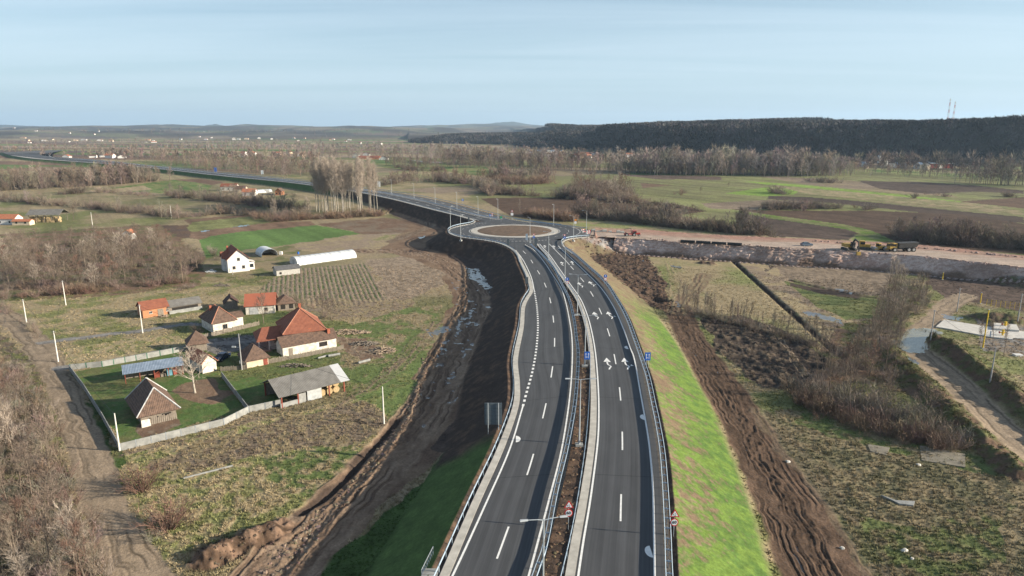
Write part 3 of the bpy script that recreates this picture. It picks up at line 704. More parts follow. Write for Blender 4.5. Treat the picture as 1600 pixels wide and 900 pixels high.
# ------------------------------------------------------------------ pavement
def strip(name, A, B, z, m, th=0.0, kind='structure', zf=None, uv=True, parent=None):
    """ribbon between two plan lines with u = metres across, v = metres along; th = side skirt"""
    n = max(len(A), len(B)); A = resample(A, n); B = resample(B, n)
    za = np.array([zf(p[1]) if zf else z for p in A]) if zf else np.full(n, z); zb = np.array([zf(p[1]) for p in B]) if zf else np.full(n, z)
    K = 1; V = np.vstack([np.c_[A[:, :2], za], np.c_[B[:, :2], zb]]); 
    i = np.arange(n - 1); F = np.stack([i, i + 1, i + 1 + n, i + n], 1)
    wdt = np.linalg.norm(A[:, :2] - B[:, :2], axis=1); s = np.r_[0, np.cumsum(np.linalg.norm(np.diff((A[:, :2] + B[:, :2]) / 2, axis=0), axis=1))]
    U = np.r_[np.zeros(n), wdt]; S = np.r_[s, s]
    # make the top face up
    a = V[F[0]]; nrm = np.cross(a[1] - a[0], a[2] - a[0])
    if nrm[2] < 0: F = F[:, ::-1]
    if th:
        V = np.vstack([V, V - [0, 0, th]]); U = np.r_[U, U]; S = np.r_[S, S]
        G1 = np.stack([i, i + 2 * n, i + 1 + 2 * n, i + 1], 1); G2 = np.stack([i + n, i + 1 + n, i + 1 + 3 * n, i + 3 * n], 1)
        F = np.vstack([F, G1, G2, [[0, n, 3 * n, 2 * n]], [[n - 1, 3 * n - 1, 4 * n - 1, 2 * n - 1]]])
    o = arr_mesh(name, V, F, m, parent, attrs={'across': ('FLOAT', U), 'along': ('FLOAT', S)})
    if kind and not parent: tag(o, kind=kind)
    return o
def asphalt_mat(name, base, streak=.22, dark=None):
    N = NT(name); N.set(.78, 0, .35)
    a, b = N.attr('across').outputs['Fac'], N.attr('along').outputs['Fac']
    cb = N.n('ShaderNodeCombineXYZ'); N.l(a, cb.inputs[0]); N.l(b, cb.inputs[1])
    st = N.noise(1.0, 4, cb.outputs[0], mscale=(3.2, .02, 1)); pt = N.noise(.35, 4, cb.outputs[0], mscale=(1, .35, 1)); fine = N.noise(9, 2)
    # repeating wheel tracks: pale bands
    tr = N.math('ADD', N.math('MULTIPLY', N.math('COSINE', N.math('MULTIPLY', a, 2 * math.pi / 1.85)), .5), .5)
    f = N.math('ADD', N.math('MULTIPLY', N.math('SUBTRACT', st, .5), 2.6), N.math('MULTIPLY', tr, .34))
    f = N.math('ADD', f, N.math('MULTIPLY', N.math('SUBTRACT', pt, .5), 1.5))
    f = N.math('ADD', N.math('MULTIPLY', f, streak * 2.2), 1.0)
    f = N.math('MULTIPLY', f, N.math('ADD', N.math('MULTIPLY', fine, .4), .8))
    # thin transverse joints
    jj = N.math('GREATER_THAN', N.math('FRACT', N.math('DIVIDE', b, 27.3)), .994)
    f = N.math('MULTIPLY', f, N.math('SUBTRACT', 1.0, N.math('MULTIPLY', jj, .45)))
    sc = N.n('ShaderNodeVectorMath', operation='SCALE'); sc.inputs[0].default_value = base; N.l(f, sc.inputs['Scale'])
    N.base(sc.outputs[0]); N.bump(N.noise(25, 2), .25, .01); return N.m
MA = asphalt_mat('asphalt', (.054, .056, .060)); MD = asphalt_mat('fresh_asphalt', (.023, .025, .029), .12)
MAG = asphalt_mat('grey_asphalt', (.085, .084, .084), .15)
MCONC = mat('kerb_concrete', (.34, .32, .285), .85, var=.22, scale=.8, bump=.3, col2=(.47, .445, .40))
MWH = mat('road_paint', (.70, .70, .68), .6, var=.12, scale=2.5)
MWORN = mat('worn_paint', (.36, .35, .33), .7, var=.35, scale=3)
# left and right carriageway
strip('left_carriageway', wKerbL[:np.argmin(np.hypot(*(wKerbL[:, :2] - np.array(P(797, 389, ZR)[:2])).T))], offset(wLR, -1.1)[:], ZR, MA, .5)
strip('right_carriageway', offset(wRL, 1.2), offset(wRR, -1.0), ZR, MA, .5)
# roundabout: ring of asphalt, concrete apron and soil island
def ring(name, r0, r1, z, m, n=96, th=0, kind='structure', c=RC):
    t = np.linspace(0, 2 * np.pi, n + 1)
    A = np.stack([c[0] + r0 * np.cos(t), c[1] + r0 * np.sin(t), t * 0], 1); B = np.stack([c[0] + r1 * np.cos(t), c[1] + r1 * np.sin(t), t * 0], 1)
    return strip(name, A, B, z, m, th, kind)
ring('roundabout_road', 19.4, 30.2, ZR + .008, MA, th=.5)
ring('roundabout_apron', 16.9, 20.0, ZR + .12, MCONC, th=.2)
t = np.linspace(0, 2 * np.pi, 64, endpoint=False)
isl = MB(); 
for i, (rr, zz_) in enumerate(((16.9, .10), (16.0, .28), (12, .4), (6, .55))):
    isl.v += [(RC[0] + rr * math.cos(a) , RC[1] + rr * math.sin(a), ZR + zz_ + (0 if i == 0 else (random.random() - .5) * .12)) for a in t]
for i in range(3):
    isl.f += [(i * 64 + j, i * 64 + (j + 1) % 64, (i + 1) * 64 + (j + 1) % 64, (i + 1) * 64 + j) for j in range(64)]
isl.f.append(tuple(3 * 64 + j for j in range(64)))
MSOIL = mat('island_soil', (.125, .085, .058), .95, var=.3, scale=.7, bump=.8, bd=.1)
tag(isl.build('island_soil', MSOIL, smooth=True), kind='structure')
# throats between the ring and the legs (level a few mm lower)
def poly_sheet(name, pts, z, m, th=.5, raw=False, kind='structure'):
    q = [tuple(p[:2]) for p in (pts if raw else [P(a, b, z) for a, b in pts])]
    me = MB(); me.prism(q, z - th, z); o = me.build(name, m)
    n = len(me.v); 
    for an, k in (('across', 0), ('along', 1)):
        a = o.data.attributes.new(an, 'FLOAT', 'POINT'); a.data.foreach_set('value', [v[k] for v in me.v])
    if kind: tag(o, kind=kind)
    return o
poly_sheet('throat_road', [(809,400),(797,389),(789,383.5),(775,379),(752,374),(735,370),(880,370),(876,378),(886,393),(870,391),(856,391),(846,384),(838,381),(827,382),(837,391),(824,397)], ZR + .004, MA)
poly_sheet('west_throat_road', [(742,347),(728,352),(712,356),(704,361),(720,366),(760,352),(830,350),(835,349),(800,343.5),(790,342),(762,345)], ZR + .004, MA)
poly_sheet('east_throat_road', [(860,352),(918,359),(925,362),(921,369.5),(900,371),(880,376),(865,374)], ZR + .004, MAG)
# far dual carriageway
cut = len(wFN) - 1
nF = resample(wFN, 400); fF = resample(wFF[::-1], 400)
zfar = lambda y: float(farLevel(y))
mid = (nF + fF) / 2
strip('far_left_carriageway', offset(nF, -0.6) * [1, 1][0] if False else nF * .96 + fF * .04, nF * .54 + fF * .46, 0, MA, .4, zf=lambda y: zfar(y) - .01)
strip('far_right_carriageway', nF * .60 + fF * .40, nF * .05 + fF * .95, 0, MAG, .4, zf=lambda y: zfar(y) - .01)
def clip_y(line, y0, y1): return line[(line[:, 1] > y0) & (line[:, 1] < y1)]
# kerb / gutter strips in pale concrete
def bandw(name, line, ws, z, m, th=.2):
    s = np.linspace(0, 1, len(line)); wv = np.interp(s, np.linspace(0, 1, len(ws)), ws)
    t = np.gradient(line[:, :2], axis=0); t /= np.maximum(np.linalg.norm(t, axis=1), 1e-6)[:, None]
    B = line.copy(); B[:, 0] += t[:, 1] * wv; B[:, 1] -= t[:, 0] * wv
    return strip(name, line, B, z, m, th)
lk = wKerbL[:-8]
bandw('left_gutter', offset(wKerbL, -.1), [1.0] * 6 + [1.1, 1.0, .9, .7, .6, .6, .6], ZR + .05, MCONC)
bandw('median_gutter', offset(wRL, 1.35), [1.0, 1.0, .95, .9, .8], ZR + .05, MCONC)
bandw('right_gutter', offset(clip_y(wER, 250, 400), .1)[::1], [-.7, -.7], ZR + .05, MCONC)
cy_ = clip_y(wER, 0, 400)
t_ = resample(wRR, 200)
bandw('right_verge', offset(clip_y(wRR, 0, 300), -.55), [1.15, 1.3, 1.0], ZR - .02, mat('verge_gravel', (.09, .08, .07), .95, var=.5, scale=3, bump=1), .1)
bandw('median_verge', offset(clip_y(wLR, 0, 215), -.35), [.9, 1.0, .9], ZR - .02 + .03, MATS['verge_gravel'], .1); fnk = nF[20:]; strip('far_gutter', nF, nF * .96 + fF * .04, 0, MCONC, .3, zf=lambda y: zfar(y) + .05)
# -------- painted lines
paint = MB()
def line_paint(ln, wd=.2, z=ZR + .012, mb=paint, dash=None, gap=None, s0=0.0, zf=None):
    s = np.r_[0, np.cumsum(np.linalg.norm(np.diff(ln[:, :2], axis=0), axis=1))]
    segs = [(0, s[-1])] if not dash else [(a, min(a + dash, s[-1])) for a in np.arange(s0, s[-1], dash + gap)]
    for a, b in segs:
        k = max(2, int((b - a) / 1.5) + 1); q = np.linspace(a, b, k)
        x = np.interp(q, s, ln[:, 0]); y = np.interp(q, s, ln[:, 1]); tx = np.gradient(x); ty = np.gradient(y); L = np.hypot(tx, ty); nx, ny = -ty / L * wd / 2, tx / L * wd / 2
        zq = [zf(v) if zf else z for v in y]
        vs = [(x[i] + nx[i], y[i] + ny[i], zq[i]) for i in range(k)] + [(x[i] - nx[i], y[i] - ny[i], zq[i]) for i in range(k)]
        mb.add(vs, [(i, i + k, i + k + 1, i + 1) for i in range(k - 1)])
for l_ in (wLR, wLL, wLL2, wRL, wRR): line_paint(l_, .24)
line_paint(wLLd, .42, dash=1.0, gap=1.0)
cL = W([(762,910),(786,847),(829,725),(850.5,642.5),(862,583),(866.5,538),(865,503),(861,475),(854.6,452),(846,433),(836,417),(826.6,402),(816,391)])
ty0 = P(775, 873, ZR)[1]
sA = np.r_[0, np.cumsum(np.linalg.norm(np.diff(cL[:, :2], axis=0), axis=1))]
i0 = np.argmin(abs(cL[:, 1] - ty0)); line_paint(cL, .22, dash=6.2, gap=12.4, s0=(sA[i0]) % 18.6)
cR = W([(968,960),(969,880),(970,793),(972.5,689),(969,616),(961.5,564),(952,523),(940.4,491.5),(928,465),(915,444),(901,427),(890,414)])
sA = np.r_[0, np.cumsum(np.linalg.norm(np.diff(cR[:, :2], axis=0), axis=1))]
i0 = np.argmin(abs(cR[:, 1] - P(969, 814, ZR)[1])); line_paint(cR, .22, dash=6.2, gap=12.4, s0=(sA[i0]) % 18.6)
line_paint(W([(890,414),(880,403),(868,391),(858,381)]), .2)
# roundabout markings
def arc(r, a0, a1, n=60):
    t = np.linspace(R(a0), R(a1), n); return np.stack([RC[0] + r * np.cos(t), RC[1] + r * np.sin(t)], 1)
line_paint(arc(24.6, 0, 360, 160), .18, ZR + .02, dash=2.2, gap=3.2)
line_paint(arc(20.6, 0, 360, 160), .18, ZR + .02)
line_paint(arc(29.7, 255, 300), .4, ZR + .02, dash=.8, gap=.8); line_paint(arc(29.7, 118, 165), .4, ZR + .02, dash=.8, gap=.8); line_paint(arc(29.7, -25, 25), .4, ZR + .02, dash=.8, gap=.8)
line_paint(arc(29.2, 185, 250), .2, ZR + .02)
# far road lines
for fr, ds in ((.07, None), (.27, 6), (.46, None), (.58, None), (.77, 6), (.93, None)):
    line_paint(nF * (1 - fr) + fF * fr, .3, dash=ds, gap=12 if ds else None, zf=lambda v: zfar(v) + .02)
# lane arrows: straight head with a wavy tail
def arrow(px, py, flip=1, L=7.0, kind=0):
    x, y, _ = P(px, py, ZR); j = np.argmin(np.hypot(cR[:, 0] - x, cR[:, 1] - y)); d = cR[min(j + 3, len(cR) - 1), :2] - cR[max(j - 3, 0), :2]; d /= np.linalg.norm(d); n = np.array([d[1], -d[0]])
    def q(a, b): p = np.array([x, y]) + n * a * flip + d * b; return (p[0], p[1], ZR + .012)
    o = L / 2
    paint.add([q(-.72, o - 2.5), q(.72, o - 2.5), q(0, o)], [(0, 1, 2)])
    sp = [(0, o - 2.2), (0, .2), (.1, -.7), (.5, -1.3), (.62, -1.9), (.35, -2.5), (.2, -3.4)]
    L_ = [q(a - .15, b) for a, b in sp]; R_ = [q(a + .15, b) for a, b in sp]
    k = len(sp); paint.add(L_ + R_, [(i, i + k, i + k + 1, i + 1) for i in range(k - 1)])
    if kind: paint.add([q(.9, -1.35), q(1.55, -1.2), q(1.1, -.4)], [(0, 1, 2)])
for a in ((949,568,1,7,0),(977,568,1,7,1),(930,493,1,7,0),(952,492.5,1,7,1),(906,445,1,7,0),(923.5,443.5,1,7,1),(879,412,-1,7,0),(895,411,-1,7,0),(852,385.5,-1,7,0),(866,386,-1,7,0)): arrow(*a)
for px, py, L in ((806,686,0),(1007,652,1),(1018,862,1),(981,543,1)):       # white half discs by the edge line
    x, y, _ = P(px, py, ZR); s_ = -1
    t = np.linspace(R(90), R(270), 12) if L else np.linspace(R(-90), R(90), 12)
    r = .95; paint.add([(x + r * .75 * math.cos(a), y + r * 1.15 * math.sin(a), ZR + .014) for a in t], [tuple(range(12))])
tag(paint.build('road_markings', MWH), kind='structure')
# concrete joints across the gutters are left to the texture; drains: small dark grates

# ------------------------------------------------------------------ construction road: bare stony sheet with a broken rock face
def vcol_mat(name, rough=.95, scale=2.2, bump=.6, bd=.1):
    N = NT(name); N.set(rough, 0, .15); a = N.attr('Col'); g = N.noise(scale, 5); sc = N.n('ShaderNodeVectorMath', operation='SCALE'); N.l(a.outputs['Color'], sc.inputs[0]); N.l(N.math('ADD', N.math('MULTIPLY', g, 1.2), .4), sc.inputs['Scale']); N.base(sc.outputs[0]); N.bump(N.noise(scale * 2, 4), bump, bd); return N.m
MSTONE = vcol_mat('broken_stone')
def loft(name, lines, disp, colf, m, sub=1):
    n = int(np.linalg.norm(np.diff(lines[0][:, :2], axis=0), axis=1).sum() / .45); L_ = [resample(l, n) for l in lines]; V = []
    for a, b in zip(L_[:-1], L_[1:]):
        for k in range(sub): V.append(a + (b - a) * k / sub)
    V.append(L_[-1]); rows = len(V); V = np.vstack(V); x, y, z = V.T
    x, y, z = disp(x, y, z, np.repeat(np.arange(rows) / (rows - 1), n)); cc = colf(x, y, z, np.repeat(np.arange(rows) / (rows - 1), n))
    idx = np.arange(rows * n).reshape(rows, n); F = np.stack([idx[:-1, :-1], idx[:-1, 1:], idx[1:, 1:], idx[1:, :-1]], -1).reshape(-1, 4)
    v = np.stack([x, y, z], 1); nr = np.cross(v[F[5, 1]] - v[F[5, 0]], v[F[5, 2]] - v[F[5, 0]])
    if nr[2] < 0: F = F[:, ::-1]
    o = arr_mesh(name, v, F, m, attrs={'Col': ('FLOAT_COLOR', np.c_[np.clip(cc, .01, .8), np.ones(len(cc))])}); tag(o, kind='structure'); return o
t3 = lambda l, z: np.c_[l[:, :2], np.full(len(l), z)]
zc = ZR - .22; wBk = wEB[::-1]
def road_disp(x, y, z, s): e = np.clip(np.minimum(s, 1 - s) * 8, 0, 1); return x, y, z + (fbm(x, y, 7, 3, 201) - .5) * .35 + (1 - e) * (fbm(x, y, 1.5, 3, 203) - .4) * .5
def road_col(x, y, z, s):
    tr = fbm(x * .06, y, 2.2, 3, 205); a = lerp(c3(.36, .285, .235)[None, :], c3(.30, .175, .135)[None, :], sm(s + .5 * (tr - .5) + .25 * (fbm(x, y, 30, 2, 207) - .5), .42, .8))
    return lerp(a, (TAN * 1.15)[None, :] * np.ones((len(x), 1)), sm(tr, .5, .75) * .55) * (.8 + .4 * fbm(x, y, 2.5, 3, 209))[:, None]
loft('construction_road', [t3(offset(wEFr, .0), zc), t3(resample(wBk, len(wEFr)), zc)], road_disp, road_col, MSTONE, 40)
toe = offset(wEFr, -7.2)
def face_disp(x, y, z, s):
    k = sm(s, 0, .12) * (1 - .6 * sm(s, .85, 1)); d = (fbm(x, y, 4.5, 2, 211) - .5) * 1.5 + (fbm(x + z * 2, y + z * 3, 1.3, 3, 213) - .5) * 1.1
    return x, y - d * k * .7, z + d * k * .45
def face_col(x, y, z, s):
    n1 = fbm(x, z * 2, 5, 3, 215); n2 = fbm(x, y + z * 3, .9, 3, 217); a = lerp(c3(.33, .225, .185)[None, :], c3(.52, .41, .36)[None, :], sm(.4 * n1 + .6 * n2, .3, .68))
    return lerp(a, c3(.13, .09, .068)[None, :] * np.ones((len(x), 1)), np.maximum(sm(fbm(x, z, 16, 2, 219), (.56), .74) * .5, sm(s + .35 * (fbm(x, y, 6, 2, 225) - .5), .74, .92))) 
w0_ = wEFr[wEFr[:, 0] > P(958, 372, ZR)[0]]; tl_ = offset(w0_, -5.6); tw_ = np.linspace(0, 1, len(tl_))
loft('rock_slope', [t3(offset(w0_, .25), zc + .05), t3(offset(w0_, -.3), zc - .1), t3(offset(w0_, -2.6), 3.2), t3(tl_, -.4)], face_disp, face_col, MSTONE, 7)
loft('back_bank', [t3(resample(wBk, len(wEFr)), zc), t3(resample(offset(wBk, 5.5), len(wEFr)), -.4)], lambda x, y, z, s: (x, y, z), lambda x, y, z, s: np.ones((len(x), 1)) * c3(.2, .14, .11)[None, :], MSTONE, 3)
# ------------------------------------------------------------------ vegetation
def nrm(v): return v / max(1e-9, np.linalg.norm(v))
class TreeGen:
    def __init__(s, seed): s.r = np.random.default_rng(seed); s.tv = []; s.tf = []; s.cv = []; s.cf = []
    def tube(s, pts, r0, r1, V, F, n=4):
        o = len(V); k = len(pts)
        for i, p in enumerate(pts):
            t = nrm(pts[min(i + 1, k - 1)] - pts[max(0, i - 1)]); a = np.array([0, 0, 1.]) if abs(t[2]) < .9 else np.array([1., 0, 0])
            u = nrm(np.cross(t, a)); v = np.cross(t, u); rr = r0 + (r1 - r0) * i / (k - 1)
            for j in range(n):
                g = 2 * math.pi * j / n; V.append(p + (u * math.cos(g) + v * math.sin(g)) * rr)
        for i in range(k - 1):
            for j in range(n):
                a = o + i * n + j; b = o + i * n + (j + 1) % n; F.append((a, b, b + n)); F.append((a, b + n, a + n))
    def path(s, p, d, L, k, wob, up):
        pts = [p]; d = nrm(d)
        for i in range(k):
            d = nrm(d + s.r.normal(0, wob, 3) + np.array([0, 0, up])); pts.append(pts[-1] + d * L / k)
        return pts
    def twig(s, p, d, L, w):
        a = nrm(np.cross(d, s.r.normal(0, 1, 3))) * w / 2; o = len(s.cv); q = p + nrm(d) * L
        s.cv += [p - a, p + a, q]; s.cf.append((o, o + 1, o + 2))
    def rdir(s, d, ang):
        a = nrm(np.cross(d, s.r.normal(0, 1, 3))); return nrm(d * math.cos(ang) + a * math.sin(ang))
def gen_tree(seed, H=10, limbs=16, start=.28, spread=52, sub=7, twigs=7, r0=.15, up=.10, tw=.035, tl=1.0, lfac=.42, trunkwob=.05):
    t = TreeGen(seed); r = t.r
    tp = t.path(np.zeros(3), np.array([r.normal(0, .05), r.normal(0, .05), 1.]), H * .93, 7, trunkwob, .15)
    t.tube(tp, r0, .03, t.tv, t.tf, 6)
    for i in range(limbs):
        f = start + (1 - start) * (i + r.random() * .6) / limbs; f = min(f, .98); q = f * 7; a = int(q); p = tp[min(a, 7)] * (1 - (q - a)) + tp[min(a + 1, 7)] * (q - a)
        az = i * 2.4 + r.random(); ang = R(spread) * (1.1 - .5 * f) ; d = np.array([math.cos(az) * math.sin(ang), math.sin(az) * math.sin(ang), math.cos(ang)])
        L = H * lfac * (1.12 - f * .72) * (.75 + .5 * r.random())
        lp = t.path(p, d, L, 4, .16, up); t.tube(lp, r0 * .36 * (1.2 - f * .7), .012, t.tv, t.tf, 3)
        for j in range(sub):
            g = .2 + .8 * (j + r.random()) / sub; q = g * 4; b = int(min(q, 3)); p2 = lp[b] * (1 - (q - b)) + lp[b + 1] * (q - b)
            d2 = t.rdir(nrm(lp[b + 1] - lp[b]), R(25 + 35 * r.random())); d2[2] += .15
            L2 = L * (.5 - .22 * g) * (.7 + .6 * r.random()); bp_ = t.path(p2, d2, L2, 2, .15, up); t.tube(bp_, .022, .008, t.cv, t.cf, 3)
            for k in range(twigs):
                h = (k + r.random()) / twigs * 2; b2 = int(min(h, 1)); p3 = bp_[b2] * (1 - (h - b2)) + bp_[b2 + 1] * (h - b2)
                d3 = t.rdir(nrm(bp_[b2 + 1] - bp_[b2]), R(15 + 40 * r.random())); d3[2] += .2
                t.twig(p3, d3, tl * (.5 + .8 * r.random()), tw)
    return t
def gen_shrub(seed, H=3, stems=40, spread=40, tw=.03, subs=6, wid=.5):
    t = TreeGen(seed); r = t.r
    for i in range(stems):
        az = r.random() * 6.28; ang = R(spread) * math.sqrt(r.random()); p = np.array([math.cos(az), math.sin(az), 0]) * wid * r.random()
        d = np.array([math.cos(az) * math.sin(ang), math.sin(az) * math.sin(ang), math.cos(ang)]); L = H * (.6 + .45 * r.random())
        pp = t.path(p, d, L, 3, .12, .02)
        (t.tube(pp, .028, .008, t.tv, t.tf, 3))
        for j in range(subs):
            g = .25 + .72 * r.random(); q = g * 3; b = int(min(q, 2)); p2 = pp[b] * (1 - (q - b)) + pp[b + 1] * (q - b)
            t.twig(p2, t.rdir(nrm(pp[b + 1] - pp[b]), R(20 + 40 * r.random())), H * .28 * (.5 + r.random()), tw)
    return t
def meshes(t, nm1, nm2, m1, m2):
    def mk(nm, V, F, m):
        me = bpy.data.meshes.new(nm); me.from_pydata([tuple(v) for v in V], [], F); me.materials.append(m); me.update(); return me
    return mk(nm1, t.tv, t.tf, m1), mk(nm2, t.cv, t.cf, m2)
def bark(name, c, v=.3, ov=.25): return mat(name, c, .95, var=v, scale=1.2, spec=.1, objvar=ov)
B_BRN = bark('bark_brown', (.15, .120, .095)); T_BRN = bark('twigs_brown', (.175, .137, .112)); T_RED = bark('twigs_reddish', (.17, .105, .082)); T_GRY = bark('twigs_grey', (.195, .158, .122))
B_PAL = bark('bark_pale', (.34, .31, .265)); T_PAL = bark('twigs_pale', (.32, .27, .225)); T_GRN = bark('dark_needles', (.045, .065, .028))
VAR = {
 'tree': [meshes(gen_tree(10 + i, 10, 17, .22 + .03 * (i % 3), 50 + 4 * (i % 3), 7, 7, tw=.035), 'trunk', 'crown', B_BRN, (T_BRN, T_GRY, T_BRN, T_PAL, T_RED)[i % 5]) for i in range(6)],
 'thin': [meshes(gen_tree(30 + i, 10, 14, .35, 32, 5, 6, r0=.09, up=.18, tw=.03, lfac=.30), 'trunk', 'crown', B_BRN, (T_GRY, T_BRN)[i % 2]) for i in range(3)],
 'poplar': [meshes(gen_tree(40 + i, 32, 30, .34, 24, 8, 6, r0=.27, up=.16, tw=.085, tl=2.4, lfac=.26, trunkwob=.03), 'trunk', 'crown', B_PAL, T_PAL) for i in range(4)],
 'yard': [meshes(gen_tree(50 + i, 9, 17, .26, 66, 9, 8, r0=.22, up=.05, tw=.055, lfac=.56), 'trunk', 'crown', B_PAL if i == 0 else B_BRN, T_PAL if i == 0 else T_BRN) for i in range(2)],
 'shrub': [meshes(gen_shrub(60 + i, 3, 60, 42, .03, 8), 'stem_cluster', 'twig_crown', (B_BRN, T_RED, T_GRY)[i], (T_BRN, T_RED, T_GRY)[i]) for i in range(3)],
}
def place_tree(kind, x, y, h, label, group=None, name='bare_tree', cat='tree', var=None, z=None, wide=1.0):
    base = {'tree': 10, 'thin': 10, 'poplar': 32, 'yard': 9, 'shrub': 3}[kind]
    k = random.randrange(len(VAR[kind])) if var is None else var
    o = thing(name, label, cat, (x, y, (hz(x, y) if z is None else z) - .05), random.random() * 6.28, group); s = h / base; o.scale = (s * wide, s * wide, s)
    for me in VAR[kind][k]:
        c = bpy.data.objects.new(me.name.split('.')[0], me); C.objects.link(c); c.parent = o
    return o
def scatter_in(pts, n, mind=1.0, world=False):
    poly = np.array(pts) if world else PP(pts); b = box_of(poly, 0); res = []; tries = 0
    while len(res) < n and tries < n * 60:
        tries += 1; x = random.uniform(b[0], b[1]); y = random.uniform(b[2], b[3])
        if not inside(np.array([x]), np.array([y]), poly)[0]: continue
        if any((x - a) ** 2 + (y - c) ** 2 < mind * mind for a, c in res): continue
        res.append((x, y))
    return res
def grove(pts, n, h0, h1, label, group, mind=2.0, kinds=('tree',), name='bare_tree', cat='tree', wide=1.0):
    sp = scatter_in(pts, n, mind); A = np.array(sp); ang = A[:, 0] / A[:, 1]; q1, q2 = np.quantile(ang, [.33, .66]); ym = np.median(A[:, 1])
    for x, y in sp:
        h = random.uniform(h0, h1); where = 'left end' if x / y < q1 else ('middle' if x / y < q2 else 'right end')
        lb = ('taller ' if h > (h0 + h1) / 2 else 'lower ') + label.replace('tall ', '') + (', near side, ' if y < ym else ', far side, ') + where
        place_tree(random.choice(kinds), x, y, h, lb, group, name, cat, wide=wide)
grove([(-40,575),(20,600),(55,660),(80,740),(118,830),(150,900),(175,1000),(60,1100),(-120,900),(-110,640)], 74, 6.5, 9.5, 'bare tree in thicket by dirt lane', 'trees of the thicket by the dirt lane', 2.2, ('tree', 'tree', 'thin'))
grove([(0,468),(95,460),(200,449),(312,436),(312,404),(285,388),(240,378),(120,384),(0,395)], 88, 7.5, 10.5, 'bare tree in wood left of white house', 'trees of the wood left of the white house', 3.2, ('tree',), wide=1.1)
grove([(0,300),(60,296),(130,293),(232,285),(240,277),(150,277),(0,283)], 34, 13, 17, 'tall bare tree in far left wood', 'tall trees of the far left wood', 8, ('tree',))
grove([(1265,628),(1330,655),(1340,600),(1410,575),(1395,540),(1430,495),(1452,480),(1440,445),(1405,455),(1385,480),(1345,525),(1300,560),(1270,600)], 40, 6.5, 9.5, 'bare tree in clump beside flooded lane', 'trees of the clump by the flooded lane', 2.0, ('tree', 'tree', 'thin'))
grove([(888,306),(950,316),(992,318),(985,303),(960,290),(900,288)], 26, 11, 16, 'bare tree in copse behind roundabout', 'trees of the copse behind the roundabout', 4, ('tree',))
grove([(1068,488),(1110,505),(1180,520),(1290,548),(1296,538),(1180,505),(1080,478)], 24, 4.5, 6.5, 'slender sapling in row across meadow', 'saplings across the dry meadow', 1.6, ('thin',))
poly_ = [(490,330),(505,338),(560,337),(590,334),(600,326),(560,322),(500,323)]
k_ = 0
pp_ = sorted(scatter_in(poly_, 42, 3.4), key=lambda q: q[0] / q[1])
for k_, (x, y) in enumerate(pp_):
    place_tree('poplar', x, y, random.uniform(28, 33), 'tall pale poplar behind the bright green field, ' + ('left third' if k_ < 14 else 'middle third' if k_ < 28 else 'right third') + ' of the stand' + (', back row' if y > 428 else ', front row'), 'poplars behind the bright green field', 'poplar_tree', 'poplar')
def one(kind, px, py, h, label, name='bare_tree', cat='tree', **k):
    x, y, z = G(px, py); return place_tree(kind, x, y, h, label, None, name, cat, z=z, **k)
one('yard', 305, 614, 8.5, 'pale bare fruit tree in front of the brown gabled shed', var=0)
one('yard', 412, 505, 7.5, 'dark pruned bare tree in front of the orange roofed garage', var=1, wide=.6)
one('yard', 505, 492, 6, 'bare bushy tree behind the big red roofed house', var=1)
one('yard', 518, 500, 5.5, 'small bare tree beside the right corner of the big red roof', var=1)
one('yard', 104, 440, 10, 'bare tree with open crown just behind the white pole', var=1)
one('tree', 1386, 462, 13, 'pale trunked birch standing left of its twin near the spoil heap', 'birch_tree', 'tree', wide=.5, var=3)
one('tree', 1394, 463, 12.5, 'pale trunked birch standing right of its twin near the spoil heap', 'birch_tree', 'tree', wide=.5, var=3)
one('tree', 115, 344, 9, 'lone bare tree in the meadow right of the hay shelter', wide=1.2)
one('tree', 152, 349, 6, 'small brownish bare tree beside the white pole in the meadow', wide=1.2)
one('tree', 480, 343, 12, 'lone pale bare tree left of the poplar stand', var=3)
one('tree', 428, 338, 10, 'slim pale bare tree left of the poplar stand by the hedge', var=3)
one('yard', 1442, 655, 6.5, 'small bare tree rising from the reddish scrub at the right', var=1)
one('yard', 1384, 636, 5, 'crooked little bare tree at the edge of the scrub clump', var=1)
one('thin', 1551, 540, 8, 'slender bare tree by the concrete pad', var=0)
one('thin', 1568, 556, 7.5, 'slender bare tree right of the yellow mast', var=1)
one('thin', 1528, 545, 7, 'slender bare tree left of the yellow mast', var=2)
one('tree', 1095, 302, 5, 'round bare bush tree alone in the green field', wide=1.3); one('tree', 1138, 292, 4, 'dark round bush at the end of the ploughed strip', wide=1.4)
one('tree', 812, 338, 10, 'slim pale tree behind the roundabout', var=3, wide=.4)
one('tree', 120, 905, 7.5, 'pale bare tree leaning over the dirt lane at the bottom', var=3)
one('shrub', 222, 768, 4.2, 'reddish brown bush by the dirt lane, the farther of two', 'reddish_bush', 'bush', var=1, wide=1.2)
one('shrub', 262, 828, 4.6, 'big reddish brown bush nearest the dirt lane and earth heap', 'reddish_bush', 'bush', var=1, wide=1.25)
one('shrub', 308, 455+64, 2.2, 'small brown bush left of the old white house', 'brown_bush', 'bush', var=0, wide=1.2)
one('shrub', 384, 560, 2.0, 'brown bush beside the small beige shed', 'brown_bush', 'bush', var=1, wide=1)
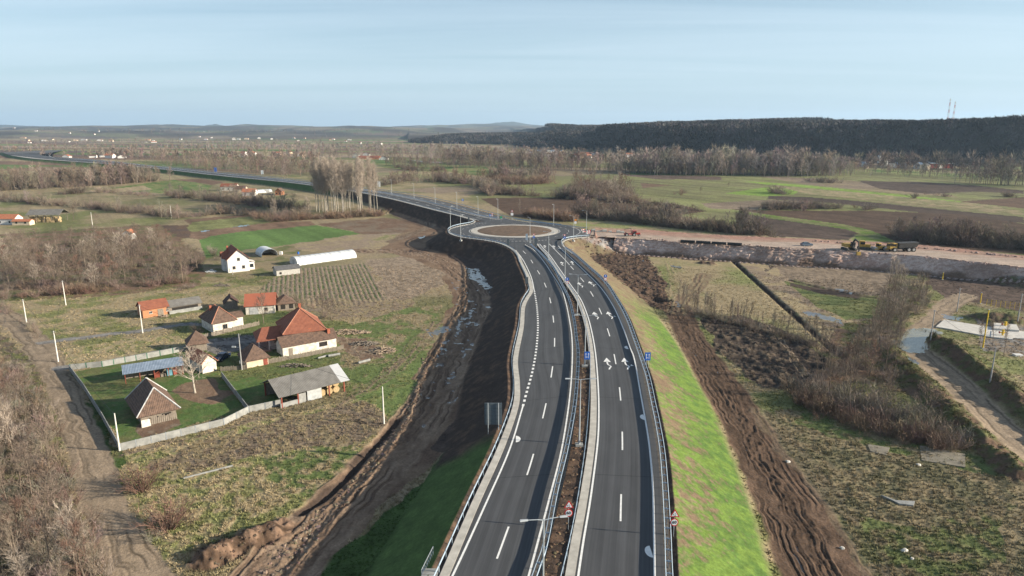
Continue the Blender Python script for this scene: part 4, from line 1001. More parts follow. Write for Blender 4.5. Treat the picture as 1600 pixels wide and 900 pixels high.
# --- merged growth nobody could count: templates replicated with numpy
def tmpl(t, tint_t=1.0):
    V = np.array(t.tv + t.cv) if t.tv else np.array(t.cv); o = len(t.tv); F = np.array(list(t.tf) + [(a + o, b + o, c + o) for a, b, c in t.cf]); return V, F
MIDT = [tmpl(gen_tree(80 + i, 10, 9, .2, 50, 4, 6, r0=.14, tw=.11, tl=1.5)) for i in range(4)]
FART = []
for i in range(4):
    t = TreeGen(90 + i); r = t.r
    t.twig(np.zeros(3), np.array([0, 0, 1.]), 9, .45)
    for k in range(46):
        z = 2.5 + 6.2 * r.random(); az = r.random() * 6.28; rad = 2.6 * (1 - ((z - 5) / 5.5) ** 2) * math.sqrt(r.random())
        t.twig(np.array([math.cos(az) * rad * .5, math.sin(az) * rad * .5, z - 1.2]), np.array([math.cos(az) * .7, math.sin(az) * .7, .9 + r.random()]), 1.6 + 1.4 * r.random(), .42)
    FART.append(tmpl(t))
SHRT = [tmpl(gen_shrub(70 + i, 3, 22, 45, .05, 5, .8)) for i in range(3)]
THNT = [tmpl(gen_tree(130 + i, 10, 8, .3, 30, 4, 5, r0=.12, tw=.07, lfac=.28)) for i in range(3)]
RIDT = []
for i in range(4):
    t = TreeGen(190 + i); r = t.r
    for k in range(20):
        z = 2.0 + 6.5 * r.random(); az = r.random() * 6.28; rad = 3.4 * (1 - ((z - 5) / 5.8) ** 2) * math.sqrt(r.random())
        t.twig(np.array([math.cos(az) * rad * .6, math.sin(az) * rad * .6, z - 1.0]), np.array([math.cos(az) * .8, math.sin(az) * .8, .8 + r.random()]), 2.2 + 1.6 * r.random(), 1.25)
    RIDT.append(tmpl(t))
Nv = NT('winter_growth'); Nv.set(.95, 0, .08); av = Nv.attr('Col'); Nv.base(av.outputs['Color'])
MVEG = Nv.m
VB, VR, VG, VP = c3(.200, .160, .130), c3(.205, .145, .112), c3(.215, .182, .150), c3(.30, .255, .22)
def mass(name, groups):
    """groups: list of (templates, base height, xs, ys, zs, heights, base colours (n,3), widen)"""
    Vs, Fs, Cs = [], [], []; o = 0
    for T, bh, xs, ys, zs, hs_, cols, wd in groups:
        n = len(xs); 
        if n == 0: continue
        pick = rng.integers(0, len(T), n); rot = rng.random(n) * 6.283
        for ti, (V, F) in enumerate(T):
            q = np.where(pick == ti)[0]
            if len(q) == 0: continue
            s = (hs_[q] / bh)[:, None]; c, sn = np.cos(rot[q])[:, None], np.sin(rot[q])[:, None]
            vx = (V[None, :, 0] * c - V[None, :, 1] * sn) * s * wd + xs[q][:, None]; vy = (V[None, :, 0] * sn + V[None, :, 1] * c) * s * wd + ys[q][:, None]; vz = V[None, :, 2] * s + zs[q][:, None]
            Vs.append(np.stack([vx, vy, vz], -1).reshape(-1, 3)); k = len(V)
            Fs.append((F[None] + (np.arange(len(q)) * k)[:, None, None] + o).reshape(-1, 3)); o += k * len(q)
            jit = (0.72 + .56 * rng.random((len(q), k, 1))); Cs.append((cols[q][:, None, :] * jit).reshape(-1, 3))
    V = np.vstack(Vs); cc = np.clip(np.vstack(Cs), 0.01, 1)
    ob = arr_mesh(name, V, np.vstack(Fs), MVEG, attrs={'Col': ('FLOAT_COLOR', np.c_[cc, np.ones(len(cc))])})
    tag(ob, kind='stuff'); return ob
def cvar(base, n, v=.22): return base[None, :] * (1 - v + 2 * v * rng.random((n, 1))) * (1 + .06 * rng.normal(size=(n, 3)))
def along(pts, n, spread, T, bh, h0, h1, colr, wd=1.0, jump=.5, gap=1):
    ln = smooth_line(PP(pts), 2.0); q = rng.random(n) ** 1.0 * (len(ln) - 1); i = q.astype(int)
    x = ln[i, 0] + rng.normal(0, spread * jump, n); y = ln[i, 1] + rng.normal(0, spread, n)
    g = fbm(x, y, 14, 2, 171); k = rng.random(n) < sm(g, .22, .5) + (.12 if gap else 1); x, y, g = x[k], y[k], g[k]
    x, y = clear(x, y); n = len(x); g = fbm(x, y, 14, 2, 171)
    hh = (h0 * .55 + (h1 * 1.08 - h0 * .55) * rng.random(n) ** 1.3) * (.65 + .7 * g)
    return (T, bh, x, y, height(x, y) - .05, hh, cvar(colr, n, .3) * (.8 + .4 * fbm(x, y, 9, 2, 173))[:, None], wd)
def clear(x, y):
    z, fo, d1, i1, d2, i2 = height(x, y, True); k = (d1 > 2) & (d2 > 1.5); return x[k], y[k]
def fill(pts, n, T, bh, h0, h1, colr, wd=1.0):
    poly = PP(pts); b = box_of(poly, 0); x = rng.uniform(b[0], b[1], n * 6); y = rng.uniform(b[2], b[3], n * 6); k = inside(x, y, poly); x, y = x[k][:n], y[k][:n]
    x, y = clear(x, y); n = len(x)
    return (T, bh, x, y, height(x, y) - .05, rng.uniform(h0, h1, n), cvar(colr, n), wd)
S, Mt, Ft = (SHRT, 3), (MIDT, 10), (FART, 9)
tag(mass('undergrowth', [
    fill([(0,560),(40,580),(80,640),(100,720),(135,810),(170,900),(190,1000),(0,1100),(-150,900)], 330, *S, 1.6, 3.4, VG),
    fill([(0,560),(40,580),(80,640),(100,720),(135,810),(170,900),(190,1000),(0,1100),(-150,900)], 150, *S, 1.4, 3.0, VR * .8),
    fill([(0,470),(95,462),(200,451),(314,438),(314,395),(240,372),(120,380),(0,392)], 520, *S, 2.0, 4.0, VB * .9),
    along([(0,466),(95,460),(200,450),(312,438)], 150, 1.2, *S, 2.0, 3.6, VR * .9),
    along([(1258,632),(1300,650),(1360,668),(1430,688),(1500,700)], 170, 2.3, *S, 1.4, 3.6, VR * .9),
    along([(1262,620),(1330,640),(1420,665),(1490,690)], 150, 3.0, *S, 1.6, 3.6, VG * .9),
    fill([(1265,628),(1330,655),(1400,640),(1410,575),(1395,540),(1430,495),(1452,480),(1440,430),(1405,455),(1385,480),(1345,525),(1300,560),(1270,600)], 260, *S, 1.8, 3.6, VG * .9),
    along([(1395,560),(1440,600),(1480,640),(1520,690)], 70, 1.2, *S, .7, 1.5, c3(.10, .10, .05)),
    along([(1448,532),(1475,548),(1510,575),(1550,605),(1600,645)], 120, 1.4, *S, .6, 1.3, c3(.09, .085, .05)),
    along([(1068,482),(1110,498),(1180,515),(1290,545)], 150, 1.5, *S, 1.0, 2.2, VG), along([(1062,474),(1110,496),(1180,515),(1290,545)], 90, 1.6, THNT, 10, 3.0, 6.0, VG, .8, .5, 0),
    along([(0,478),(20,492),(45,512),(62,530)], 60, 1, *S, 1.2, 2.2, VB),
    along([(200,760),(190,740),(205,790)], 10, 1, *S, 1, 1.6, VB), along([(240,800),(250,850)], 16, 1.2, *S, 1, 2, VG),
    along([(300,448),(280,455)], 20, 2, *S, 1, 2, VB), along([(440,470),(490,485),(520,500)], 40, 2.2, *S, 1.2, 2.6, VB),
    along([(330,388),(345,408)], 16, 2, *S, 2, 3.4, VG)]), kind='stuff')
mass('hedgerows', [
    along([(0,313),(60,318),(110,322),(160,327),(200,331),(262,337),(285,342)], 260, 3.5, *S, 3, 5.5, VB * .85, 1.4),
    along([(96,303),(110,303),(130,302)], 50, 3, *S, 5, 8, VB * .7, 1.4),
    along([(280,308),(330,312),(370,316),(420,322),(470,330)], 190, 5, *S, 3.5, 7, VB * .8, 1.3),
    along([(270,336),(300,338),(350,333),(400,336),(480,340)], 110, 3.5, *S, 3, 6, VB, 1.3),
    along([(400,340),(440,345),(490,342),(600,336)], 170, 3, *S, 2.5, 5, VR * .9, 1.3),
    along([(160,300),(200,303),(240,306),(280,304)], 60, 4, *S, 3, 5, VB, 1.3),
    along([(0,297),(60,293),(130,290),(235,283)], 300, 10, *S, 5, 8, VB * .85, 1.3),
    along([(0,297),(60,293),(130,290),(235,283)], 260, 16, *Mt, 11, 16, VB, 1.1),
    along([(905,337),(930,340),(980,345),(1040,352),(1100,358),(1160,364),(1200,367)], 640, 4.0, *S, 4, 7.5, VB * .95, 1.1, .5, 0),
    along([(905,335),(980,342),(1100,356),(1200,366)], 260, 3.4, *Mt, 6.5, 10.5, VG, 1.0),
    along([(1420,372),(1500,378),(1600,386)], 120, 5, *Mt, 7, 10, VB, 1.0),
    along([(0,313),(110,322),(200,331),(285,342)], 60, 3.5, *Mt, 5, 8, VG, 1.1), along([(280,308),(370,316),(470,330)], 70, 5, *Mt, 6, 10, VG, 1.1), along([(760,300),(800,304),(870,308),(930,312)], 60, 6, *Mt, 6, 10, VG, 1.1), along([(600,290),(700,285),(770,300)], 80, 6, *Mt, 7, 11, VG, 1.1),
    along([(820,335),(860,341),(900,346)], 130, 2.5, *S, 3, 5.5, VR, 1.2),
    along([(1420,372),(1470,376),(1520,381),(1580,385),(1660,396)], 460, 6, *S, 4, 8, VB * .9, 1.15, .5, 0),
    along([(1420,372),(1500,378),(1600,386)], 70, 5, *Mt, 7, 9, VG, 1.1),
    along([(1200,327),(1260,325),(1320,325),(1370,327)], 220, 5, *S, 3.5, 6, VB, 1.4),
    along([(760,300),(800,304),(870,308),(930,312)], 240, 6, *S, 4, 8, VB * .8, 1.3),
    along([(600,290),(640,282),(700,285),(760,292),(770,305)], 330, 6, *S, 5, 9, VB, 1.3),
    along([(610,285),(680,280),(760,288)], 120, 6, *Mt, 7, 11, VR, 1.2),
    along([(620,262),(660,268),(690,266)], 90, 7, *S, 5, 8, VB * .7, 1.3),
    along([(770,280),(800,283),(860,284)], 110, 8, *Mt, 9, 14, VB, 1.2), along([(765,283),(800,288),(862,286)], 160, 6, *S, 5, 9, VR, 1.3),
    fill([(885,306),(950,316),(998,319),(985,303),(960,290),(900,288)], 230, *S, 4, 8, VB, 1.3),
    along([(935,310),(1000,318),(1040,322),(1100,330)], 90, 4, *S, 2.5, 4.5, VB, 1.3),
    along([(1060,305),(1070,300)], 8, 3, *S, 3, 5, VB, 1.3), along([(1210,302),(1240,305)], 22, 4, *S, 4, 6.5, VB, 1.4), along([(1260,283),(1300,286),(1315,287)], 30, 5, *S, 4, 8, VB, 1.4),
    along([(1428,310),(1430,310)], 3, 1, *S, 4, 5, VB, 1.4), along([(1578,308),(1584,309)], 8, 2, *S, 4, 6, VB, 1.4), along([(1450,305),(1520,312)], 14, 3, *S, 2, 4, VB, 1.4)])
woods = []
for pts, n, sp_x, h0, h1, c_, T in (
    ([(985,268),(1060,271),(1150,272),(1260,273),(1300,273)], 620, 18, 15, 25, VP * .9, 'm'),
    ([(985,270),(1060,273),(1150,274),(1300,274)], 420, 12, 7, 13, VB, 'm'),
    ([(600,258),(700,262),(800,262),(900,266),(985,270)], 300, 10, 9, 15, VB, 'm'),
    ([(480,245),(560,247),(640,246),(740,252),(840,258),(900,262)], 360, 22, 13, 20, VP * .85, 'm'),
    ([(690,253),(760,257),(850,260),(920,262)], 260, 12, 13, 22, VB, 'm'),
    ([(1300,268),(1400,272),(1470,276),(1600,284)], 160, 22, 8, 14, VB, 'm'),
    ([(1530,286),(1570,289),(1620,291)], 60, 12, 16, 22, VG, 'm'),
    ([(300,262),(360,266),(400,268),(450,272),(480,275)], 220, 18, 9, 15, VB, 'm'),
    ([(240,252),(300,256),(350,258),(420,262),(500,268),(520,272)], 260, 20, 9, 16, VB * .9, 'm'),
    ([(0,262),(80,262),(160,264),(240,268),(330,274)], 0, 14, 5, 9, VB, 'm'),
    ([(140,243),(240,246),(340,247),(420,249),(480,250)], 380, 40, 10, 17, VB, 'f'),
    ([(0,240),(60,232),(130,230),(200,232),(330,236),(480,238)], 360, 60, 8, 14, VB, 'f'),
    ([(0,226),(150,222),(300,224),(420,226),(560,228),(640,232)], 480, 130, 8, 15, VG * .9, 'f'),
    ([(300,230),(420,232),(560,235),(700,236),(800,240)], 560, 80, 9, 17, VP * .8, 'f'),
    ([(0,216),(200,214),(400,215),(640,216)], 560, 420, 9, 15, VG * .8, 'f'),
    ([(820,248),(900,250),(960,254),(1000,258)], 160, 20, 10, 16, VB, 'f'),
    ([(860,238),(960,242),(1010,247)], 160, 25, 8, 14, VB, 'f'),
    ([(1000,250),(1100,256),(1250,262),(1350,264)], 260, 25, 12, 20, VG, 'f'),
    ([(1350,258),(1450,262),(1600,268)], 220, 20, 12, 22, VB * .85, 'f')):
    if n: woods.append(along(pts, n, sp_x, *(Mt if T == 'm' else Ft), h0, h1, c_, 1.15, 1.0, 0 if T == 'm' else 1))
mass('far_woods', woods)
# forest on the ridges
def forest(n, xr, yr, h0, h1, colr, wd):
    x = rng.uniform(*xr, n); y = rng.uniform(*yr, n); z, fo, *_ = height(x, y, True)
    top = 1.0
    k = (fo > .35) & (fbm(x, y, 90, 2, 131) > .16); x, y, z = x[k], y[k], z[k]; n = len(x)
    cc = cvar(colr, n, .35) * (.5 + 1.0 * sm(fbm(x, y, 60, 3, 137), .3, .7))[:, None]
    return (RIDT, 9, x, y, z - .5, rng.uniform(h0, h1, n), cc, wd)
mass('ridge_forest', [forest(30000, (120, 1500), (560, 1900), 10, 16, c3(.052, .048, .048), 1.3), forest(17000, (-450, 900), (1500, 3000), 11, 17, c3(.058, .053, .052), 1.6)])
# dry grass tussocks on the near land
def tufts(n, rmax, rmin=45):
    rr = rmin * (rmax / rmin) ** rng.random(n); a = rng.uniform(R(-42), R(42), n); x = rr * np.sin(a); y = rr * np.cos(a)
    z, fo, d1, i1, d2, i2 = height(x, y, True)
    i = np.clip(np.searchsorted(rs, rr) - 1, 0, NRr - 1); j = np.clip(((a - th[0]) / (th[1] - th[0])).round().astype(int), 0, NT_ - 1); q = i * NT_ + j
    cc = col[q]; zz = Z[q]; veg = (cc[:, 1] > .062) & (cc[:, 0] / cc[:, 1] < 1.36) & (wet[q] < .5) & ((d1 > 12) | (y > 400) | (zz < .4)) & (d2 > 0) & (tuft[q] > .3)
    x, y, zz, cc = x[veg], y[veg], zz[veg], cc[veg]; n = len(x)
    gr = cc[:, 1] > cc[:, 0] * 1.15
    h = np.where(gr, .12, .21) * (.6 + .9 * rng.random(n)) 
    T = []
    for i_ in range(3):
        t = TreeGen(300 + i_)
        for k in range(7):
            az = t.r.random() * 6.28; an = .25 + .7 * t.r.random(); t.twig(np.array([math.cos(az) * .2, math.sin(az) * .2, -.1]), np.array([math.cos(az) * math.sin(an), math.sin(az) * math.sin(an), math.cos(an)]), 1.0 + .5 * t.r.random(), .38)
        T.append(tmpl(t))
    return (T, 1.0, x, y, zz, h, cc * (1.0 + .5 * rng.random((n, 1))), 1.3)
mass('dry_grass', [tufts(150000, 260)])
# ------------------------------------------------------------------ buildings
def roofmat(name, c, c2, rough=.85, scale=1.0, stripe=0.0, sx=True, metal=0.0):
    if name in MATS: return MATS[name]
    N = NT(name); N.set(rough, metal, .25)
    a = N.noise(scale, 5); b = N.noise(6.0, 2); c_ = N.ramp(N.math('ADD', N.math('MULTIPLY', a, .65), N.math('MULTIPLY', b, .35)), [(.36, c), (.62, c2)])
    wv = N.n('ShaderNodeTexWave', wave_type='BANDS', bands_direction='X' if sx else 'Y'); wv.inputs['Scale'].default_value = 1.1; wv.inputs['Distortion'].default_value = .15; N.l(N.coord(), wv.inputs[0])
    if stripe: c_ = N.mix(N.math('MULTIPLY', wv.outputs[1], stripe), c_, (0.0, 0.0, 0.0), 'MIX')
    N.base(c_); N.bump(wv.outputs[1], .5, .06); MATS[name] = N.m; return N.m
R_RED = roofmat('red_roof_tiles', (.185, .068, .045), (.275, .105, .065), stripe=.12)
R_ORG = roofmat('orange_roof_tiles', (.33, .12, .065), (.44, .18, .10), stripe=.1)
R_OLD = roofmat('old_brown_roof_tiles', (.075, .052, .042), (.185, .12, .09), scale=1.6, stripe=.25)
R_DRK = roofmat('dark_roof_tiles', (.045, .03, .028), (.10, .055, .045), stripe=.2)
R_GRY = roofmat('grey_cement_sheets', (.125, .12, .112), (.20, .193, .182), scale=.7, stripe=.15)
R_BLU = roofmat('bluish_metal_sheets', (.22, .28, .36), (.40, .48, .58), rough=.4, scale=.8, stripe=.35, metal=.3)
W_WHT = mat('white_render', (.54, .53, .51), .85, var=.10, scale=.9, col2=(.66, .65, .63)); W_OLD = mat('old_whitewash', (.42, .38, .33), .9, scale=1.0, col2=(.70, .67, .61))
W_PNK = mat('pinkish_render', (.58, .47, .45), .85, var=.08, scale=.8); W_BRK = mat('orange_brick', (.34, .15, .075), .9, scale=3, col2=(.46, .22, .12))
W_BGE = mat('beige_render', (.52, .41, .30), .9, scale=1.2, col2=(.66, .55, .42)); WOOD = mat('weathered_boards', (.13, .11, .09), .9, scale=2, col2=(.28, .24, .20), mscale=(6, 6, .6))
WOODR = mat('red_brown_posts', (.22, .06, .04), .8, var=.2, scale=2); GLASS = mat('dark_window_glass', (.02, .025, .03), .08, var=.1, spec=.6)
FRM = mat('window_frame_paint', (.55, .52, .48), .6, var=.1); DARKIN = mat('dark_interior', (.025, .022, .02), .95, var=.3)
BRKRED = mat('chimney_brick', (.30, .10, .06), .9, var=.25, scale=4); CONCW = mat('concrete_panel', (.20, .205, .20), .9, scale=.9, col2=(.31, .315, .305), bump=.3)
STRAW = mat('straw', (.30, .215, .11), .95, scale=4, col2=(.44, .34, .20), bump=.8); FOIL = mat('greenhouse_film', (.48, .50, .51), .35, scale=.6, col2=(.60, .62, .63), spec=.5)
PLAST = mat('grey_tarpaulin', (.30, .32, .33), .5, scale=1.5, col2=(.42, .44, .45)); RIDGE = mat('ridge_tiles', (.32, .15, .10), .85, var=.2, scale=3)
def frame_from(A, B):
    a = Vector(G(*A)) if len(A) == 2 else Vector(A); b = Vector(G(*B)) if len(B) == 2 else Vector(B)
    d = b - a; return a, math.atan2(d.y, d.x), math.hypot(d.x, d.y)
def gable_pts(W, D, h, rise, axis):
    if axis == 'x': return [((0, 0), (0, D), (0, D / 2))], None
def building(name, label, cat, A, B, D, h, rise, roof='gable', axis='x', wall=W_WHT, rmat=R_RED, over=.45, wins=(), chim=(), group=None, W=None, peak=None, dorm=None, open_front=False, ridge=None, doorc=None):
    """A, B: feet of the wall facing the camera, left and right; D depth, h eaves height, rise of the roof"""
    a, rz, L = frame_from(A, B); L = W or L
    z0 = min(a.z, hz(a.x + L * math.cos(rz), a.y + L * math.sin(rz))) - .1
    t = thing(name, label, cat, (a.x, a.y, z0), rz, group)
    w_ = MB()
    if not open_front:
        if roof == 'gable' and axis == 'x':
            vs = [(0, 0, 0), (L, 0, 0), (L, D, 0), (0, D, 0), (0, 0, h), (L, 0, h), (L, D, h), (0, D, h), (0, D / 2, h + rise), (L, D / 2, h + rise)]
            w_.add(vs, [(0, 1, 5, 4), (1, 2, 6, 9, 5), (2, 3, 7, 6), (3, 0, 4, 8, 7), (4, 5, 9, 8), (6, 7, 8, 9)])
        elif roof == 'gable':
            vs = [(0, 0, 0), (L, 0, 0), (L, D, 0), (0, D, 0), (0, 0, h), (L, 0, h), (L, D, h), (0, D, h), (L / 2, 0, h + rise), (L / 2, D, h + rise)]
            w_.add(vs, [(0, 1, 5, 8, 4), (1, 2, 6, 5), (2, 3, 7, 9, 6), (3, 0, 4, 7), (4, 8, 9, 7), (5, 6, 9, 8)])
        elif roof == 'mono':
            vs = [(0, 0, 0), (L, 0, 0), (L, D, 0), (0, D, 0), (0, 0, h), (L, 0, h), (L, D, h + rise), (0, D, h + rise)]
            w_.add(vs, [(0, 1, 5, 4), (1, 2, 6, 5), (2, 3, 7, 6), (3, 0, 4, 7), (4, 5, 6, 7)])
        else: w_.box(0, L, 0, D, 0, h)
        w_.build('wall', wall, t)
    r = MB(); o = over; e = .06; th = .12
    if roof == 'gable':
        if axis == 'x':
            k = rise / (D / 2); r.slab([(-o, -o, h - o * k + e + th), (L + o, -o, h - o * k + e + th), (L + o, D / 2, h + rise + e + th), (-o, D / 2, h + rise + e + th)], th)
            r.slab([(-o, D / 2, h + rise + e + th - .003), (L + o, D / 2, h + rise + e + th - .003), (L + o, D + o, h - o * k + e + th), (-o, D + o, h - o * k + e + th)], th)
            rd = [(-o, D / 2, h + rise + e + th + .03), (L + o, D / 2, h + rise + e + th + .03)]
        else:
            k = rise / (L / 2); r.slab([(-o, -o, h - o * k + e + th), (-o, D + o, h - o * k + e + th), (L / 2, D + o, h + rise + e + th), (L / 2, -o, h + rise + e + th)], th)
            r.slab([(L / 2, -o, h + rise + e + th - .003), (L / 2, D + o, h + rise + e + th - .003), (L + o, D + o, h - o * k + e + th), (L + o, -o, h - o * k + e + th)], th)
            rd = [(L / 2, -o, h + rise + e + th + .03), (L / 2, D + o, h + rise + e + th + .03)]
    elif roof == 'mono':
        k = rise / D; r.slab([(-o, -o, h - o * k + e + th), (L + o, -o, h - o * k + e + th), (L + o, D + o, h + rise + o * k + e + th), (-o, D + o, h + rise + o * k + e + th)], th); rd = None
    else:      # hip
        s_ = min(L, D) / 2 * (peak if peak is not None else 1.0); ze = h + e
        if L >= D: p, q = (s_, D / 2, h + rise), (L - s_, D / 2, h + rise)
        else: p, q = (L / 2, s_, h + rise), (L / 2, D - s_, h + rise)
        if abs(p[0] - q[0]) + abs(p[1] - q[1]) < .1: q = (q[0] + .05, q[1], q[2])
        c = [(-o, -o, ze - .25), (L + o, -o, ze - .25), (L + o, D + o, ze - .25), (-o, D + o, ze - .25)]; low = [(x, y, z - .12) for x, y, z in c]
        vs = c + [p, q] + low
        if L >= D: fs = [(0, 1, 5, 4), (1, 2, 5), (2, 3, 4, 5), (3, 0, 4)]
        else: fs = [(0, 1, 4), (1, 2, 5, 4), (2, 3, 5), (3, 0, 4, 5)]
        r.add(vs, fs + [(0, 6, 7, 1), (1, 7, 8, 2), (2, 8, 9, 3), (3, 9, 6, 0), (9, 8, 7, 6)])
        rd = None
        if ridge:
            for i, pk in ((0, p), (1, q if L >= D else p), (2, q), (3, p if L >= D else q)):
                m_ = MB(); m_.tube([Vector(c[i]) + Vector((0, 0, .05)), Vector(pk) + Vector((0, 0, .05))], .13, 5); m_.build('hip_ridge', ridge, t)
    ro = r.build('roof', rmat, t)
    if rd and ridge: m_ = MB(); m_.tube(rd, .14, 5); m_.build('ridge_cap', ridge, ro)
    for (side, x, z, ww, wh, kind) in wins:
        # placed on a wall of the house, glass in a frame
        if side == 'F': M = Matrix.Translation((x, 0, z))
        elif side == 'B': M = Matrix.Translation((x, D, z)) @ Matrix.Rotation(math.pi, 4, 'Z')
        elif side == 'L': M = Matrix.Translation((0, x, z)) @ Matrix.Rotation(-math.pi / 2, 4, 'Z')
        else: M = Matrix.Translation((L, x, z)) @ Matrix.Rotation(math.pi / 2, 4, 'Z')
        if kind in ('door', 'gate'):
            m_ = MB(); m_.cbox((ww / 2, -.03, wh / 2), (ww, .07, wh), M); d = m_.build('door', doorc or WOOD, t)
            m_ = MB(); m_.cbox((ww * .85, -.09, wh * .5), (.05, .06, .12), M); m_.build('handle', MATS['window_frame_paint'], d)
        elif kind == 'open':
            m_ = MB(); m_.cbox((ww / 2, .0, wh / 2), (ww, .04, wh), M); m_.build('opening', DARKIN, t)
        else:
            m_ = MB()
            for bx in ((0, .05, 0, wh), (ww - .05, ww, 0, wh), (.05, ww - .05, 0, .05), (.05, ww - .05, wh - .05, wh), (ww / 2 - .02, ww / 2 + .02, .05, wh - .05)):
                m_.cbox(((bx[0] + bx[1]) / 2, -.03, (bx[2] + bx[3]) / 2), (bx[1] - bx[0], .09, bx[3] - bx[2]), M)
            m_.cbox((ww / 2, -.07, -.04), (ww + .16, .16, .05), M)
            f_ = m_.build('window', FRM if kind == 'w' else WOOD, t)
            m_ = MB(); m_.cbox((ww / 2, .0, wh / 2), (ww - .1, .03, wh - .1), M); m_.build('pane', GLASS, f_)
    for (x, y, zb, zt, s_) in chim:
        m_ = MB(); m_.box(x, x + s_, y, y + s_, zb, zt); m_.box(x - .06, x + s_ + .06, y - .06, y + s_ + .06, zt - .15, zt - .03); m_.build('chimney', BRKRED, ro)
    return t, L
def chd(t, nm, m, f): q = MB(); f(q); return q.build(nm, m, t)
# 1 white house with a red roof and two gables
t, L = building('white_house', 'white two storey house with steep red tiled roof beside the greenhouses', 'house', (357, 426.5), (390.5, 423), 12, 5.0, 3.4, 'gable', 'y', W_WHT, R_RED, .5,
   [('F', 1.6, 1.3, 1.0, 1.1, 'wd'), ('F', 4.9, 1.3, 1.0, 1.1, 'wd'), ('F', 3.4, 4.3, .95, 1.05, 'wd'), ('L', 2.6 - 5.5, 1.2, .9, 1.1, 'w'), ('L', -8.4, 1.2, .9, 1.1, 'w')], [(L_ := 1.6, 9.4, 5.5, 8.6, .6)], ridge=RIDGE)
chd(t, 'side_gable', W_WHT, lambda q: q.add([(-.9, 4.2, 0), (-.9, 8.2, 0), (-.9, 8.2, 5.0), (-.9, 6.2, 6.9), (-.9, 4.2, 5.0), (3, 4.2, 0), (3, 8.2, 0), (3, 8.2, 5), (3, 6.2, 6.9), (3, 4.2, 5)], [(0, 4, 3, 2, 1), (5, 6, 7, 8, 9), (0, 5, 9, 4), (1, 2, 7, 6), (3, 4, 9, 8), (2, 3, 8, 7)]))
chd(t, 'gable_roof', R_RED, lambda q: (q.slab([(-1.3, 3.8, 4.85), (-1.3, 6.2, 7.15), (3.2, 6.2, 7.15), (3.2, 3.8, 4.85)], .12), q.slab([(-1.3, 8.6, 4.85), (3.2, 8.6, 4.85), (3.2, 6.2, 7.147), (-1.3, 6.2, 7.147)], .12)))
chd(t, 'porch', W_WHT, lambda q: q.box(L + .01, L + 2.2, 2.0, 5.5, 0, 3.0)); chd(t, 'porch_roof', FRM, lambda q: q.slab([(L + .02, 1.8, 3.7), (L + 2.5, 1.8, 3.05), (L + 2.5, 5.8, 3.05), (L + .02, 5.8, 3.7)], .1))
d_ = chd(t, 'porch_window', GLASS, lambda q: (q.box(L + .5, L + 1.8, 1.96, 2.03, 1.0, 2.3)))
# greenhouses
def greenhouse(label, A, B, length, rad, open_end=False, hscale=1.0):
    a, rz, L = frame_from(A, B); t = thing('greenhouse', label, 'greenhouse', (a.x, a.y, a.z - .05), rz)
    n = 14; m_ = MB(); ribs = MB(); segs = int(length / 2)
    for k in range(segs + 1):
        y = length * k / segs; 
        for i in range(n + 1):
            g = math.pi * i / n; rr = 1 - .012 * (k % 2); m_.v.append((L / 2 - math.cos(g) * L / 2 * rr, y, math.sin(g) ** .75 * rad * hscale * rr + .02))
    for k in range(segs):
        for i in range(n): a_ = k * (n + 1) + i; m_.f.append((a_, a_ + 1, a_ + n + 2, a_ + n + 1))
    m_.build('film_cover', FOIL, t, smooth=True)
    for k in range(segs + 1):
        y = length * k / segs; q = MB(); q.tube([(L / 2 - math.cos(math.pi * i / 10) * L / 2 * 1.01, y, math.sin(math.pi * i / 10) ** .75 * rad * 1.01 * hscale) for i in range(11)], .05, 4); q.build('hoop', MGALV, t)
    if not open_end:
        q = MB(); q.v = [(L / 2 - math.cos(math.pi * i / n) * L / 2, -.02, math.sin(math.pi * i / n) ** .75 * rad * hscale) for i in range(n + 1)]; q.f = [tuple(range(n + 1))]
        q.v += [(x, .06, z) for x, y, z in q.v]; q.f.append(tuple(range(n + 1, 2 * n + 2))[::-1]); e_ = q.build('end_wall', FOIL, t)
        q = MB(); q.box(L * .38, L * .62, -.1, -.04, 0, 2.1); q.build('door', PLAST, e_)
    q = MB(); q.v = [(L / 2 - math.cos(math.pi * i / n) * L / 2, length, math.sin(math.pi * i / n) ** .75 * rad * hscale) for i in range(n + 1)]; q.f = [tuple(range(n + 1))]; q.build('back_wall', FOIL, t)
    return t
MGALV = mat('galvanised_steel', (.42, .46, .50), .45, .55, var=.12, scale=2)
def gh(label, A, B, C_, **k):
    """A,B = near end feet, C_ = far foot on the B side, gives length"""
    return greenhouse(label, A, B, **k)
a = Vector(G(465, 415.5)); b = Vector(G(557.5, 402.5)); ax = (b - a).normalized(); n_ = Vector((-ax.y, ax.x, 0)); q0 = a + n_ * 7.0
greenhouse('long white film tunnel greenhouse beside the striped garden plot', tuple(q0), tuple(a), (b - a).length, 3.1)
a = Vector(G(428, 399.5)); b = Vector(G(409, 402)); dr = Vector(G(386, 397)) - b; dr.z = 0
ax = (Vector(G(391, 393)) - b).normalized(); n_ = Vector((ax.y, -ax.x, 0)); greenhouse('short film tunnel greenhouse with open end behind the white house', tuple(b), tuple(b + n_ * 6.5), 9, 3.1, True)
building('small_shed', 'small grey board shed in front of the long greenhouse', 'shed', (432.5, 431.5), (469, 427), 4.5, 2.2, 1.0, 'gable', 'x', mat('pale_boards', (.30, .29, .27), .9, scale=2, col2=(.45, .44, .41)), roofmat('slate_grey_sheets', (.09, .09, .095), (.15, .15, .155), stripe=.3), .35, [('F', 1, .6, .8, .8, 'open')])
building('brick_shed', 'orange brick shed with red tiled roof beside the white pole', 'shed', (224, 497.5), (264, 491), 5.5, 2.5, 1.7, 'gable', 'x', W_BRK, R_RED, .35, [('F', 1.6, 1.1, .8, .7, 'w'), ('F', 6.0, 1.1, .7, .7, 'w'), ('F', 3.8, .05, 1.5, 2.0, 'door')])
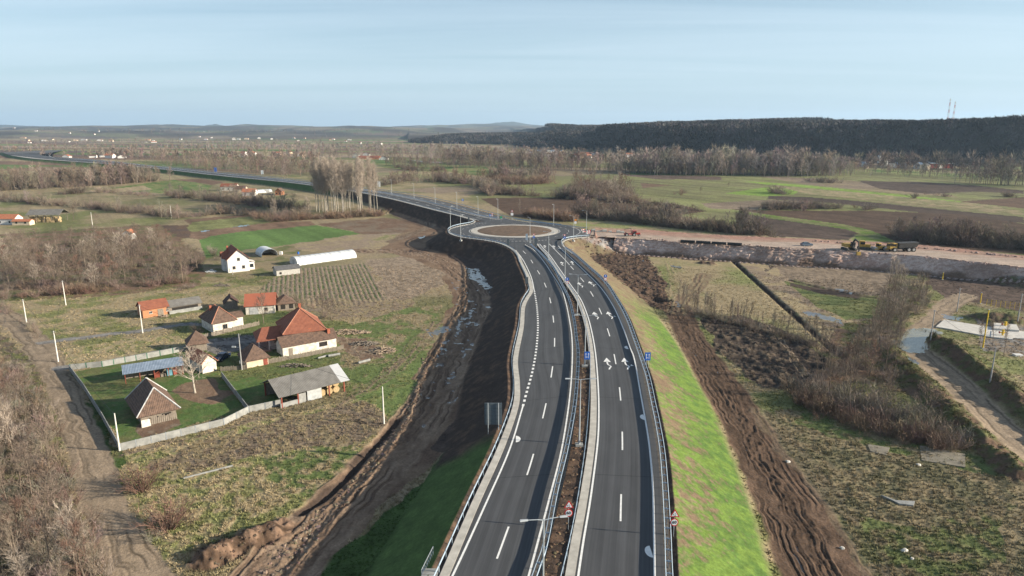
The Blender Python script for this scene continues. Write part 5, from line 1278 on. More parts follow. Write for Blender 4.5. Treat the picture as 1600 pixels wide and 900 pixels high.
t, L = building('open_shelter', 'long low shelter with grey sheet roof joined to the brick shed', 'shelter', (264.8, 491), (315, 483), 5.0, 2.1, 1.3, 'gable', 'x', WOOD, R_GRY, .35, [('F', .8, 1.0, 7, .8, 'open')])
chd(t, 'low_wall', CONCW, lambda q: q.box(-.05, L + .1, -.4, -.25, 0, 1.1))
t, L = building('farmhouse', 'old white farmhouse with dark brown hipped roof beside the grey gravel drive', 'house', (334, 521.5), (368.5, 515), 8.5, 3.0, 3.2, 'hip', 'x', W_OLD, R_OLD, .5, [('F', 2.4, .9, 1.2, 1.2, 'wd'), ('R', 4, .9, .9, 1.1, 'wd')], [(1.4, 5.6, 3.5, 6.2, .55)], ridge=RIDGE)
chd(t, 'side_wing', W_OLD, lambda q: q.box(L + .01, L + 3.2, 3.0, 6.5, 0, 2.6)); chd(t, 'wing_roof', R_OLD, lambda q: (q.slab([(L - .2, 2.6, 2.6), (L + 3.6, 2.6, 2.6), (L + 3.6, 4.75, 3.8), (L - .2, 4.75, 3.8)], .12), q.slab([(L - .2, 6.9, 2.6), (L - .2, 4.75, 3.797), (L + 3.6, 4.75, 3.797), (L + 3.6, 6.9, 2.6)], .12)))
building('dark_shed', 'small dark boarded shed behind the old white farmhouse', 'shed', (352, 484), (372, 482), 4, 2.0, 1.7, 'gable', 'y', WOOD, R_DRK, .4, [('F', 1.0, .1, 1.1, 1.7, 'door')])
building('garage', 'cream garage with plain orange red roof behind the bare dark tree', 'garage', (384.5, 492), (430, 489), 8, 2.6, 2.5, 'gable', 'x', W_OLD, roofmat('plain_orange_roof', (.28, .09, .055), (.33, .115, .07), scale=.5), .4, [('F', 1.0, .1, 2.4, 2.0, 'gate'), ('F', 5, 1.0, .9, .9, 'wd')], doorc=mat('grey_door_paint', (.35, .36, .37), .7))
building('granary', 'small brown boarded granary right of the orange roofed garage', 'granary', (435, 486), (461, 483), 5, 2.3, 1.9, 'hip', 'x', WOOD, R_OLD, .45, [('F', .7, .5, 1.3, 1.3, 'open'), ('F', 3, .5, 1.2, 1.3, 'open')], peak=.7)
t, L = building('big_farmhouse', 'large pinkish farmhouse with broad red hipped tiled roof', 'house', (447, 549), (508, 541), 10.5, 4.6, 4.3, 'hip', 'x', W_PNK, R_RED, .6, [('F', 1.3, 2.7, 1.2, 1.2, 'wd'), ('F', 6.5, 2.7, 1.3, 1.2, 'wd'), ('R', 4, 2.7, 1.1, 1.2, 'wd')], [(4.4, 6, 7.6, 9.8, .6)], ridge=RIDGE)
chd(t, 'wing_wall', W_PNK, lambda q: q.box(-3.0, -.01, 2.8, 9.5, 0, 2.9)); chd(t, 'wing_roof', R_RED, lambda q: (q.slab([(-6.2, 1.2, 2.9), (1.0, 1.2, 2.9), (1.0, 5.6, 5.1), (-4.4, 5.6, 5.1)], .12), q.slab([(-6.2, 10, 2.9), (-4.4, 5.6, 5.097), (1, 5.6, 5.097), (1, 10, 2.9)], .12), q.slab([(-6.2, 1.2, 2.897), (-4.4, 5.6, 5.09), (-6.2, 10, 2.897)], .1)))
chd(t, 'terrace', mat('terrace_tiles', (.30, .17, .14), .8), lambda q: q.box(-6.0, -3.02, 1.4, 9.8, 0, .5)); 
for x_ in (-5.8, -3.6, -1.0): chd(t, 'terrace_post', W_PNK, lambda q: q.box(x_, x_ + .22, 1.5, 1.72, .5, 2.9))
chd(t, 'railing', WOOD, lambda q: (q.box(-5.9, -1.0, 1.55, 1.62, 1.3, 1.4), q.box(-5.9, -1.0, 1.55, 1.62, .9, .96)))
building('white_annex', 'long low whitewashed annex with old tiled roof in front of the big farmhouse', 'outbuilding', (442.5, 557.5), (526, 542), 4.6, 2.5, 1.7, 'gable', 'x', W_OLD, R_OLD, .35, [('F', 1.4, .1, .9, 1.8, 'door'), ('F', 8.6, .9, 2.0, 1.1, 'open')], [(7.2, 2.6, 3.4, 5.1, .5), (11.2, 1.0, 2.6, 4.6, .65)])
building('beige_shed', 'small beige shed with steep brown roof beside the lamp pole', 'shed', (386, 575.5), (419.5, 569), 5.5, 2.0, 2.6, 'hip', 'x', W_BGE, R_OLD, .5, [('F', 3.6, .05, .9, 1.7, 'door')], peak=.8, doorc=WOODR)
building('brown_hut', 'small hut with pyramid roof of brown tiles at the yard entrance', 'hut', (296, 551), (324, 547), 4.2, 2.2, 2.5, 'hip', 'x', WOOD, R_OLD, .5, [('F', 1.5, .1, 1.0, 1.7, 'door')])
building('orange_roof_shed', 'narrow whitewashed shed with faded orange roof beside the brown hut', 'shed', (317, 584), (339, 578.5), 7.5, 2.5, 1.6, 'gable', 'y', W_OLD, R_ORG, .35, [('R', 3, .1, 1.0, 1.9, 'door')])
# long metal shelter on posts
a, rz, L = frame_from((197, 600), (286, 585)); t = thing('metal_shelter', 'long narrow shelter with bluish metal roof on thin posts', 'shelter', (a.x, a.y, a.z), rz)
chd(t, 'roof', R_BLU, lambda q: q.slab([(-.4, -.6, 2.3), (L + .4, -.6, 2.3), (L + .4, 3.4, 3.1), (-.4, 3.4, 3.1)], .07))
for i in range(5):
    for yy in (0, 3): chd(t, 'post', WOODR, lambda q: q.box(L * i / 4 - .07, L * i / 4 + .07, yy - .07, yy + .07, 0, 2.3 + yy * .2))
chd(t, 'back_boards', WOOD, lambda q: q.box(0, L, 3.1, 3.16, .1, 2.6))
for k in range(5):
    q = MB(); x = L * .55 + k * 1.15; h_ = .5 + random.random() * .7
    q.cbox((0, 0, h_ / 2), (1.0, 1.2, h_), Matrix.Rotation(random.random() * .8, 4, 'Z')); q.tube([(-.3, -.5, h_), (.4, .4, h_ + .5)], .06, 5)
    p = Vector((a.x, a.y, 0)) + Matrix.Rotation(rz, 3, 'Z') @ Vector((x, 1.3, 0)); o = q.build('farm_implement', (WOODR, WOOD, mat('blue_scrap', (.10, .22, .28), .6))[k % 3], loc=(p.x, p.y, hz(p.x, p.y)))
    tag(o, ('rusty farm implement under the metal shelter, ', 'worn farm machine part under the metal shelter, ')[k % 2] + ('leftmost', 'second from left', 'in the middle', 'second from right', 'rightmost')[k], 'implement', 'farm implements under the metal shelter')
# old gabled barn
t, L = building('old_barn', 'old brown barn with mossy tiled roof inside the fenced yard', 'barn', (221, 664), (276, 651), 9.5, 2.0, 3.9, 'hip', 'y', WOOD, R_OLD, .7, [('F', 3.4, .6, 1.6, .7, 'open')], peak=.55, ridge=mat('pale_ridge', (.40, .40, .40), .8))
chd(t, 'front_boarding', WOOD, lambda q: [q.box(k * .32 + 1.2, k * .32 + 1.46, -1.0 - .02 * (k % 3), -.93, .05, 1.2 + .1 * (k % 4)) for k in range(14)])
chd(t, 'lean_panel', mat('pale_panel', (.5, .46, .42), .8), lambda q: q.slab([(-.2, -1.5, .05), (1.3, -1.4, .05), (1.2, -1.0, 1.3), (-.1, -1.0, 1.3)], .06))
# hay barn: roof on red posts
a, rz, L = frame_from((441, 637.5), (538, 611.5)); D = 8.0; t = thing('hay_barn', 'open hay barn with large grey sheet roof on red posts', 'barn', (a.x, a.y, a.z - .05), rz); h = 2.7; ri = 2.0
chd(t, 'roof', R_GRY, lambda q: (q.slab([(-.8, -.8, h - .2), (L - 1.0, -.8, h - .2), (L - 1.0, D / 2, h + ri), (-.8, D / 2, h + ri)], .09), q.slab([(-.8, D / 2, h + ri - .003), (L + .9, D / 2, h + ri - .003), (L + .9, D + .8, h - .2), (-.8, D + .8, h - .2)], .09)))
chd(t, 'pale_roof_sheet', mat('new_grey_sheet', (.42, .43, .44), .5, var=.05), lambda q: q.slab([(L - .995, -.8, h - .2), (L + .9, -.8, h - .2), (L + .9, D / 2, h + ri), (L - .995, D / 2, h + ri)], .09))
for i in range(5):
    for yy in (0, D): chd(t, 'post', WOODR, lambda q: (q.box(L * i / 4 - .11, L * i / 4 + .11, yy - .11, yy + .11, 0, h)))
chd(t, 'rafters', WOODR, lambda q: [q.tube([(L * i / 4, -.6, h - .25), (L * i / 4, D / 2, h + ri - .15), (L * i / 4, D + .6, h - .25)], .07, 4) for i in range(5)])
chd(t, 'grey_panel', CONCW, lambda q: q.box(L * .26, L * .37, -.14, -.11, .1, 2.0)); chd(t, 'low_wall', CONCW, lambda q: q.box(-.3, L * .26, -.1, .1, 0, 1.0))
chd(t, 'tarpaulin', PLAST, lambda q: q.box(L * .39, L * .62, -.18, -.12, .1, 2.3)); chd(t, 'back_wall', WOOD, lambda q: q.box(0, L, D + .02, D + .1, 0, 2.6))
Rz = Matrix.Rotation(rz, 3, 'Z'); kk = 0
for ix in range(6):
    for iy in range(3):
        for iz in range(2 if (ix + iy) % 3 else 1):
            q = MB(); q.tube([(-.62, 0, 0), (.62, 0, 0)], [.68, .68], 14); p = Vector((a.x, a.y, 0)) + Rz @ Vector((L * .66 + ix * .0 + (ix % 3) * 1.45, 1.1 + iy * 1.6 + (ix // 3) * 0.0, 0))
            if ix > 2: continue
            o = q.build('hay_bale', STRAW, smooth=False, loc=(p.x, p.y, hz(p.x, p.y) + .68 + iz * 1.3)); o.rotation_euler = (0, 0, rz + math.pi / 2)
            tag(o, 'round straw bale in the open hay barn, %s row, %s, %s' % (('front', 'middle', 'back')[iy], ('left', 'centre', 'right')[ix % 3], ('lower', 'upper')[iz]), 'hay bale', 'round bales in the hay barn')
# fences ------------------------------------------------------------
def panel_fence(name, label, pts, h, m, post_m, panel=2.5, th=.08, boards=False, cat='fence'):
    g = [Vector(G(*p)) for p in pts]; o0 = g[0]; t = thing(name, label, cat, tuple(o0)); pn, ps = MB(), []
    for a, b in zip(g[:-1], g[1:]):
        L = (b - a).length; n = max(1, round(L / panel)); rz = math.atan2(b.y - a.y, b.x - a.x)
        for i in range(n + 1):
            p = a.lerp(b, i / n) - o0
            if i < n or b is g[-1]: ps.append((p, rz))
        for i in range(n):
            p0, p1 = a.lerp(b, (i + .04) / n) - o0, a.lerp(b, (i + .96) / n) - o0; c = (p0 + p1) / 2; l = (p1 - p0).length; M = Matrix.Translation(c) @ Matrix.Rotation(rz, 4, 'Z')
            if boards:
                k = int(l / .16)
                for j in range(k): hh = h * random.uniform(.85, 1.05); pn.cbox(((j + .5) / k * l - l / 2, random.uniform(-.02, .02), hh / 2), (.12, .03, hh), M @ Matrix.Rotation(random.uniform(-.05, .05), 4, 'Y'))
                pn.cbox((0, .03, h * .7), (l, .04, .07), M)
            else:
                q = MB(); q.cbox((0, 0, h / 2), (l, th, h), M); q.cbox((0, 0, h + .03), (l, th * 1.5, .06), M); q.build('panel', m, t)
    if boards: pn.build('boards', m, t)
    for p, rz in ps:
        q = MB(); q.cbox((0, 0, h * .54), (.13, .13, h * 1.08), Matrix.Translation(p) @ Matrix.Rotation(rz, 4, 'Z')); q.build('post', post_m, t)
    return t
GRNP = mat('green_post_paint', (.05, .16, .10), .6)
panel_fence('concrete_fence', 'pale concrete panel fence along the dirt lane', [(109, 579), (132, 610), (160, 655), (187, 704)], 1.25, CONCW, CONCW)
panel_fence('concrete_fence', 'pale concrete panel fence along the rutted field track', [(189, 704.5), (260, 687), (350, 665), (389, 645), (440, 634)], 1.25, CONCW, MGALV)
panel_fence('concrete_fence', 'low pale fence between the two yards ending at the track', [(347, 590), (362, 610), (388, 644)], 1.2, CONCW, CONCW)
panel_fence('concrete_fence', 'pale panel fence at the back of the green yard', [(110, 578), (160, 573), (230, 560), (290, 548)], 1.2, CONCW, GRNP)
panel_fence('board_fence', 'grey board fence in front of the old white farmhouse', [(311, 531), (350, 521), (405, 508)], 1.15, WOOD, WOOD, boards=True)
panel_fence('board_fence', 'grey board fence along the front of the white annex', [(420, 568), (470, 559), (537, 546)], 1.15, WOOD, WOOD, boards=True)
panel_fence('board_fence', 'short broken board fence beside the beige shed', [(345, 580), (386, 577)], 1.0, WOOD, WOOD, boards=True)
# wood piles
def pile(label, px, py, n, wx_, wy_, L=1.1, m=WOOD, name='wood_pile', cat='wood pile', rad=.08):
    x, y, z = G(px, py); q = MB()
    for i in range(n):
        rr = math.sqrt(random.random()); an = random.random() * 6.28; cx, cy = math.cos(an) * rr * wx_, math.sin(an) * rr * wy_; hh = (1 - rr) * 1.1 * random.random() + .1
        d = Vector((random.gauss(1, .6), random.gauss(0, .7), random.gauss(0, .25))).normalized() * L * random.uniform(.4, 1); c = Vector((cx, cy, hh)); q.tube([c - d / 2, c + d / 2], rad * random.uniform(.6, 1.4), 5)
    tag(q.build(name, m, loc=(x, y, z)), label, cat)
LOGS = mat('cut_logs', (.18, .13, .09), .95, scale=4, col2=(.42, .34, .26))
pile('wide heap of split firewood right of the big farmhouse', 545, 520, 220, 5.5, 1.6, 1.2, LOGS); pile('heap of branches nearest the muddy track', 597, 549, 190, 3.2, 2.0, 1.6, LOGS); pile('middle heap of dark branches on the grass', 570, 538, 150, 3.4, 1.4, 1.5, WOOD)
pile('thin brush heap by the grass above the roundabout track', 347, 447, 120, 3, .9, 1.3, WOOD); pile('stone and wood heap beside the hay barn roof', 462, 573, 110, 3.6, .7, .9, WOOD); pile('junk heap of planks beside the white house', 330, 425, 90, 1.8, 1.1, 1.3, FOIL)
pile('firewood beside the brick shed door', 256, 495, 70, 1.2, .8, .8, LOGS)
def log(label, A, B, r, m=CONCW, name='concrete_beam', cat='beam'):
    a, b = Vector(G(*A)), Vector(G(*B)); q = MB(); q.tube([Vector((0, 0, r)), b - a + Vector((0, 0, r))], r, 6); tag(q.build(name, m, loc=tuple(a)), label, cat)
log('long pale concrete post lying in the tussock field', (287, 749), (364, 729), .16); log('pale beam lying on grass above the hay barn roof, right one', (513, 558), (531, 555), .3); log('pale beam lying on grass above the hay barn roof, left one', (497, 561), (511, 557), .22)
log('grey stone slab beam right of the hay barn', (560, 569), (578, 564), .3)
# far houses --------------------------------------------------------
def small_house(px, py, wpx, label, wall=W_WHT, rm=R_ORG, h=3.2, D=7, rise=2.2, name='village_house', cat='house', ang=0, group=None, roof='gable', axis='x', det=True):
    x, y, z = G(px, py); W_ = wpx * math.hypot(x, y) * 1.02 / FPX; rz = ang
    t = thing(name, label, cat, (x - W_ / 2, y, z - .1), rz, group)
    q = MB()
    if axis == 'x': q.add([(0, 0, 0), (W_, 0, 0), (W_, D, 0), (0, D, 0), (0, 0, h), (W_, 0, h), (W_, D, h), (0, D, h), (0, D / 2, h + rise), (W_, D / 2, h + rise)], [(0, 1, 5, 4), (1, 2, 6, 9, 5), (2, 3, 7, 6), (3, 0, 4, 8, 7)])
    else: q.add([(0, 0, 0), (W_, 0, 0), (W_, D, 0), (0, D, 0), (0, 0, h), (W_, 0, h), (W_, D, h), (0, D, h), (W_ / 2, 0, h + rise), (W_ / 2, D, h + rise)], [(0, 1, 5, 8, 4), (1, 2, 6, 5), (2, 3, 7, 9, 6), (3, 0, 4, 7)])
    q.build('wall', wall, t); q = MB(); o = .4
    if axis == 'x': q.slab([(-o, -o, h), (W_ + o, -o, h), (W_ + o, D / 2, h + rise + .15), (-o, D / 2, h + rise + .15)], .12); q.slab([(-o, D / 2, h + rise + .147), (W_ + o, D / 2, h + rise + .147), (W_ + o, D + o, h), (-o, D + o, h)], .12)
    else: q.slab([(-o, -o, h), (-o, D + o, h), (W_ / 2, D + o, h + rise + .15), (W_ / 2, -o, h + rise + .15)], .12); q.slab([(W_ / 2, -o, h + rise + .147), (W_ / 2, D + o, h + rise + .147), (W_ + o, D + o, h), (W_ + o, -o, h)], .12)
    q.build('roof', rm, t)
    if det:
        n = 2 if W_ < 12 else 3
        for i in range(n): q = MB(); xx = W_ * (i + .5) / n; q.box(xx - .5, xx + .5, -.05, .05, 1.0, 2.1); q.build('window', GLASS, t)
    return t
small_house(8, 351, 24, 'white house with orange roof at the left edge left of the hay shelter', det=True)
small_house(33, 352, 22, 'low pink walled shed with orange roof beside the hay shelter', wall=W_BGE, h=2.2, D=4, rise=1, name='farm_shed', cat='shed')
x, y, z = G(46, 348); t = thing('hay_shelter', 'open grey roofed shelter full of straw in the far left meadow', 'shelter', (x, y, z), .12); Wd = 36 * math.hypot(x, y) / FPX
chd(t, 'roof', R_GRY, lambda q: (q.slab([(-1, -1, 4.4), (Wd + 1, -1, 4.4), (Wd + 1, 4.5, 7), (-1, 4.5, 7)], .12), q.slab([(-1, 4.5, 6.997), (Wd + 1, 4.5, 6.997), (Wd + 1, 10, 4.4), (-1, 10, 4.4)], .12)))
for i in range(5):
    for yy in (0, 9): chd(t, 'post', WOOD, lambda q: q.box(Wd * i / 4 - .12, Wd * i / 4 + .12, yy - .1, yy + .1, 0, 4.5))
for i in range(7):
    q = MB(); 
    for j in range(5): q.cbox((random.uniform(-.3, .3), random.uniform(-.5, .5), .5 + .55 * j), (2.0, 2.2, .9), Matrix.Rotation(random.uniform(-.3, .3), 4, 'Z'))
    o = q.build('straw_stack', STRAW, loc=(x + .3 + i * Wd / 6.6, y + 2 + i * .12, z)); tag(o, 'straw stack under the far grey shelter, number %s from the left' % ('one', 'two', 'three', 'four', 'five', 'six', 'seven')[i], 'straw stack', 'straw stacks under the far shelter')
small_house(199, 374, 13, 'little white hut with red roof hidden in the brown wood', h=3, D=4, rise=1.5, name='garden_hut', cat='hut', axis='y', det=False)
V_ = [(357, 298, 22, W_OLD, R_RED, 3.5, 'x', 'white gabled farmhouse with red roof beyond the hedges'), (374, 301, 16, W_BGE, R_OLD, 3, 'x', 'brown roofed barn right of the far white farmhouse'), (388, 306, 18, W_WHT, R_ORG, 3, 'x', 'low white house with orange roof below the brown roofed barn'), (435, 305, 9, W_BRK, R_OLD, 3, 'y', 'small red barn near the poplars left side')]
for px, py, wp, wl, rm, h, ax_, lb in V_: small_house(px, py, wp, lb, wl, rm, h, 7, 2.4, axis=ax_)
x, y, z = G(408, 301); q = MB(); q.v = []; 
greenhouse('far film tunnel greenhouse beside the small red barn', (x - 7, y, z), (x - 7 + .01 + 4.0, y - 5.5, z), 14, 2.6)
# village farm near the trees
for px, py, wp, wl, rm, h, ax_, lb in ((555, 247, 10, W_WHT, R_GRY, 5.5, 'y', 'tall white house at the left end of the farm beyond the poplars'), (576, 249, 32, W_BRK, R_RED, 3, 'x', 'long brown barn of the farm beyond the poplars'), (572, 243.5, 9, W_WHT, R_OLD, 3.5, 'y', 'white gabled house behind the long brown barn'), (599, 250, 13, W_WHT, R_DRK, 3, 'y', 'low white house at the right end of the farm beyond the poplars')):
    small_house(px, py, wp, lb, wl, rm, h, 11, 3.0, axis=ax_)
rr_ = random.Random(5)
def hamlet(n, x0, x1, y0, y1, lab, grp, wall=(W_WHT, W_WHT, W_BGE), rms=(R_ORG, R_RED, R_OLD), w0=5, w1=9, nm='village_house'):
    xs = sorted(rr_.uniform(x0, x1) for _ in range(n))
    for i, px in enumerate(xs):
        py = rr_.uniform(y0, y1); wl = rr_.choice(wall); rm = rr_.choice(rms); ax_ = rr_.choice('xy')
        small_house(px, py, rr_.uniform(w0, w1), ('orange' if rm is R_ORG else 'red' if rm is R_RED else 'blue' if rm is R_BLU else 'brown' if rm is R_OLD else 'grey') + ' roofed house ' + lab + (', left part' if i < n / 3 else ', middle' if i < 2 * n / 3 else ', right part') + (', gable forward' if ax_ == 'y' else ', sideways'), wl, rm, rr_.uniform(3, 5.5), 9, 2.6, ang=rr_.uniform(-.4, .4), group=grp, axis=ax_, det=False, name=nm)
hamlet(9, 100, 195, 243.5, 249, 'by the far left highway bend', 'houses by the far highway bend', w0=6, w1=11)
hamlet(8, 375, 475, 239, 246, 'in the hamlet left of the white farm', 'houses of the hamlet', w0=5, w1=8)
hamlet(12, 0, 250, 217, 223, 'on the far left plain', 'houses on the far left plain', w0=4, w1=7)
hamlet(14, 260, 560, 215, 221, 'on the far middle plain', 'houses on the far middle plain', w0=3, w1=6)
hamlet(11, 808, 888, 238, 243, 'with blue and grey roofs at the ridge foot', 'houses at the foot of the wooded ridge', rms=(R_BLU, R_GRY, R_BLU), w0=7, w1=14)
hamlet(16, 850, 1005, 240, 248, 'among trees at the foot of the dark ridge', 'houses below the dark ridge', w0=6, w1=10)
hamlet(26, 0, 600, 204.5, 212, 'on the distant blue hills', 'houses on the distant hills', w0=2, w1=3.6, wall=(W_WHT,))
# industrial yard at the foot of the ridge
x, y, z = G(1472, 263); t = thing('warehouse', 'long warehouse with red front and pale roof at the foot of the ridge', 'warehouse', (x - 15, y, z), .1)
chd(t, 'wall', mat('red_cladding', (.30, .06, .05), .7), lambda q: q.box(0, 32, 0, 16, 0, 6)); chd(t, 'roof', mat('pale_sheet_roof', (.50, .50, .50), .5), lambda q: (q.slab([(-.5, -.5, 6.1), (32.5, -.5, 6.1), (32.5, 8, 7.6), (-.5, 8, 7.6)], .2), q.slab([(-.5, 8, 7.597), (32.5, 8, 7.597), (32.5, 16.5, 6.1), (-.5, 16.5, 6.1)], .2))); chd(t, 'gate', W_WHT, lambda q: q.box(11, 17, -.1, .02, 0, 4))
x, y, z = G(1372, 262); t = thing('silo', 'tall pale cement silo in the far industrial yard', 'silo', (x, y, z)); chd(t, 'tank', MATS['pale_sheet_roof'], lambda q: q.tube([(0, 0, 6), (0, 0, 16), (0, 0, 17)], [1.8, 1.8, .6], 12)); chd(t, 'leg_frame', mat('dark_steel', (.06, .07, .08), .6, .3), lambda q: [q.tube([(sx * 1.2, sy * 1.2, 0), (sx * 1.2, sy * 1.2, 6.2)], .25, 5) for sx in (-1, 1) for sy in (-1, 1)])
x, y, z = G(1384, 262.5); t = thing('silo', 'short pale silo right of the tall one in the far yard', 'silo', (x, y, z)); chd(t, 'tank', MATS['pale_sheet_roof'], lambda q: q.tube([(0, 0, 2), (0, 0, 9), (0, 0, 10)], [1.6, 1.6, .5], 12)); chd(t, 'leg_frame', MATS['dark_steel'], lambda q: q.tube([(0, 0, 0), (0, 0, 2.1)], .9, 6))
hamlet(14, 1325, 1455, 258, 265, 'in the yard with silos', 'sheds of the far industrial yard', wall=(W_WHT, W_BGE), rms=(R_GRY, R_BLU), w0=3, w1=8, nm='yard_shed')
for i, (px, h_) in enumerate(((1461, 34), (1469, 29))):
    x, y, z = G(px, 186); d = 1500; x, y = (px - 800) / FPX * d, d; z = hz(x, y); t = thing('radio_mast', 'red and white lattice mast on the ridge, ' + ('left and taller' if i == 0 else 'right and shorter'), 'mast', (x, y, z)); hh = CZ + (202 - (157 if i == 0 else 161)) / FPX * d - z
    for s_, (mm_, nm_) in enumerate(((mat('mast_red', (.45, .08, .06), .6), 'red_lattice'), (W_WHT, 'white_lattice'))):
        q = MB()
        for sg in range(8):
            if sg % 2 != s_: continue
            z0, z1 = hh * sg / 8, hh * (sg + 1) / 8; w0, w1 = 1.6 - 1.0 * sg / 8, 1.6 - 1.0 * (sg + 1) / 8
            for a_, b_ in ((-1, -1), (1, -1), (1, 1), (-1, 1)): q.tube([(a_ * w0, b_ * w0, z0), (a_ * w1, b_ * w1, z1)], .16, 4); q.tube([(a_ * w0, b_ * w0, z0), (-b_ * w1, a_ * w1, z1)], .10, 3)
        q.build(nm_, mm_, t)
    chd(t, 'antenna_drum', W_WHT, lambda q: q.tube([(0, -.8, hh - 3), (0, .8, hh - 3)], 1.2, 10))
# ------------------------------------------------------------------ guard rails
def beam(line, d, z, m, name, parent, h=.31, zf=None):
    ln = offset(line, d); prof = [(0, 0), (.07, .07), (.0, .155), (.07, .24), (0, h)]
    t = np.gradient(ln[:, :2], axis=0); t /= np.maximum(np.linalg.norm(t, axis=1), 1e-6)[:, None]; nx, ny = -t[:, 1], t[:, 0]
    V = []; k = len(prof); n = len(ln); zz = np.array([zf(y) for y in ln[:, 1]]) if zf else np.full(n, z)
    for a, b in prof: V.append(np.stack([ln[:, 0] + nx * a, ln[:, 1] + ny * a, zz + b], 1))
    V = np.vstack(V); i = np.arange(n - 1); F = np.vstack([np.stack([i + j * n, i + 1 + j * n, i + 1 + (j + 1) * n, i + (j + 1) * n], 1) for j in range(k - 1)])
    return arr_mesh(name, V, F, m, parent)
MRAIL = mat('rail_steel', (.36, .44, .52), .42, .35, var=.12, scale=.5)
def guardrail(label, line, sides=(0.0,), z=ZR, spacing=4.0, ladder=False, base=.6, zf=None, posts=True, group=None):
    line = resample(line[:, :2], max(6, int(len(line) * .9)))
    t = thing('guard_rail', label, 'guard rail', (0, 0, 0), 0, group)
    for d in sides: beam(line, d, z + base, MRAIL, 'rail_beam', t, zf=(lambda y: zf(y) + base) if zf else None)
    s = np.r_[0, np.cumsum(np.linalg.norm(np.diff(line, axis=0), axis=1))]; n = int(s[-1] / spacing)
    if not posts: return t
    n = min(n, 99); me = None
    mid_ = (min(sides) + max(sides)) / 2
    for i in range(n):
        q = (i + .5) * s[-1] / n; x = np.interp(q, s, line[:, 0]); y = np.interp(q, s, line[:, 1]); x2 = np.interp(q + .5, s, line[:, 0]); y2 = np.interp(q + .5, s, line[:, 1]); rz = math.atan2(y2 - y, x2 - x)
        if me is None:
            b = MB(); b.cbox((0, mid_, base / 2 + .05), (.10, .06, base + .55), None)
            if ladder: b.cbox((0, mid_, base + .16), (.12, max(sides) - min(sides) + .1, .12), None)
            o = b.build('post', MRAIL, t); me = o.data
        else: o = bpy.data.objects.new('post', me); C.objects.link(o); o.parent = t
        o.location = (x, y, zf(y) if zf else z); o.rotation_euler = (0, 0, rz)
    return t
wk = wKerbL
def upto(line, px, py): return int(np.argmin(np.hypot(line[:, 0] - P(px, py, ZR)[0], line[:, 1] - P(px, py, ZR)[1])))
i1 = upto(wk, 812, 411); 
guardrail('steel guard rail on the outer edge left of the left carriageway', wk[:i1], (.1,), spacing=2.6)
guardrail('steel guard rail round the left side of the roundabout', wk[i1:-2], (.1,), spacing=2.2)
guardrail('double steel guard rail left of the soil median', wM1, (-.18, .30), ladder=True, spacing=2.8)
guardrail('steel guard rail right of the soil median beside the pale gutter', wM2, (0,), spacing=2.6)
guardrail('ladder like double guard rail on the right shoulder above the slope', clip_y(wER, 40, 262), (-.32, .36), ladder=True, spacing=2.0)
cr_ = wER[:upto(wER, 882, 388)]
guardrail('short guard rail curving from the roundabout to the right carriageway', cr_, (0,), spacing=2.4)
guardrail('far guard rail along the near side of the road beyond the roundabout', nF[5:260], (0,), zf=zfar, spacing=6)
guardrail('far guard rail along the median of the road beyond the roundabout', (mid * 1.0)[6:260], (0.2, -.2), zf=zfar, spacing=6)
guardrail('guard rail on the back edge of the far road and roundabout', np.vstack([W([(918,358.5),(880,354),(835,348.5),(800,343)])[:, :2], fF[3:160, :2]]), (0,), zf=zfar, spacing=5)
# small service railing and steps at the bottom left
a, rz, L = frame_from(P(659, 905, 5.6), P(677, 868, 5.6)); t = thing('service_railing', 'short galvanised railing beside the concrete steps at the bottom', 'railing', tuple(a), rz)
for i in range(9): chd(t, 'baluster', MGALV, lambda q: q.tube([(L * i / 8, 0, -.4), (L * i / 8, 0, 1.1)], .025, 5))
chd(t, 'top_rail', MGALV, lambda q: (q.tube([(0, 0, 1.1), (L, 0, 1.1)], .035, 6), q.tube([(0, 0, .55), (L, 0, .55)], .022, 5)))
q = MB(); [q.box(-1.1 + .0, .6, -2.4 + i * .45, -2.4 + (i + 1) * .45, -.6, .02 + .05 * i) for i in range(6)]
x, y, z = P(676, 893, 5.9); o = q.build('concrete_steps', MATS['concrete_panel'], loc=(x, y, z - .1)); tag(o, 'pale concrete steps at the end of the left gutter', 'steps')
# ------------------------------------------------------------------ lamps
MPOLE = mat('lamp_pole_steel', (.40, .43, .45), .5, .3, var=.1); MHEAD = mat('lamp_head_grey', (.45, .47, .48), .4, .2, var=.05); MLENS = mat('lamp_lens', (.55, .56, .55), .2, spec=.5)
def lamp_proto(double):
    t = thing('street_lamp', 'x', 'street lamp')
    q = MB(); q.tube([(0, 0, 0), (0, 0, 5), (0, 0, 10.1)], [.12, .09, .055], 8); q.tube([(0, 0, 0), (0, 0, .5)], .16, 8); q.build('pole', MPOLE, t)
    q = MB(); q.box(-.55, .55, -.45, .45, -.5, .06); q.build('foundation', MATS['concrete_panel'], t)
    for s_ in ((-1, 1) if double else (1,)):
        q = MB(); q.tube([(0, 0, 10.0), (s_ * .6, 0, 10.12), (s_ * 1.6, 0, 10.18)], .04, 6); ar = q.build('arm', MPOLE, t)
        q = MB(); q.add([(s_ * 1.5, -.1, 10.13), (s_ * 1.5, .1, 10.13), (s_ * 2.25, .15, 10.15), (s_ * 2.25, -.15, 10.15), (s_ * 1.5, -.07, 10.25), (s_ * 1.5, .07, 10.25), (s_ * 2.2, .10, 10.26), (s_ * 2.2, -.10, 10.26)], [(0, 1, 2, 3), (7, 6, 5, 4), (0, 4, 5, 1), (1, 5, 6, 2), (2, 6, 7, 3), (3, 7, 4, 0)]); hd = q.build('lamp_head', MHEAD, ar)
    return t
first = {}
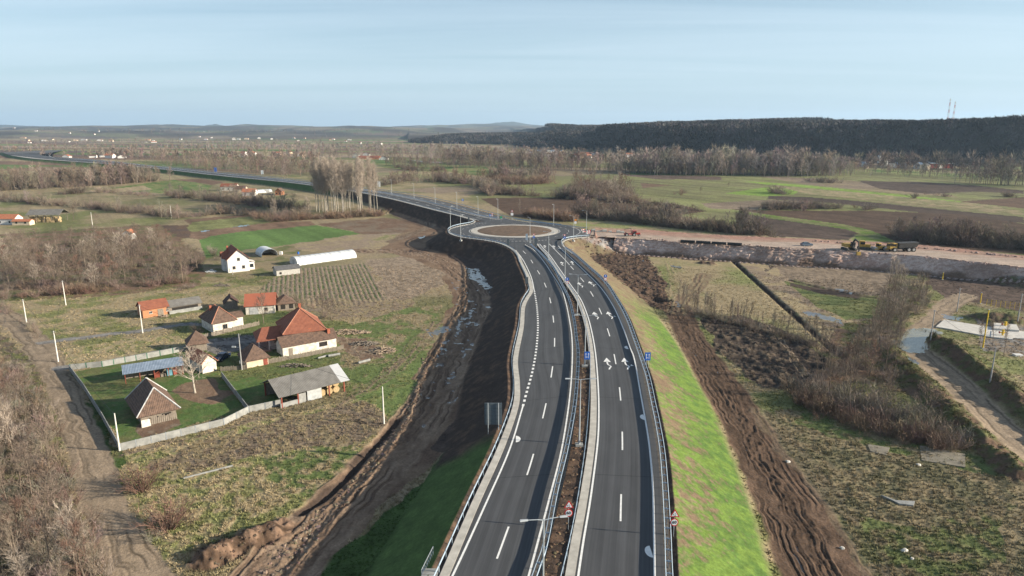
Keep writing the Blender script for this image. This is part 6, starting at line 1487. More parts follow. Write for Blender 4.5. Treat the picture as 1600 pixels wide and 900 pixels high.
def lamp(px, py, label, double=False, rz=0, z=ZR, grp='street lamps of the new highway'):
    k = double
    if k not in first: first[k] = o = lamp_proto(double)
    else: o = copy_tree(first[k])
    o['label'] = label; o['group'] = grp
    p = P(px, py, z); o.location = p; o.rotation_euler = (0, 0, rz); return o
for px, py, rz, lb in ((848, 960, .18, 'nearest double armed lamp by the 60 sign, foot below the frame'), (905, 694, .0, 'double armed lamp with concrete foot in the median, second nearest'), (913.5, 571, -.06, 'double armed lamp beside the median blue lane sign'), (902, 491, -.2, 'double armed lamp in the median below the round blue sign'), (882.5, 441, -.35, 'double armed lamp in the median at the round blue sign'), (857, 407, -.5, 'double armed lamp in the median nearest the roundabout')):
    lamp(px, py, lb, True, rz)
for px, py, rz, lb in ((828, 379, 2.0, 'lamp at the splitter tip in front of the roundabout island'), (704, 357, 1.2, 'lamp at the leftmost edge of the roundabout bulge'), (720, 375, 1.2, 'lamp on the lower left rim of the roundabout'), (865, 352, -2, 'lamp behind the right part of the roundabout island'), (896, 375.5, 2.5, 'lamp at the curving gutter right of the roundabout'), (916, 365, 2.8, 'lamp at the start of the unpaved red road')):
    lamp(px, py, lb, False, rz)
for i, (px, py) in enumerate(((714, 327.5), (747, 336.5), (778, 341), (612, 302.5), (647, 309.5), (680, 317.5))):
    z = float(farLevel(P(px, py, ZR)[1])); lamp(px, py, 'lamp behind the far carriageway, ' + ('third', 'second', 'first', 'sixth', 'fifth', 'fourth')[i] + ' from the roundabout', False, -1.9, z)
# white poles of the village lines
MPW = mat('pale_concrete_pole', (.62, .60, .56), .85, var=.1, scale=1); MPG = mat('grey_pole', (.30, .30, .30), .85, var=.15); MPB = mat('brown_pole', (.20, .15, .11), .9)
def upole(A, h, label, m=MPW, lampy=False, r=.16, arm=True):
    x, y, z = G(*A); t = thing('utility_pole', label, 'utility pole', (x, y, z))
    chd(t, 'pole', m, lambda q: q.tube([(0, 0, -.3), (0, 0, h)], [r, r * .55], 8))
    if arm: chd(t, 'insulator_bracket', m if m is not MPW else MPG, lambda q: (q.box(-.35, .35, -.04, .04, h - .35, h - .25), q.tube([(-.3, 0, h - .25), (-.3, 0, h - .08)], .04, 5), q.tube([(.3, 0, h - .25), (.3, 0, h - .08)], .04, 5)))
    if lampy: chd(t, 'street_light', MHEAD, lambda q: (q.tube([(0, 0, h * .62), (-1.0, 0, h * .64)], .04, 5), q.box(-1.7, -.9, -.15, .15, h * .62, h * .66))); chd(t, 'meter_box', MHEAD, lambda q: q.box(-.35, -.16, -.15, .15, 1.5, 2.1))
    return t
for A, h, lb, m, lm, ar in (((41.5, 504), 6.5, 'white pole at the left edge above the lane bend', MPW, 0, 1), ((103, 477), 7.5, 'white pole in front of the left wood', MPW, 0, 1), ((91, 565), 7.2, 'white pole where the lanes meet', MPW, 0, 1), ((223, 521), 7.6, 'white pole in front of the orange brick shed', MPW, 0, 1),
    ((378, 578), 8.2, 'grey pole with street light and meter box in the farm yard', MPG, 1, 1), ((187, 705), 6.6, 'white pole at the corner of the concrete fence', MPW, 0, 0), ((600, 662), 7.0, 'white pole standing alone by the muddy haul track', MPW, 0, 0), ((145, 355), 8, 'white pole in the left meadow near hay shelter', MPW, 0, 1),
    ((268, 341), 7.5, 'white pole in the meadow above the big left wood', MPW, 0, 1), ((286, 442), 8, 'brown wooden pole at the right end of the left wood', MPB, 0, 1), ((378, 330), 7, 'far brown pole by the hedge left of the poplars', MPB, 0, 0),
    ((1454, 531), 7.5, 'grey pole standing in the flooded part of the lane', MPG, 0, 1), ((1547, 597), 7.2, 'grey pole beside the spoil ridge of the right lane', MPG, 0, 0), ((1495, 487), 7, 'grey pole behind the flooded lane near puddles', MPG, 0, 1), ((1590, 502), 7.5, 'grey pole at the right edge behind the concrete pad', MPG, 0, 1)):
    upole(A, h, lb, m, lm, arm=ar)
# ------------------------------------------------------------------ road signs
SBLU = mat('sign_blue', (.02, .12, .48), .45, var=.05); SRED = mat('sign_red', (.50, .02, .02), .45, var=.05); SWH = mat('sign_white', (.75, .75, .75), .45, var=.03); SBK = mat('sign_black', (.02, .02, .02), .5); SGRN = mat('sign_green', (.03, .28, .16), .45); SOR = mat('sign_orange', (.75, .25, .02), .5); SGB = mat('sign_back_grey', (.085, .105, .12), .6, .0, var=.1)
MSTF = mat('stiffener_steel', (.07, .085, .095), .6)
def text_mesh(s, size):
    cu = bpy.data.curves.new('txt', 'FONT'); cu.body = s; cu.size = size; cu.align_x = 'CENTER'; cu.align_y = 'CENTER'; cu.extrude = .004; cu.offset = size * .02
    ob = bpy.data.objects.new('txt', cu); C.objects.link(ob); dg = bpy.context.evaluated_depsgraph_get(); me = bpy.data.meshes.new_from_object(ob.evaluated_get(dg)); bpy.data.objects.remove(ob); bpy.data.curves.remove(cu); me.name = 'numerals'; return me
T60 = text_mesh('60', .52)
MX = Matrix.Rotation(math.pi / 2, 4, 'X')
def plate(t, nm, m, poly, y, z, th=.012, par=None):
    """flat plate in the local XZ plane facing -Y"""
    q = MB(); n = len(poly); vs = [(a, y, z + b) for a, b in poly] + [(a, y + th, z + b) for a, b in poly]
    q.add(vs, [tuple(range(n)), tuple(range(n, 2 * n))[::-1]] + [(i, i + n, (i + 1) % n + n, (i + 1) % n) for i in range(n)]); return q.build(nm, m, par or t)
circ = lambda r, n=28: [(r * math.cos(2 * math.pi * i / n), r * math.sin(2 * math.pi * i / n)) for i in range(n)]
def tri(r, up=1): return [(r * math.sin(a), up * (r * math.cos(a))) for a in (0, 2 * math.pi / 3, 4 * math.pi / 3)]
def rect(w_, h_): return [(-w_ / 2, -h_ / 2), (w_ / 2, -h_ / 2), (w_ / 2, h_ / 2), (-w_ / 2, h_ / 2)]
def sign(px, py, label, items, z=None, rz=0, posts=(0,), h=3.2, s=1.0):
    x, y, z = P(px, py, z) if z is not None else G(px, py); t = thing('road_sign', label, 'road sign', (x, y, z), rz); t.scale = (s, s, s)
    for p in posts: chd(t, 'post', MGALV, lambda q: q.tube([(p, .04 if h < 5 else -.14, -.3), (p, .04 if h < 5 else -.14, h)], .035 if h < 5 else .07, 6))
    for kind, zc in items:
        if kind == 'tri':
            o = plate(t, 'warning_triangle', SRED, tri(.66), -.02, zc); plate(t, 'inner_triangle', SWH, tri(.44), -.035, zc, par=o)
            for k in range(3):    # three arrows in a ring
                a0 = k * 2.094 + .3; pts = [(.17 * math.cos(a0 + .18 * i), .17 * math.sin(a0 + .18 * i)) for i in range(8)] + [(.11 * math.cos(a0 + .18 * i), .11 * math.sin(a0 + .18 * i)) for i in range(7, -1, -1)]
                plate(t, 'ring_arrow', SBK, pts, -.048, zc - .04, .01, o)
        elif kind == 'down': o = plate(t, 'give_way_triangle', SRED, tri(.62, -1), -.02, zc); plate(t, 'inner_triangle', SWH, tri(.38, -1), -.035, zc, par=o)
        elif kind in ('60', 'limit'):
            o = plate(t, 'speed_plate', SRED, circ(.48), -.02, zc); plate(t, 'inner_disc', SWH, circ(.36), -.035, zc, par=o)
            if kind == '60': n_ = bpy.data.objects.new('numerals', T60); C.objects.link(n_); n_.parent = o; n_.location = (0, -.05, zc); n_.rotation_euler = (math.pi / 2, 0, 0); n_.data.materials.clear(); n_.data.materials.append(SBK)
            else: plate(t, 'bar', SBK, rect(.34, .10), -.045, zc, par=o)
        elif kind == 'lane':
            o = plate(t, 'blue_panel', SBLU, rect(1.1, 1.6), -.02, zc)
            for sx in (-.26, .26):
                plate(t, 'arrow', SWH, [(sx - .04, -.55), (sx + .04, -.55), (sx + .04, .25), (sx + .15, .25), (sx, .55), (sx - .15, .25), (sx - .04, .25)], -.035, zc, par=o)
            plate(t, 'side_arrow', SWH, [(-.22, -.1), (.1, -.1), (.1, .0), (-.22, .0)], -.037, zc - .25, par=o)
        elif kind == 'blue': o = plate(t, 'blue_disc', SBLU, circ(.5), -.02, zc); plate(t, 'arrow', SWH, [(-.05, -.3), (.05, -.3), (.05, .05), (.17, .05), (0, .32), (-.17, .05), (-.05, .05)], -.035, zc, par=o)
        elif kind == 'bluesq': o = plate(t, 'blue_panel', SBLU, rect(.95, .95), -.02, zc); plate(t, 'symbol', SWH, rect(.5, .35), -.035, zc, par=o)
        elif kind == 'green': plate(t, 'green_panel', SGRN, rect(1.0, 1.2), -.02, zc)
        elif kind == 'orange': plate(t, 'orange_panel', SOR, rect(1.0, .7), -.02, zc)
        elif kind == 'white': plate(t, 'white_panel', SWH, rect(1.0, 1.0), -.02, zc)
        elif kind.startswith('back'):
            w_, h_ = (float(v) for v in kind.split(':')[1:]); o = plate(t, 'panel_back', SGB, rect(w_, h_), -.02, zc); 
            for k in range(int(h_ / .6)): plate(t, 'stiffener', MSTF, rect(w_, .05), -.06, zc - h_ / 2 + .3 + .6 * k, .03, o)
        elif kind.startswith('board'):
            _, c_, w_, h_ = kind.split(':'); plate(t, 'panel', {'b': SBLU, 'w': SWH, 'g': MRAIL}[c_], rect(float(w_), float(h_)), -.02, zc)
    return t
sign(888, 828, 'roundabout warning triangle above 60 plate standing in the median', [('tri', 3.15), ('60', 2.2)], ZR - .2, h=3.5)
sign(1052, 843, 'roundabout warning triangle above 60 plate on the right grass slope', [('tri', 3.2), ('60', 2.2)], ZR - .5, h=3.5)
sign(917, 573, 'blue lane arrow sign in the median', [('lane', 2.3)], ZR - .2, h=3.0, posts=(-.2, .2)); sign(1011, 579, 'blue lane arrow sign on the right slope', [('lane', 2.9)], ZR - .6, h=3.5, posts=(-.2, .2))
sign(886, 455, 'blue sign over a round limit plate in the median', [('blue', 3.5), ('limit', 2.6)], ZR - .1, h=3.6); sign(945.5, 449, 'blue sign with round limit plate beyond the right guard rail', [('blue', 3.4), ('limit', 2.5)], ZR - .5, h=3.6, posts=(-.3, .3))
sign(882, 380, 'red triangle over blue disc at the right of the roundabout entry', [('down', 3.3), ('blue', 2.3)], ZR, h=3.5); sign(834, 379.5, 'red triangle over blue disc on the splitter tip', [('down', 3.4), ('blue', 2.4)], ZR, h=3.5)
sign(766, 345, 'blue sign left of the red white sign behind the island', [('bluesq', 2.8)], ZR, h=3.2); sign(769, 344.5, 'red and white sign behind the island at the left', [('down', 3.4), ('limit', 2.6)], ZR, h=3.5); sign(783, 346.5, 'green sign panel behind the island', [('green', 2.2)], ZR, h=2.6)
sign(800, 343, 'red and white triangle sign behind the far rail', [('tri', 3.3), ('white', 2.1)], ZR, h=3.6, s=1.3); sign(723, 321, 'small blue square sign by the far pool of water', [('bluesq', 2.6)], ZR - .5, h=3, s=1.3); sign(899, 356, 'orange panel over a white plate at the end of the far rail', [('orange', 3.7), ('white', 2.5)], ZR, h=4)
sign(823, 379, 'pale grey narrow board at the splitter tip', [('board:g:.9:2.6', 2.3)], ZR, h=3.4, posts=(-.3, .3)); sign(837, 388, 'dark back of a narrow board in the median near the roundabout', [('back:1.0:3.0', 2.4)], ZR, h=3.6, posts=(-.3, .3)); sign(794, 387, 'dark back of a board at the left exit of the roundabout', [('back:.9:2.4', 2.2)], ZR, h=3.2, posts=(-.3, .3))
sign(823, 448.5, 'dark board back at the outer left guard rail', [('back:.9:2.0', 2.0)], ZR - .3, h=2.8, posts=(-.3, .3)); sign(732.5, 348, 'small dark board back at the far left neck of the roundabout', [('back:.8:1.6', 1.9)], ZR, h=2.6)
sign(771, 683, 'large direction board seen from behind on the left embankment', [('back:2.7:3.6', 3.9)], 4.6, h=5.7, posts=(-.8, .8))
for px, py, k, w_, h_, lb in ((337, 270, 'b', 3.2, 4.5, 'blue board on the far left stretch of highway'), (410, 274, 'w', 2.6, 4, 'white board on the far highway left of poplars'), (497.5, 284, 'w', 2.2, 4, 'upper white board seen between the poplar trunks'), (502.5, 293, 'g', 3.6, 5.4, 'large grey board behind the left poplar trunks'), (592, 294, 'w', 2.6, 4.4, 'white board at the right side of the poplars')):
    z = 4.6; sign(px, py, lb, [('board:%s:%s:%s' % (k, w_, h_), h_ / 2 + 1.2)], z, h=h_ + 1, posts=(-.8, .8))

def cable(a, b, za, zb, lab):
    A, B = Vector(G(*a)), Vector(G(*b)); A.z += za; B.z += zb; q = MB(); pts = []
    for i in range(13): t_ = i / 12; p = A.lerp(B, t_); p.z -= 1.2 * 4 * t_ * (1 - t_) * min(1, (B - A).length / 50); pts.append(p - A)
    q.tube(pts, .028, 4); tag(q.build('overhead_cable', MATS['tyre_black'] if 'tyre_black' in MATS else mat('tyre_black', (.03, .03, .03), .7), loc=tuple(A)), lab, 'cable')
cable((103, 477), (91, 565), 7.3, 7.0, 'thin cable between the poles by the wood and lane junction'); cable((91, 565), (187, 705), 7.0, 6.4, 'thin cable along the dirt lane to the fence corner'); cable((223, 521), (91, 565), 7.4, 7.0, 'thin cable from brick shed pole to lane junction pole')
cable((223, 521), (378, 578), 7.4, 8.0, 'thin cable from brick shed pole to the yard lamp pole'); cable((378, 578), (600, 662), 8.0, 6.8, 'thin cable over the hay barn to the lone white pole'); cable((41.5, 504), (91, 565), 6.3, 7.0, 'thin cable between the two leftmost white poles')
cable((1454, 531), (1547, 597), 7.2, 7.0, 'thin cable along the flooded lane at the right')
# ------------------------------------------------------------------ vehicles and works
TYRE = mat('tyre_rubber', (.02, .02, .02), .85, var=.2); RIM = mat('wheel_rim', (.35, .36, .37), .4, .6); YEL = mat('machine_yellow', (.32, .20, .045), .6, scale=2, col2=(.44, .29, .07)); MRED = mat('machine_red', (.30, .045, .035), .5, scale=2); MDK = mat('machine_dark', (.05, .05, .05), .7, scale=2)
def wheel(t, x, y, r, w_, nm='wheel'):
    q = MB(); q.tube([(x, y - w_ / 2, r), (x, y + w_ / 2, r)], r, 16); o = q.build(nm, TYRE, t); q = MB(); q.tube([(x, y - w_ / 2 - .01, r), (x, y + w_ / 2 + .01, r)], r * .58, 12); q.build('rim', RIM, o)
def car(px, py, label, paint_, rz, z=None, suv=False):
    x, y, zz_ = P(px, py, z) if z is not None else G(px, py); t = thing('parked_car', label, 'car', (x, y, zz_), rz)
    H_ = .12 if suv else 0; prof = [(-2.1, .35), (2.1, .35), (2.15, .75 + H_), (1.95, .9 + H_), (1.15, 1.0 + H_), (-1.95, 1.02 + H_), (-2.15, .85 + H_)]
    def body(q, pr, w0, w1):
        n = len(pr); vs = [(a, -(w0 if b < 1.0 + H_ else w1), b) for a, b in pr] + [(a, (w0 if b < 1.0 + H_ else w1), b) for a, b in pr]; q.add(vs, [tuple(range(n)), tuple(range(n, 2 * n))[::-1]] + [(i, (i + 1) % n, (i + 1) % n + n, i + n) for i in range(n)][::1])
    q = MB(); body(q, prof, .88, .86); o = q.build('body', paint_, t); bm = o.modifiers.new('b', 'BEVEL'); bm.width = .07; bm.segments = 2
    q = MB(); cab = [(1.1, 1.0 + H_), (.45, 1.45 + H_), (-1.2, 1.47 + H_), (-1.9, 1.03 + H_)]; vs = [(a, s_ * (.84 if b < 1.2 else .68), b) for s_ in (-1, 1) for a, b in cab]; q.add(vs, [(0, 1, 2, 3), (7, 6, 5, 4), (0, 4, 5, 1), (1, 5, 6, 2), (2, 6, 7, 3)]); g = q.build('cabin_glass', GLASS, t)
    q = MB(); q.box(-1.2, .42, -.67, .67, 1.465 + H_, 1.5 + H_); q.build('roof', paint_, t)
    for wx_ in (-1.3, 1.3):
        for wy_ in (-.80, .80): wheel(t, wx_, wy_, .33, .22)
    for sy in (-.6, .6): q = MB(); q.box(2.08, 2.17, sy - .2, sy + .2, .62 + H_, .78 + H_); q.build('headlight', SWH, t); q = MB(); q.box(-2.18, -2.1, sy - .18, sy + .18, .7 + H_, .9 + H_); q.build('tail_light', SRED, t)
    return t
car(347, 562, 'dark blue car parked in the farm yard beside the beige shed', mat('car_dark_blue', (.012, .022, .06), .25, .2, var=.05, spec=.6), R(-100))
zE = ZR - .25
car(1260, 384.5, 'blue grey estate car on the unpaved red road left of the machines', mat('car_blue_grey', (.10, .14, .19), .3, .3, var=.05, spec=.6), R(4), zE, True)
def tracks(t, L, w_, gauge, h=.8):
    for s_ in (-1, 1):
        q = MB(); n = 8; y0 = s_ * gauge / 2; pr = [(L / 2 * 1.0 - h / 2 + h / 2 * math.cos(a), h / 2 + h / 2 * math.sin(a)) for a in np.linspace(-1.57, 1.57, n)] + [(-(L / 2 - h / 2) - h / 2 * math.cos(a), h / 2 - h / 2 * math.sin(a)) for a in np.linspace(-1.57, 1.57, n)]
        k = len(pr); q.add([(a, y0 - w_ / 2, b) for a, b in pr] + [(a, y0 + w_ / 2, b) for a, b in pr], [tuple(range(k)), tuple(range(k, 2 * k))[::-1]] + [(i, (i + 1) % k, (i + 1) % k + k, i + k) for i in range(k)]); q.build('crawler_track', MDK, t)
def mpart(t, nm, m, *boxes):
    q = MB(); [q.box(*b) for b in boxes]; o = q.build(nm, m, t); b = o.modifiers.new('b', 'BEVEL'); b.width = .06; b.segments = 1; return o
def mac(px, py, label, nm, cat, rz, s=1.0):
    x, y, z = P(px, py, zE); t = thing(nm, label, cat, (x, y, z), rz); t.scale = (s, s, s); return t
t = mac(1326, 391, 'yellow excavator with dark arm hanging down over the rock slope', 'excavator', 'excavator', R(-86), 1.15)
tracks(t, 4.4, .6, 2.6, .9); mpart(t, 'engine_house', YEL, (-2.4, .9, -1.35, 1.35, 1.1, 2.2)); c = mpart(t, 'cab', MDK, (.0, 1.5, .35, 1.35, 1.1, 2.9)); mpart(c, 'cab_window', GLASS, (.15, 1.53, .3, 1.2, 1.8, 2.7))
chd(t, 'boom', MDK, lambda q: q.tube([(.9, 0, 1.6), (3.2, 0, 4.2), (5.2, 0, 3.6)], [.28, .32, .22], 6)); chd(t, 'dipper_arm', MDK, lambda q: q.tube([(5.2, 0, 3.6), (5.9, 0, .4)], [.24, .16], 6)); chd(t, 'bucket', YEL, lambda q: q.add([(5.5, -.6, .5), (6.3, -.6, .4), (6.2, -.6, -.6), (5.4, -.6, -.5), (5.5, .6, .5), (6.3, .6, .4), (6.2, .6, -.6), (5.4, .6, -.5)], [(0, 1, 2, 3), (7, 6, 5, 4), (0, 4, 5, 1), (1, 5, 6, 2), (2, 6, 7, 3)]))
t = mac(1349, 390, 'yellow bulldozer with tall cab and front blade between excavator and rollers', 'bulldozer', 'bulldozer', R(-20), 1.15)
tracks(t, 3.8, .6, 2.2, 1.0); mpart(t, 'engine_cover', YEL, (.2, 2.0, -.6, .6, .9, 1.9)); c = mpart(t, 'cab', YEL, (-1.4, .2, -.8, .8, .9, 3.0)); mpart(c, 'cab_window', GLASS, (-1.2, .23, -.83, .83, 1.8, 2.7)); mpart(t, 'blade', YEL, (2.5, 2.7, -1.8, 1.8, .1, 1.3)); mpart(t, 'push_arm', MDK, (0, 2.5, -1.35, -1.2, .5, .7)); mpart(t, 'push_arm', MDK, (0, 2.5, 1.2, 1.35, .5, .7))
for px, lb in ((1372, 'yellow road roller with smooth drum beside the bulldozer'), (1389, 'yellow road roller nearest the dump truck')):
    t = mac(px, 391.5, lb, 'road_roller', 'road roller', R(195), 1.05); q = MB(); q.tube([(1.8, -1.05, .75), (1.8, 1.05, .75)], .75, 20); q.build('drum', RIM, t); mpart(t, 'drum_frame', YEL, (.9, 2.7, -1.25, -1.08, .6, 1.0), (.9, 2.7, 1.08, 1.25, .6, 1.0), (.6, .95, -1.25, 1.25, .6, 1.1))
    mpart(t, 'engine_cover', YEL, (-2.6, -.5, -.8, .8, .8, 1.7)); c = mpart(t, 'cab', YEL, (-.5, .6, -.75, .75, .9, 2.75)); mpart(c, 'cab_window', GLASS, (-.4, .63, -.78, .78, 1.7, 2.55)); wheel(t, -1.6, -.85, .75, .5); wheel(t, -1.6, .85, .75, .5)
t = mac(1408, 393, 'articulated dump truck with big dark tipping body, rightmost machine', 'dump_truck', 'dump truck', R(185), 1.1)
mpart(t, 'chassis', MDK, (-4.2, 3.8, -.5, .5, .8, 1.2)); c = mpart(t, 'cab', YEL, (2.2, 3.7, -.9, .9, 1.2, 3.0)); mpart(c, 'cab_window', GLASS, (2.5, 3.73, -.93, .93, 2.0, 2.8)); mpart(t, 'hood', YEL, (3.7, 4.8, -.9, .9, 1.0, 1.9))
chd(t, 'tipping_body', MDK, lambda q: q.add([(-4.8, -1.0, 1.6), (1.6, -1.0, 1.3), (1.9, -1.4, 3.1), (-5.4, -1.4, 3.3), (-4.8, 1.0, 1.6), (1.6, 1.0, 1.3), (1.9, 1.4, 3.1), (-5.4, 1.4, 3.3)], [(0, 1, 2, 3), (7, 6, 5, 4), (0, 4, 5, 1), (1, 5, 6, 2), (0, 3, 7, 4), (2, 6, 7, 3)]))
for wx_ in (-3.6, -1.9, 3.2):
    for wy_ in (-1.1, 1.1): wheel(t, wx_, wy_, .8, .6)
t = mac(992, 369, 'red tractor with crane arm at the start of the unpaved road', 'red_tractor', 'tractor', R(5), .95)
mpart(t, 'hood', MRED, (.5, 2.4, -.5, .5, .8, 1.6)); c = mpart(t, 'cab', MRED, (-1.2, .5, -.8, .8, .9, 2.6)); mpart(c, 'cab_window', GLASS, (-1.0, .53, -.83, .83, 1.5, 2.4)); mpart(t, 'deck', MRED, (-5.0, -1.2, -1.1, 1.1, .9, 1.3))
for wx_ in (-4, -.6): wheel(t, wx_, -1.0, .8, .5); wheel(t, wx_, 1.0, .8, .5)
wheel(t, 1.8, -.7, .5, .3); wheel(t, 1.8, .7, .5, .3); chd(t, 'crane_arm', MDK, lambda q: q.tube([(-1.6, 0, 1.2), (-2.0, 0, 3.6), (-5.0, 0, 3.3)], .16, 5))
# pipes: black culvert pipes in a line
PIPE = mat('black_pipe', (.025, .027, .028), .5, var=.2)
for i in range(4):
    a = P(1063 + i * 24.5, 377.5 + i * 1.35 + 1.2, zE); b = P(1063 + (i + 1) * 24.5 - 2, 377.5 + (i + 1) * 1.35 + 1.1, zE); q = MB(); A_, B_ = Vector((0, 0, .55)), Vector(b) - Vector(a) + Vector((0, 0, .55))
    n = 16; q.tube([A_, B_], .55, n, cap=False); q.tube([A_, B_], .47, n, cap=False)
    for k in range(9): p = A_.lerp(B_, (k + .5) / 9); q.tube([p - (B_ - A_).normalized() * .08, p + (B_ - A_).normalized() * .08], .60, n)
    o = q.build('culvert_pipe', PIPE, loc=a); tag(o, 'long black ribbed pipe at the road edge, %s from the left' % ('first', 'second', 'third', 'fourth')[i], 'pipe', 'black pipes in a line on the unpaved road')
CB = MATS['concrete_panel']
for i, (px, py, w_, h_) in enumerate(((928, 361, 2.2, 1.2), (937, 362.5, 3.5, .7), (945, 362.5, 2.6, 1.4), (954, 363, 1.8, .8), (967, 364, 2.2, 1.5), (973, 364, 2.4, 1.0))):
    x, y, z = P(px, py, ZR - .2); q = MB()
    for k in range(3): q.cbox((k * .3 - .3, k * .5, h_ * (.25 + .0 * k)), (w_ * .8, .45, h_ * (.5 + .2 * k)), Matrix.Rotation(.2 * k, 4, 'Z'))
    tag(q.build('concrete_blocks', CB, loc=(x, y, z)), 'stack of pale concrete kerb blocks, %s from the roundabout' % ('first', 'second', 'third', 'fourth', 'fifth', 'sixth')[i], 'block stack', 'kerb block stacks by the new road')
for i, (px, py) in enumerate(((911, 362), (913, 365), (920, 364), (919.5, 367))):
    x, y, z = P(px, py, ZR); t = thing('road_barrier', 'red and white barrier board closing the east exit, ' + ('back left', 'middle left', 'back right', 'front right')[i], 'barrier', (x, y, z), .5, 'barriers closing the east exit')
    for k in range(4): q = MB(); q.box(-.9 + k * .45, -.45 + k * .45, -.03, .03, .7, 1.0); q.build('stripe', SRED if k % 2 else SWH, t)
    for k in (-.8, .8): q = MB(); q.tube([(k, 0, 0), (k, 0, .75)], .03, 5); q.build('leg', MGALV, t)
# stones along the crest of the construction road
ROCK = mat('reddish_rock', (.20, .13, .11), .9, scale=1.5, col2=(.36, .27, .24), objvar=.25); rock_me = []
for k in range(4):
    q = MB(); n = 6
    for i in range(3):
        for j in range(n): a_ = 2 * math.pi * j / n; r_ = (.55, .62, .3)[i] * random.uniform(.7, 1.2); q.v.append((math.cos(a_) * r_, math.sin(a_) * r_, (-.1, .3, .62)[i] * random.uniform(.8, 1.1)))
    for i in range(2):
        for j in range(n): q.f.append((i * n + j, i * n + (j + 1) % n, (i + 1) * n + (j + 1) % n, (i + 1) * n + j))
    q.f.append(tuple(12 + j for j in range(6))); me = bpy.data.meshes.new('boulder'); me.from_pydata(q.v, [], q.f); me.materials.append(ROCK); rock_me.append(me)
def boulders(pts, n, spread, lab, grp, s0, s1, z=None):
    ln = smooth_line(PP(pts, zE if z is None else z), 1.0); js = sorted(random.random() for _ in range(n))
    for i, u in enumerate(js):
        p = ln[int(u * (len(ln) - 1))]; x, y = p[0] + random.gauss(0, spread), p[1] + random.gauss(0, spread); o = bpy.data.objects.new('boulder', random.choice(rock_me)); C.objects.link(o); o.location = (x, y, zc + .05); s = random.uniform(s0, s1); o.scale = (s, s, s * .9); o.rotation_euler = (0, 0, random.random() * 6)
        tag(o, lab + (', left part' if i < n / 3 else ', middle part' if i < 2 * n / 3 else ', right part') + (', smaller' if s < (s0 + s1) / 2 else ', larger'), 'boulder', grp)
boulders([(1265, 377), (1320, 380), (1420, 387), (1500, 393), (1600, 403)], 90, .5, 'reddish boulder in the row on the far side of the unpaved road', 'boulders lining the unpaved road', .4, 1.0)
boulders([(960, 372), (1100, 379), (1200, 386), (1320, 392), (1420, 400), (1600, 419)], 110, 1.2, 'grey pink boulder on the near crest of rock slope', 'boulders on the crest of the rock slope', .35, .8)
# rubble on the face itself: uncountable
nrub = 2600; q_ = wEFr[:, :2]; ii = rng.integers(0, len(q_) - 1, nrub); tt = np.gradient(q_, axis=0); tt /= np.linalg.norm(tt, axis=1)[:, None]; dd = rng.uniform(4.6, 6.8, nrub)
xs, ys = q_[ii, 0] + tt[ii, 1] * dd + rng.normal(0, .3, nrub), q_[ii, 1] - tt[ii, 0] * dd; kk_ = xs > P(960, 372, zE)[0]; xs, ys, dd = xs[kk_], ys[kk_], dd[kk_]
RT = []
for me in rock_me: V = np.array([v.co[:] for v in me.vertices]); F = []; [F.extend([(p.vertices[0], p.vertices[k], p.vertices[k + 1]) for k in range(1, len(p.vertices) - 1)]) for p in me.polygons]; RT.append((V, np.array(F)))
nn = len(xs); cc = lerp((c3(.18, .13, .115))[None, :], (c3(.34, .28, .25))[None, :], rng.random(nn)); mass('rock_rubble', [(RT, 1.0, xs, ys, np.array([hz(a, b) for a, b in zip(xs, ys)]) - .1, rng.uniform(.2, .62, nn), cc, 1.0)])
# clods of dug earth and litter of stones
def clods(pts, n, h0, h1, c_):
    poly = PP(pts); b = box_of(poly, 0); x = rng.uniform(b[0], b[1], n * 5); y = rng.uniform(b[2], b[3], n * 5); k = inside(x, y, poly); x, y = x[k][:n], y[k][:n]; n = len(x)
    return (RT, 1.0, x, y, np.array([hz(a, b) for a, b in zip(x, y)]) - .15, rng.uniform(h0, h1, n), cvar(c_, n, .3), 1.2)
mass('earth_clods', [clods([(905,392),(985,385),(1012,400),(1032,425),(1048,465),(1060,490),(1010,478),(960,438),(925,408)], 800, .2, .75, c3(.10, .07, .052)),
    clods([(1092,494),(1150,490),(1245,525),(1290,560),(1262,610),(1190,605),(1130,560)], 700, .15, .4, c3(.08, .06, .05)),
    clods([(300,870),(330,850),(400,830),(440,835),(425,870),(340,890)], 260, .12, .38, c3(.10, .07, .052)),
    clods([(1440,425),(1600,432),(1600,480),(1470,462)], 420, .15, .5, c3(.07, .055, .045)),
    (RT, 1.0, *(lambda l, d: (lambda x, y: (x, y, np.full(len(x), ZR - .3)))(l[:, 0] + rng.normal(0, .16, len(l)), l[:, 1]))(offset(np.repeat(clip_y(wM1, 40, 230), 5, 0) + rng.normal(0, .2, (len(np.repeat(clip_y(wM1, 40, 230), 5, 0)), wM1.shape[1])), -.95), 0), rng.uniform(.1, .3, len(clip_y(wM1, 40, 230)) * 5), cvar(c3(.17, .12, .08), len(clip_y(wM1, 40, 230)) * 5, .3), 1.2),
    (RT, 1.0, *(lambda l: (l[:, 0], l[:, 1], np.full(len(l), ZR - .3)))(offset(np.repeat(clip_y(wM2, 40, 230), 5, 0) + rng.normal(0, .2, (len(np.repeat(clip_y(wM2, 40, 230), 5, 0)), wM2.shape[1])), .75)), rng.uniform(.1, .3, len(clip_y(wM2, 40, 230)) * 5), cvar(c3(.16, .11, .075), len(clip_y(wM2, 40, 230)) * 5, .3), 1.2),
    clods([(400,900),(470,820),(540,760),(590,700),(625,655),(640,620),(660,560),(670,565),(650,640),(600,720),(520,810),(450,900)], 700, .12, .5, c3(.17, .13, .10))])
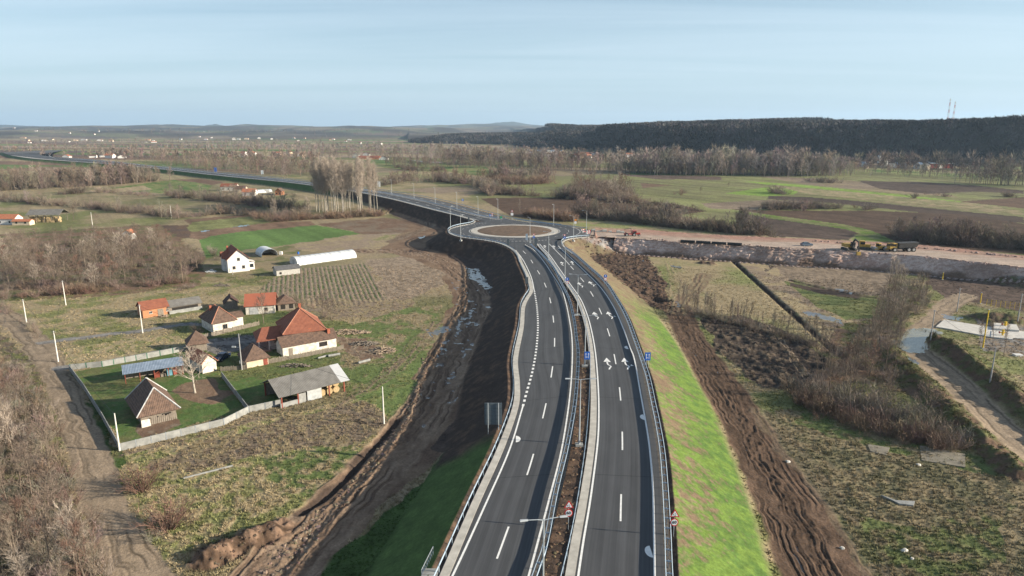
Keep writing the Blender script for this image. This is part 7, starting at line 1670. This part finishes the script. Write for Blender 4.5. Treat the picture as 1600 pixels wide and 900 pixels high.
for i, (px, py, s, lb) in enumerate(((1231, 722, .7, 'white stone beside the brown haul track at the right'), (1413, 861, .8, 'pale block lying in the grass near the bottom right'), (1316, 857, .6, 'flat white stone in the dry grass'), (1425, 873, .4, 'small pale stone right of the pale block'), (1435, 727, .7, 'small pale stone by the concrete slabs'))):
    x, y, z = G(px, py); o = bpy.data.objects.new('pale_stone', rock_me[i % 4].copy()); o.data.materials[0] = W_OLD; C.objects.link(o); o.location = (x, y, z); o.scale = (s, s * .8, s * .7); tag(o, lb, 'stone')
PADM = mat('pale_pad', (.44, .42, .385), .85, scale=.8, col2=(.56, .54, .50))
def slab_at(pts, label, m=CB, th=.15, name='concrete_slab', cat='slab'):
    p = [Vector(G(*q)) for q in pts]; zt = max(v.z for v in p) + .08; o0 = p[0]; q = MB(); q.prism([(v.x - o0.x, v.y - o0.y) for v in p], -.4, th * .5); tag(q.build(name, m, loc=(o0.x, o0.y, zt)), label, cat)
slab_at([(1375,795),(1405,790),(1429,791),(1428,797),(1410,800)][::1] if False else [(1376, 775), (1400, 783), (1429, 786), (1427, 792), (1405, 789)], 'narrow concrete slab sunk in dry grass')
GS = mat('worn_slab', (.16, .145, .115), .9, scale=.6, col2=(.24, .215, .17)); slab_at([(1437, 697), (1508, 710), (1508, 731), (1440, 720)], 'larger worn concrete slab below the scrub', GS, .06); slab_at([(1355, 695), (1390, 701), (1385, 712), (1360, 706)], 'small worn concrete slab left of the larger', GS, .06)
slab_at([(1462,512),(1475,501),(1525,509),(1600,519),(1600,530),(1550,528),(1475,514)], 'long pale concrete pad strip of the gas well site', PADM, th=.3, name='concrete_pad', cat='pad'); slab_at([(1552, 506), (1588, 509), (1592, 520), (1552, 517)], 'square concrete pad carrying the far yellow valve', PADM, th=.5, name='concrete_pad', cat='pad'); slab_at([(1549, 519), (1583, 523), (1582, 532), (1548, 528)], 'square concrete pad carrying the near yellow valve', PADM, th=.5, name='concrete_pad', cat='pad')
VY = mat('valve_yellow', (.62, .42, .03), .5, var=.1)
for px, py, lb in ((1570, 513, 'yellow wellhead valve on the far concrete pad'), (1566, 526, 'yellow wellhead valve on the near concrete pad')):
    x, y, z = G(px, py); t = thing('wellhead', lb, 'wellhead', (x, y, z + .35)); chd(t, 'pipe_stack', VY, lambda q: (q.tube([(0, 0, 0), (0, 0, 1.5)], .22, 8), q.tube([(-.8, 0, .8), (.8, 0, .8)], .14, 8), q.tube([(0, 0, .55), (0, 0, .65)], .4, 10), q.tube([(0, 0, 1.3), (0, 0, 1.4)], .36, 10))); chd(t, 'hand_wheel', MRED, lambda q: q.tube([(-.85, 0, .8), (-.92, 0, .8)], .3, 10))
for px, py, h, lb in ((1535.5, 544, 9.5, 'tall slender yellow mast at the edge of the well site'), (1472.5, 437, 2.6, 'short yellow post in the dark dug yard'), (1531.5, 474, 3.2, 'short yellow post behind the well site')):
    x, y, z = G(px, py); t = thing('yellow_mast', lb, 'mast', (x, y, z)); chd(t, 'pole', VY, lambda q: q.tube([(0, 0, -.2), (0, 0, h)], [.16, .12], 8)); chd(t, 'base_plate', CB, lambda q: q.box(-.4, .4, -.4, .4, -.3, .1)); chd(t, 'cap', MGALV, lambda q: q.tube([(0, 0, h), (0, 0, h + .12)], .18, 8))
MESH = mat('thin_yellow_rail', (.40, .32, .08), .6)
g_ = [Vector(G(*p)) for p in ((1541, 478), (1570, 481), (1600, 485), (1630, 489))]; t = thing('site_fence', 'thin yellowish rail fence at the back of the well site', 'fence', tuple(g_[0]))
for a_, b_ in zip(g_[:-1], g_[1:]): chd(t, 'rail', MESH, lambda q: [q.tube([a_ - g_[0] + Vector((0, 0, h_)), b_ - g_[0] + Vector((0, 0, h_))], .035, 4) for h_ in (.4, .9, 1.4, 1.9)])
for i in range(13): p = g_[0].lerp(g_[-1], i / 12) - g_[0]; p.z = hz(p.x + g_[0].x, p.y + g_[0].y) - g_[0].z; chd(t, 'post', VY, lambda q: q.tube([p, p + Vector((0, 0, 2.1))], .05, 5))
x, y, z = G(1590, 556); q = MB(); q.cbox((0, 0, .2), (1.8, 1.2, .4)); tag(q.build('white_crate', W_WHT, loc=(x, y, z)), 'small white crate on the gravel of the well site', 'crate')
x, y, z = G(466, 397); q = MB(); q.tube([(0, 0, 0), (0, 0, .9), (0, 0, 1.0)], [.4, .42, .2], 12); tag(q.build('blue_barrel', SBLU, loc=(x, y, z)), 'blue barrel on the grass behind the long greenhouse', 'barrel')
x, y, z = G(439, 397.5); q = MB(); q.cbox((0, 0, .6), (1.2, 1.2, 1.2)); q.cbox((0, 0, 1.25), (.5, .5, .12)); tag(q.build('water_tank', W_WHT, loc=(x, y, z)), 'white square tank between the two greenhouses', 'tank')
# ------------------------------------------------------------------ far mountains and air
def mountain(name, px0, px1, d, ys, zoff=0):
    n = 90; V = []; px = np.linspace(px0, px1, n); xs = (px - 800) / FPX * d; top = np.interp(px, [a for a, b in ys], [b for a, b in ys]); hh = CZ + (HORIZ - top) / FPX * d; hh = hh + (vnoise(px * .05, px * 0, 9) - .5) * d * .002 + (vnoise(px * .16, px * 0, 5) - .5) * d * .0008
    for k, (dy, f) in enumerate(((-1500, 0.0), (-700, .55), (0, 1.0), (900, .6), (2000, 0))): V.append(np.stack([xs * (1 + dy / d), np.full(n, d + dy), -60 + (hh + 60) * f], 1))
    i = np.arange(n - 1); F = np.vstack([np.stack([i + j * n, i + 1 + j * n, i + 1 + (j + 1) * n, i + (j + 1) * n], 1) for j in range(4)])
    o = arr_mesh(name, np.vstack(V), F, mat('mountain_forest', (.05, .06, .05), .95), smooth=True); tag(o, kind='structure')
mountain('mountains', -60, 170, 11500, [(-60, 199), (0, 196), (30, 194.5), (70, 197), (170, 202)]); mountain('mountains', 640, 1090, 13000, [(640, 203), (700, 196), (760, 193), (800, 191.5), (840, 197), (870, 196), (900, 195.5), (950, 201), (985, 193), (1010, 191.5), (1060, 196), (1090, 202)]); mountain('mountains', 310, 400, 12000, [(310, 203), (335, 196), (350, 194.5), (370, 198), (400, 203)])
q = MB(); q.box(-16500, 16500, -300, 16800, -90, 420); hzb = q.build('haze', None); HZ = bpy.data.materials.new('haze_air'); HZ.use_nodes = True; nt2 = HZ.node_tree; nt2.nodes.clear(); o_ = nt2.nodes.new('ShaderNodeOutputMaterial'); v_ = nt2.nodes.new('ShaderNodeVolumePrincipled'); v_.inputs['Color'].default_value = (.55, .76, 1.0, 1); v_.inputs['Density'].default_value = 5.6e-5; v_.inputs['Anisotropy'].default_value = 0.2
nt2.links.new(v_.outputs[0], o_.inputs['Volume']); hzb.data.materials.append(HZ); tag(hzb, kind='stuff')
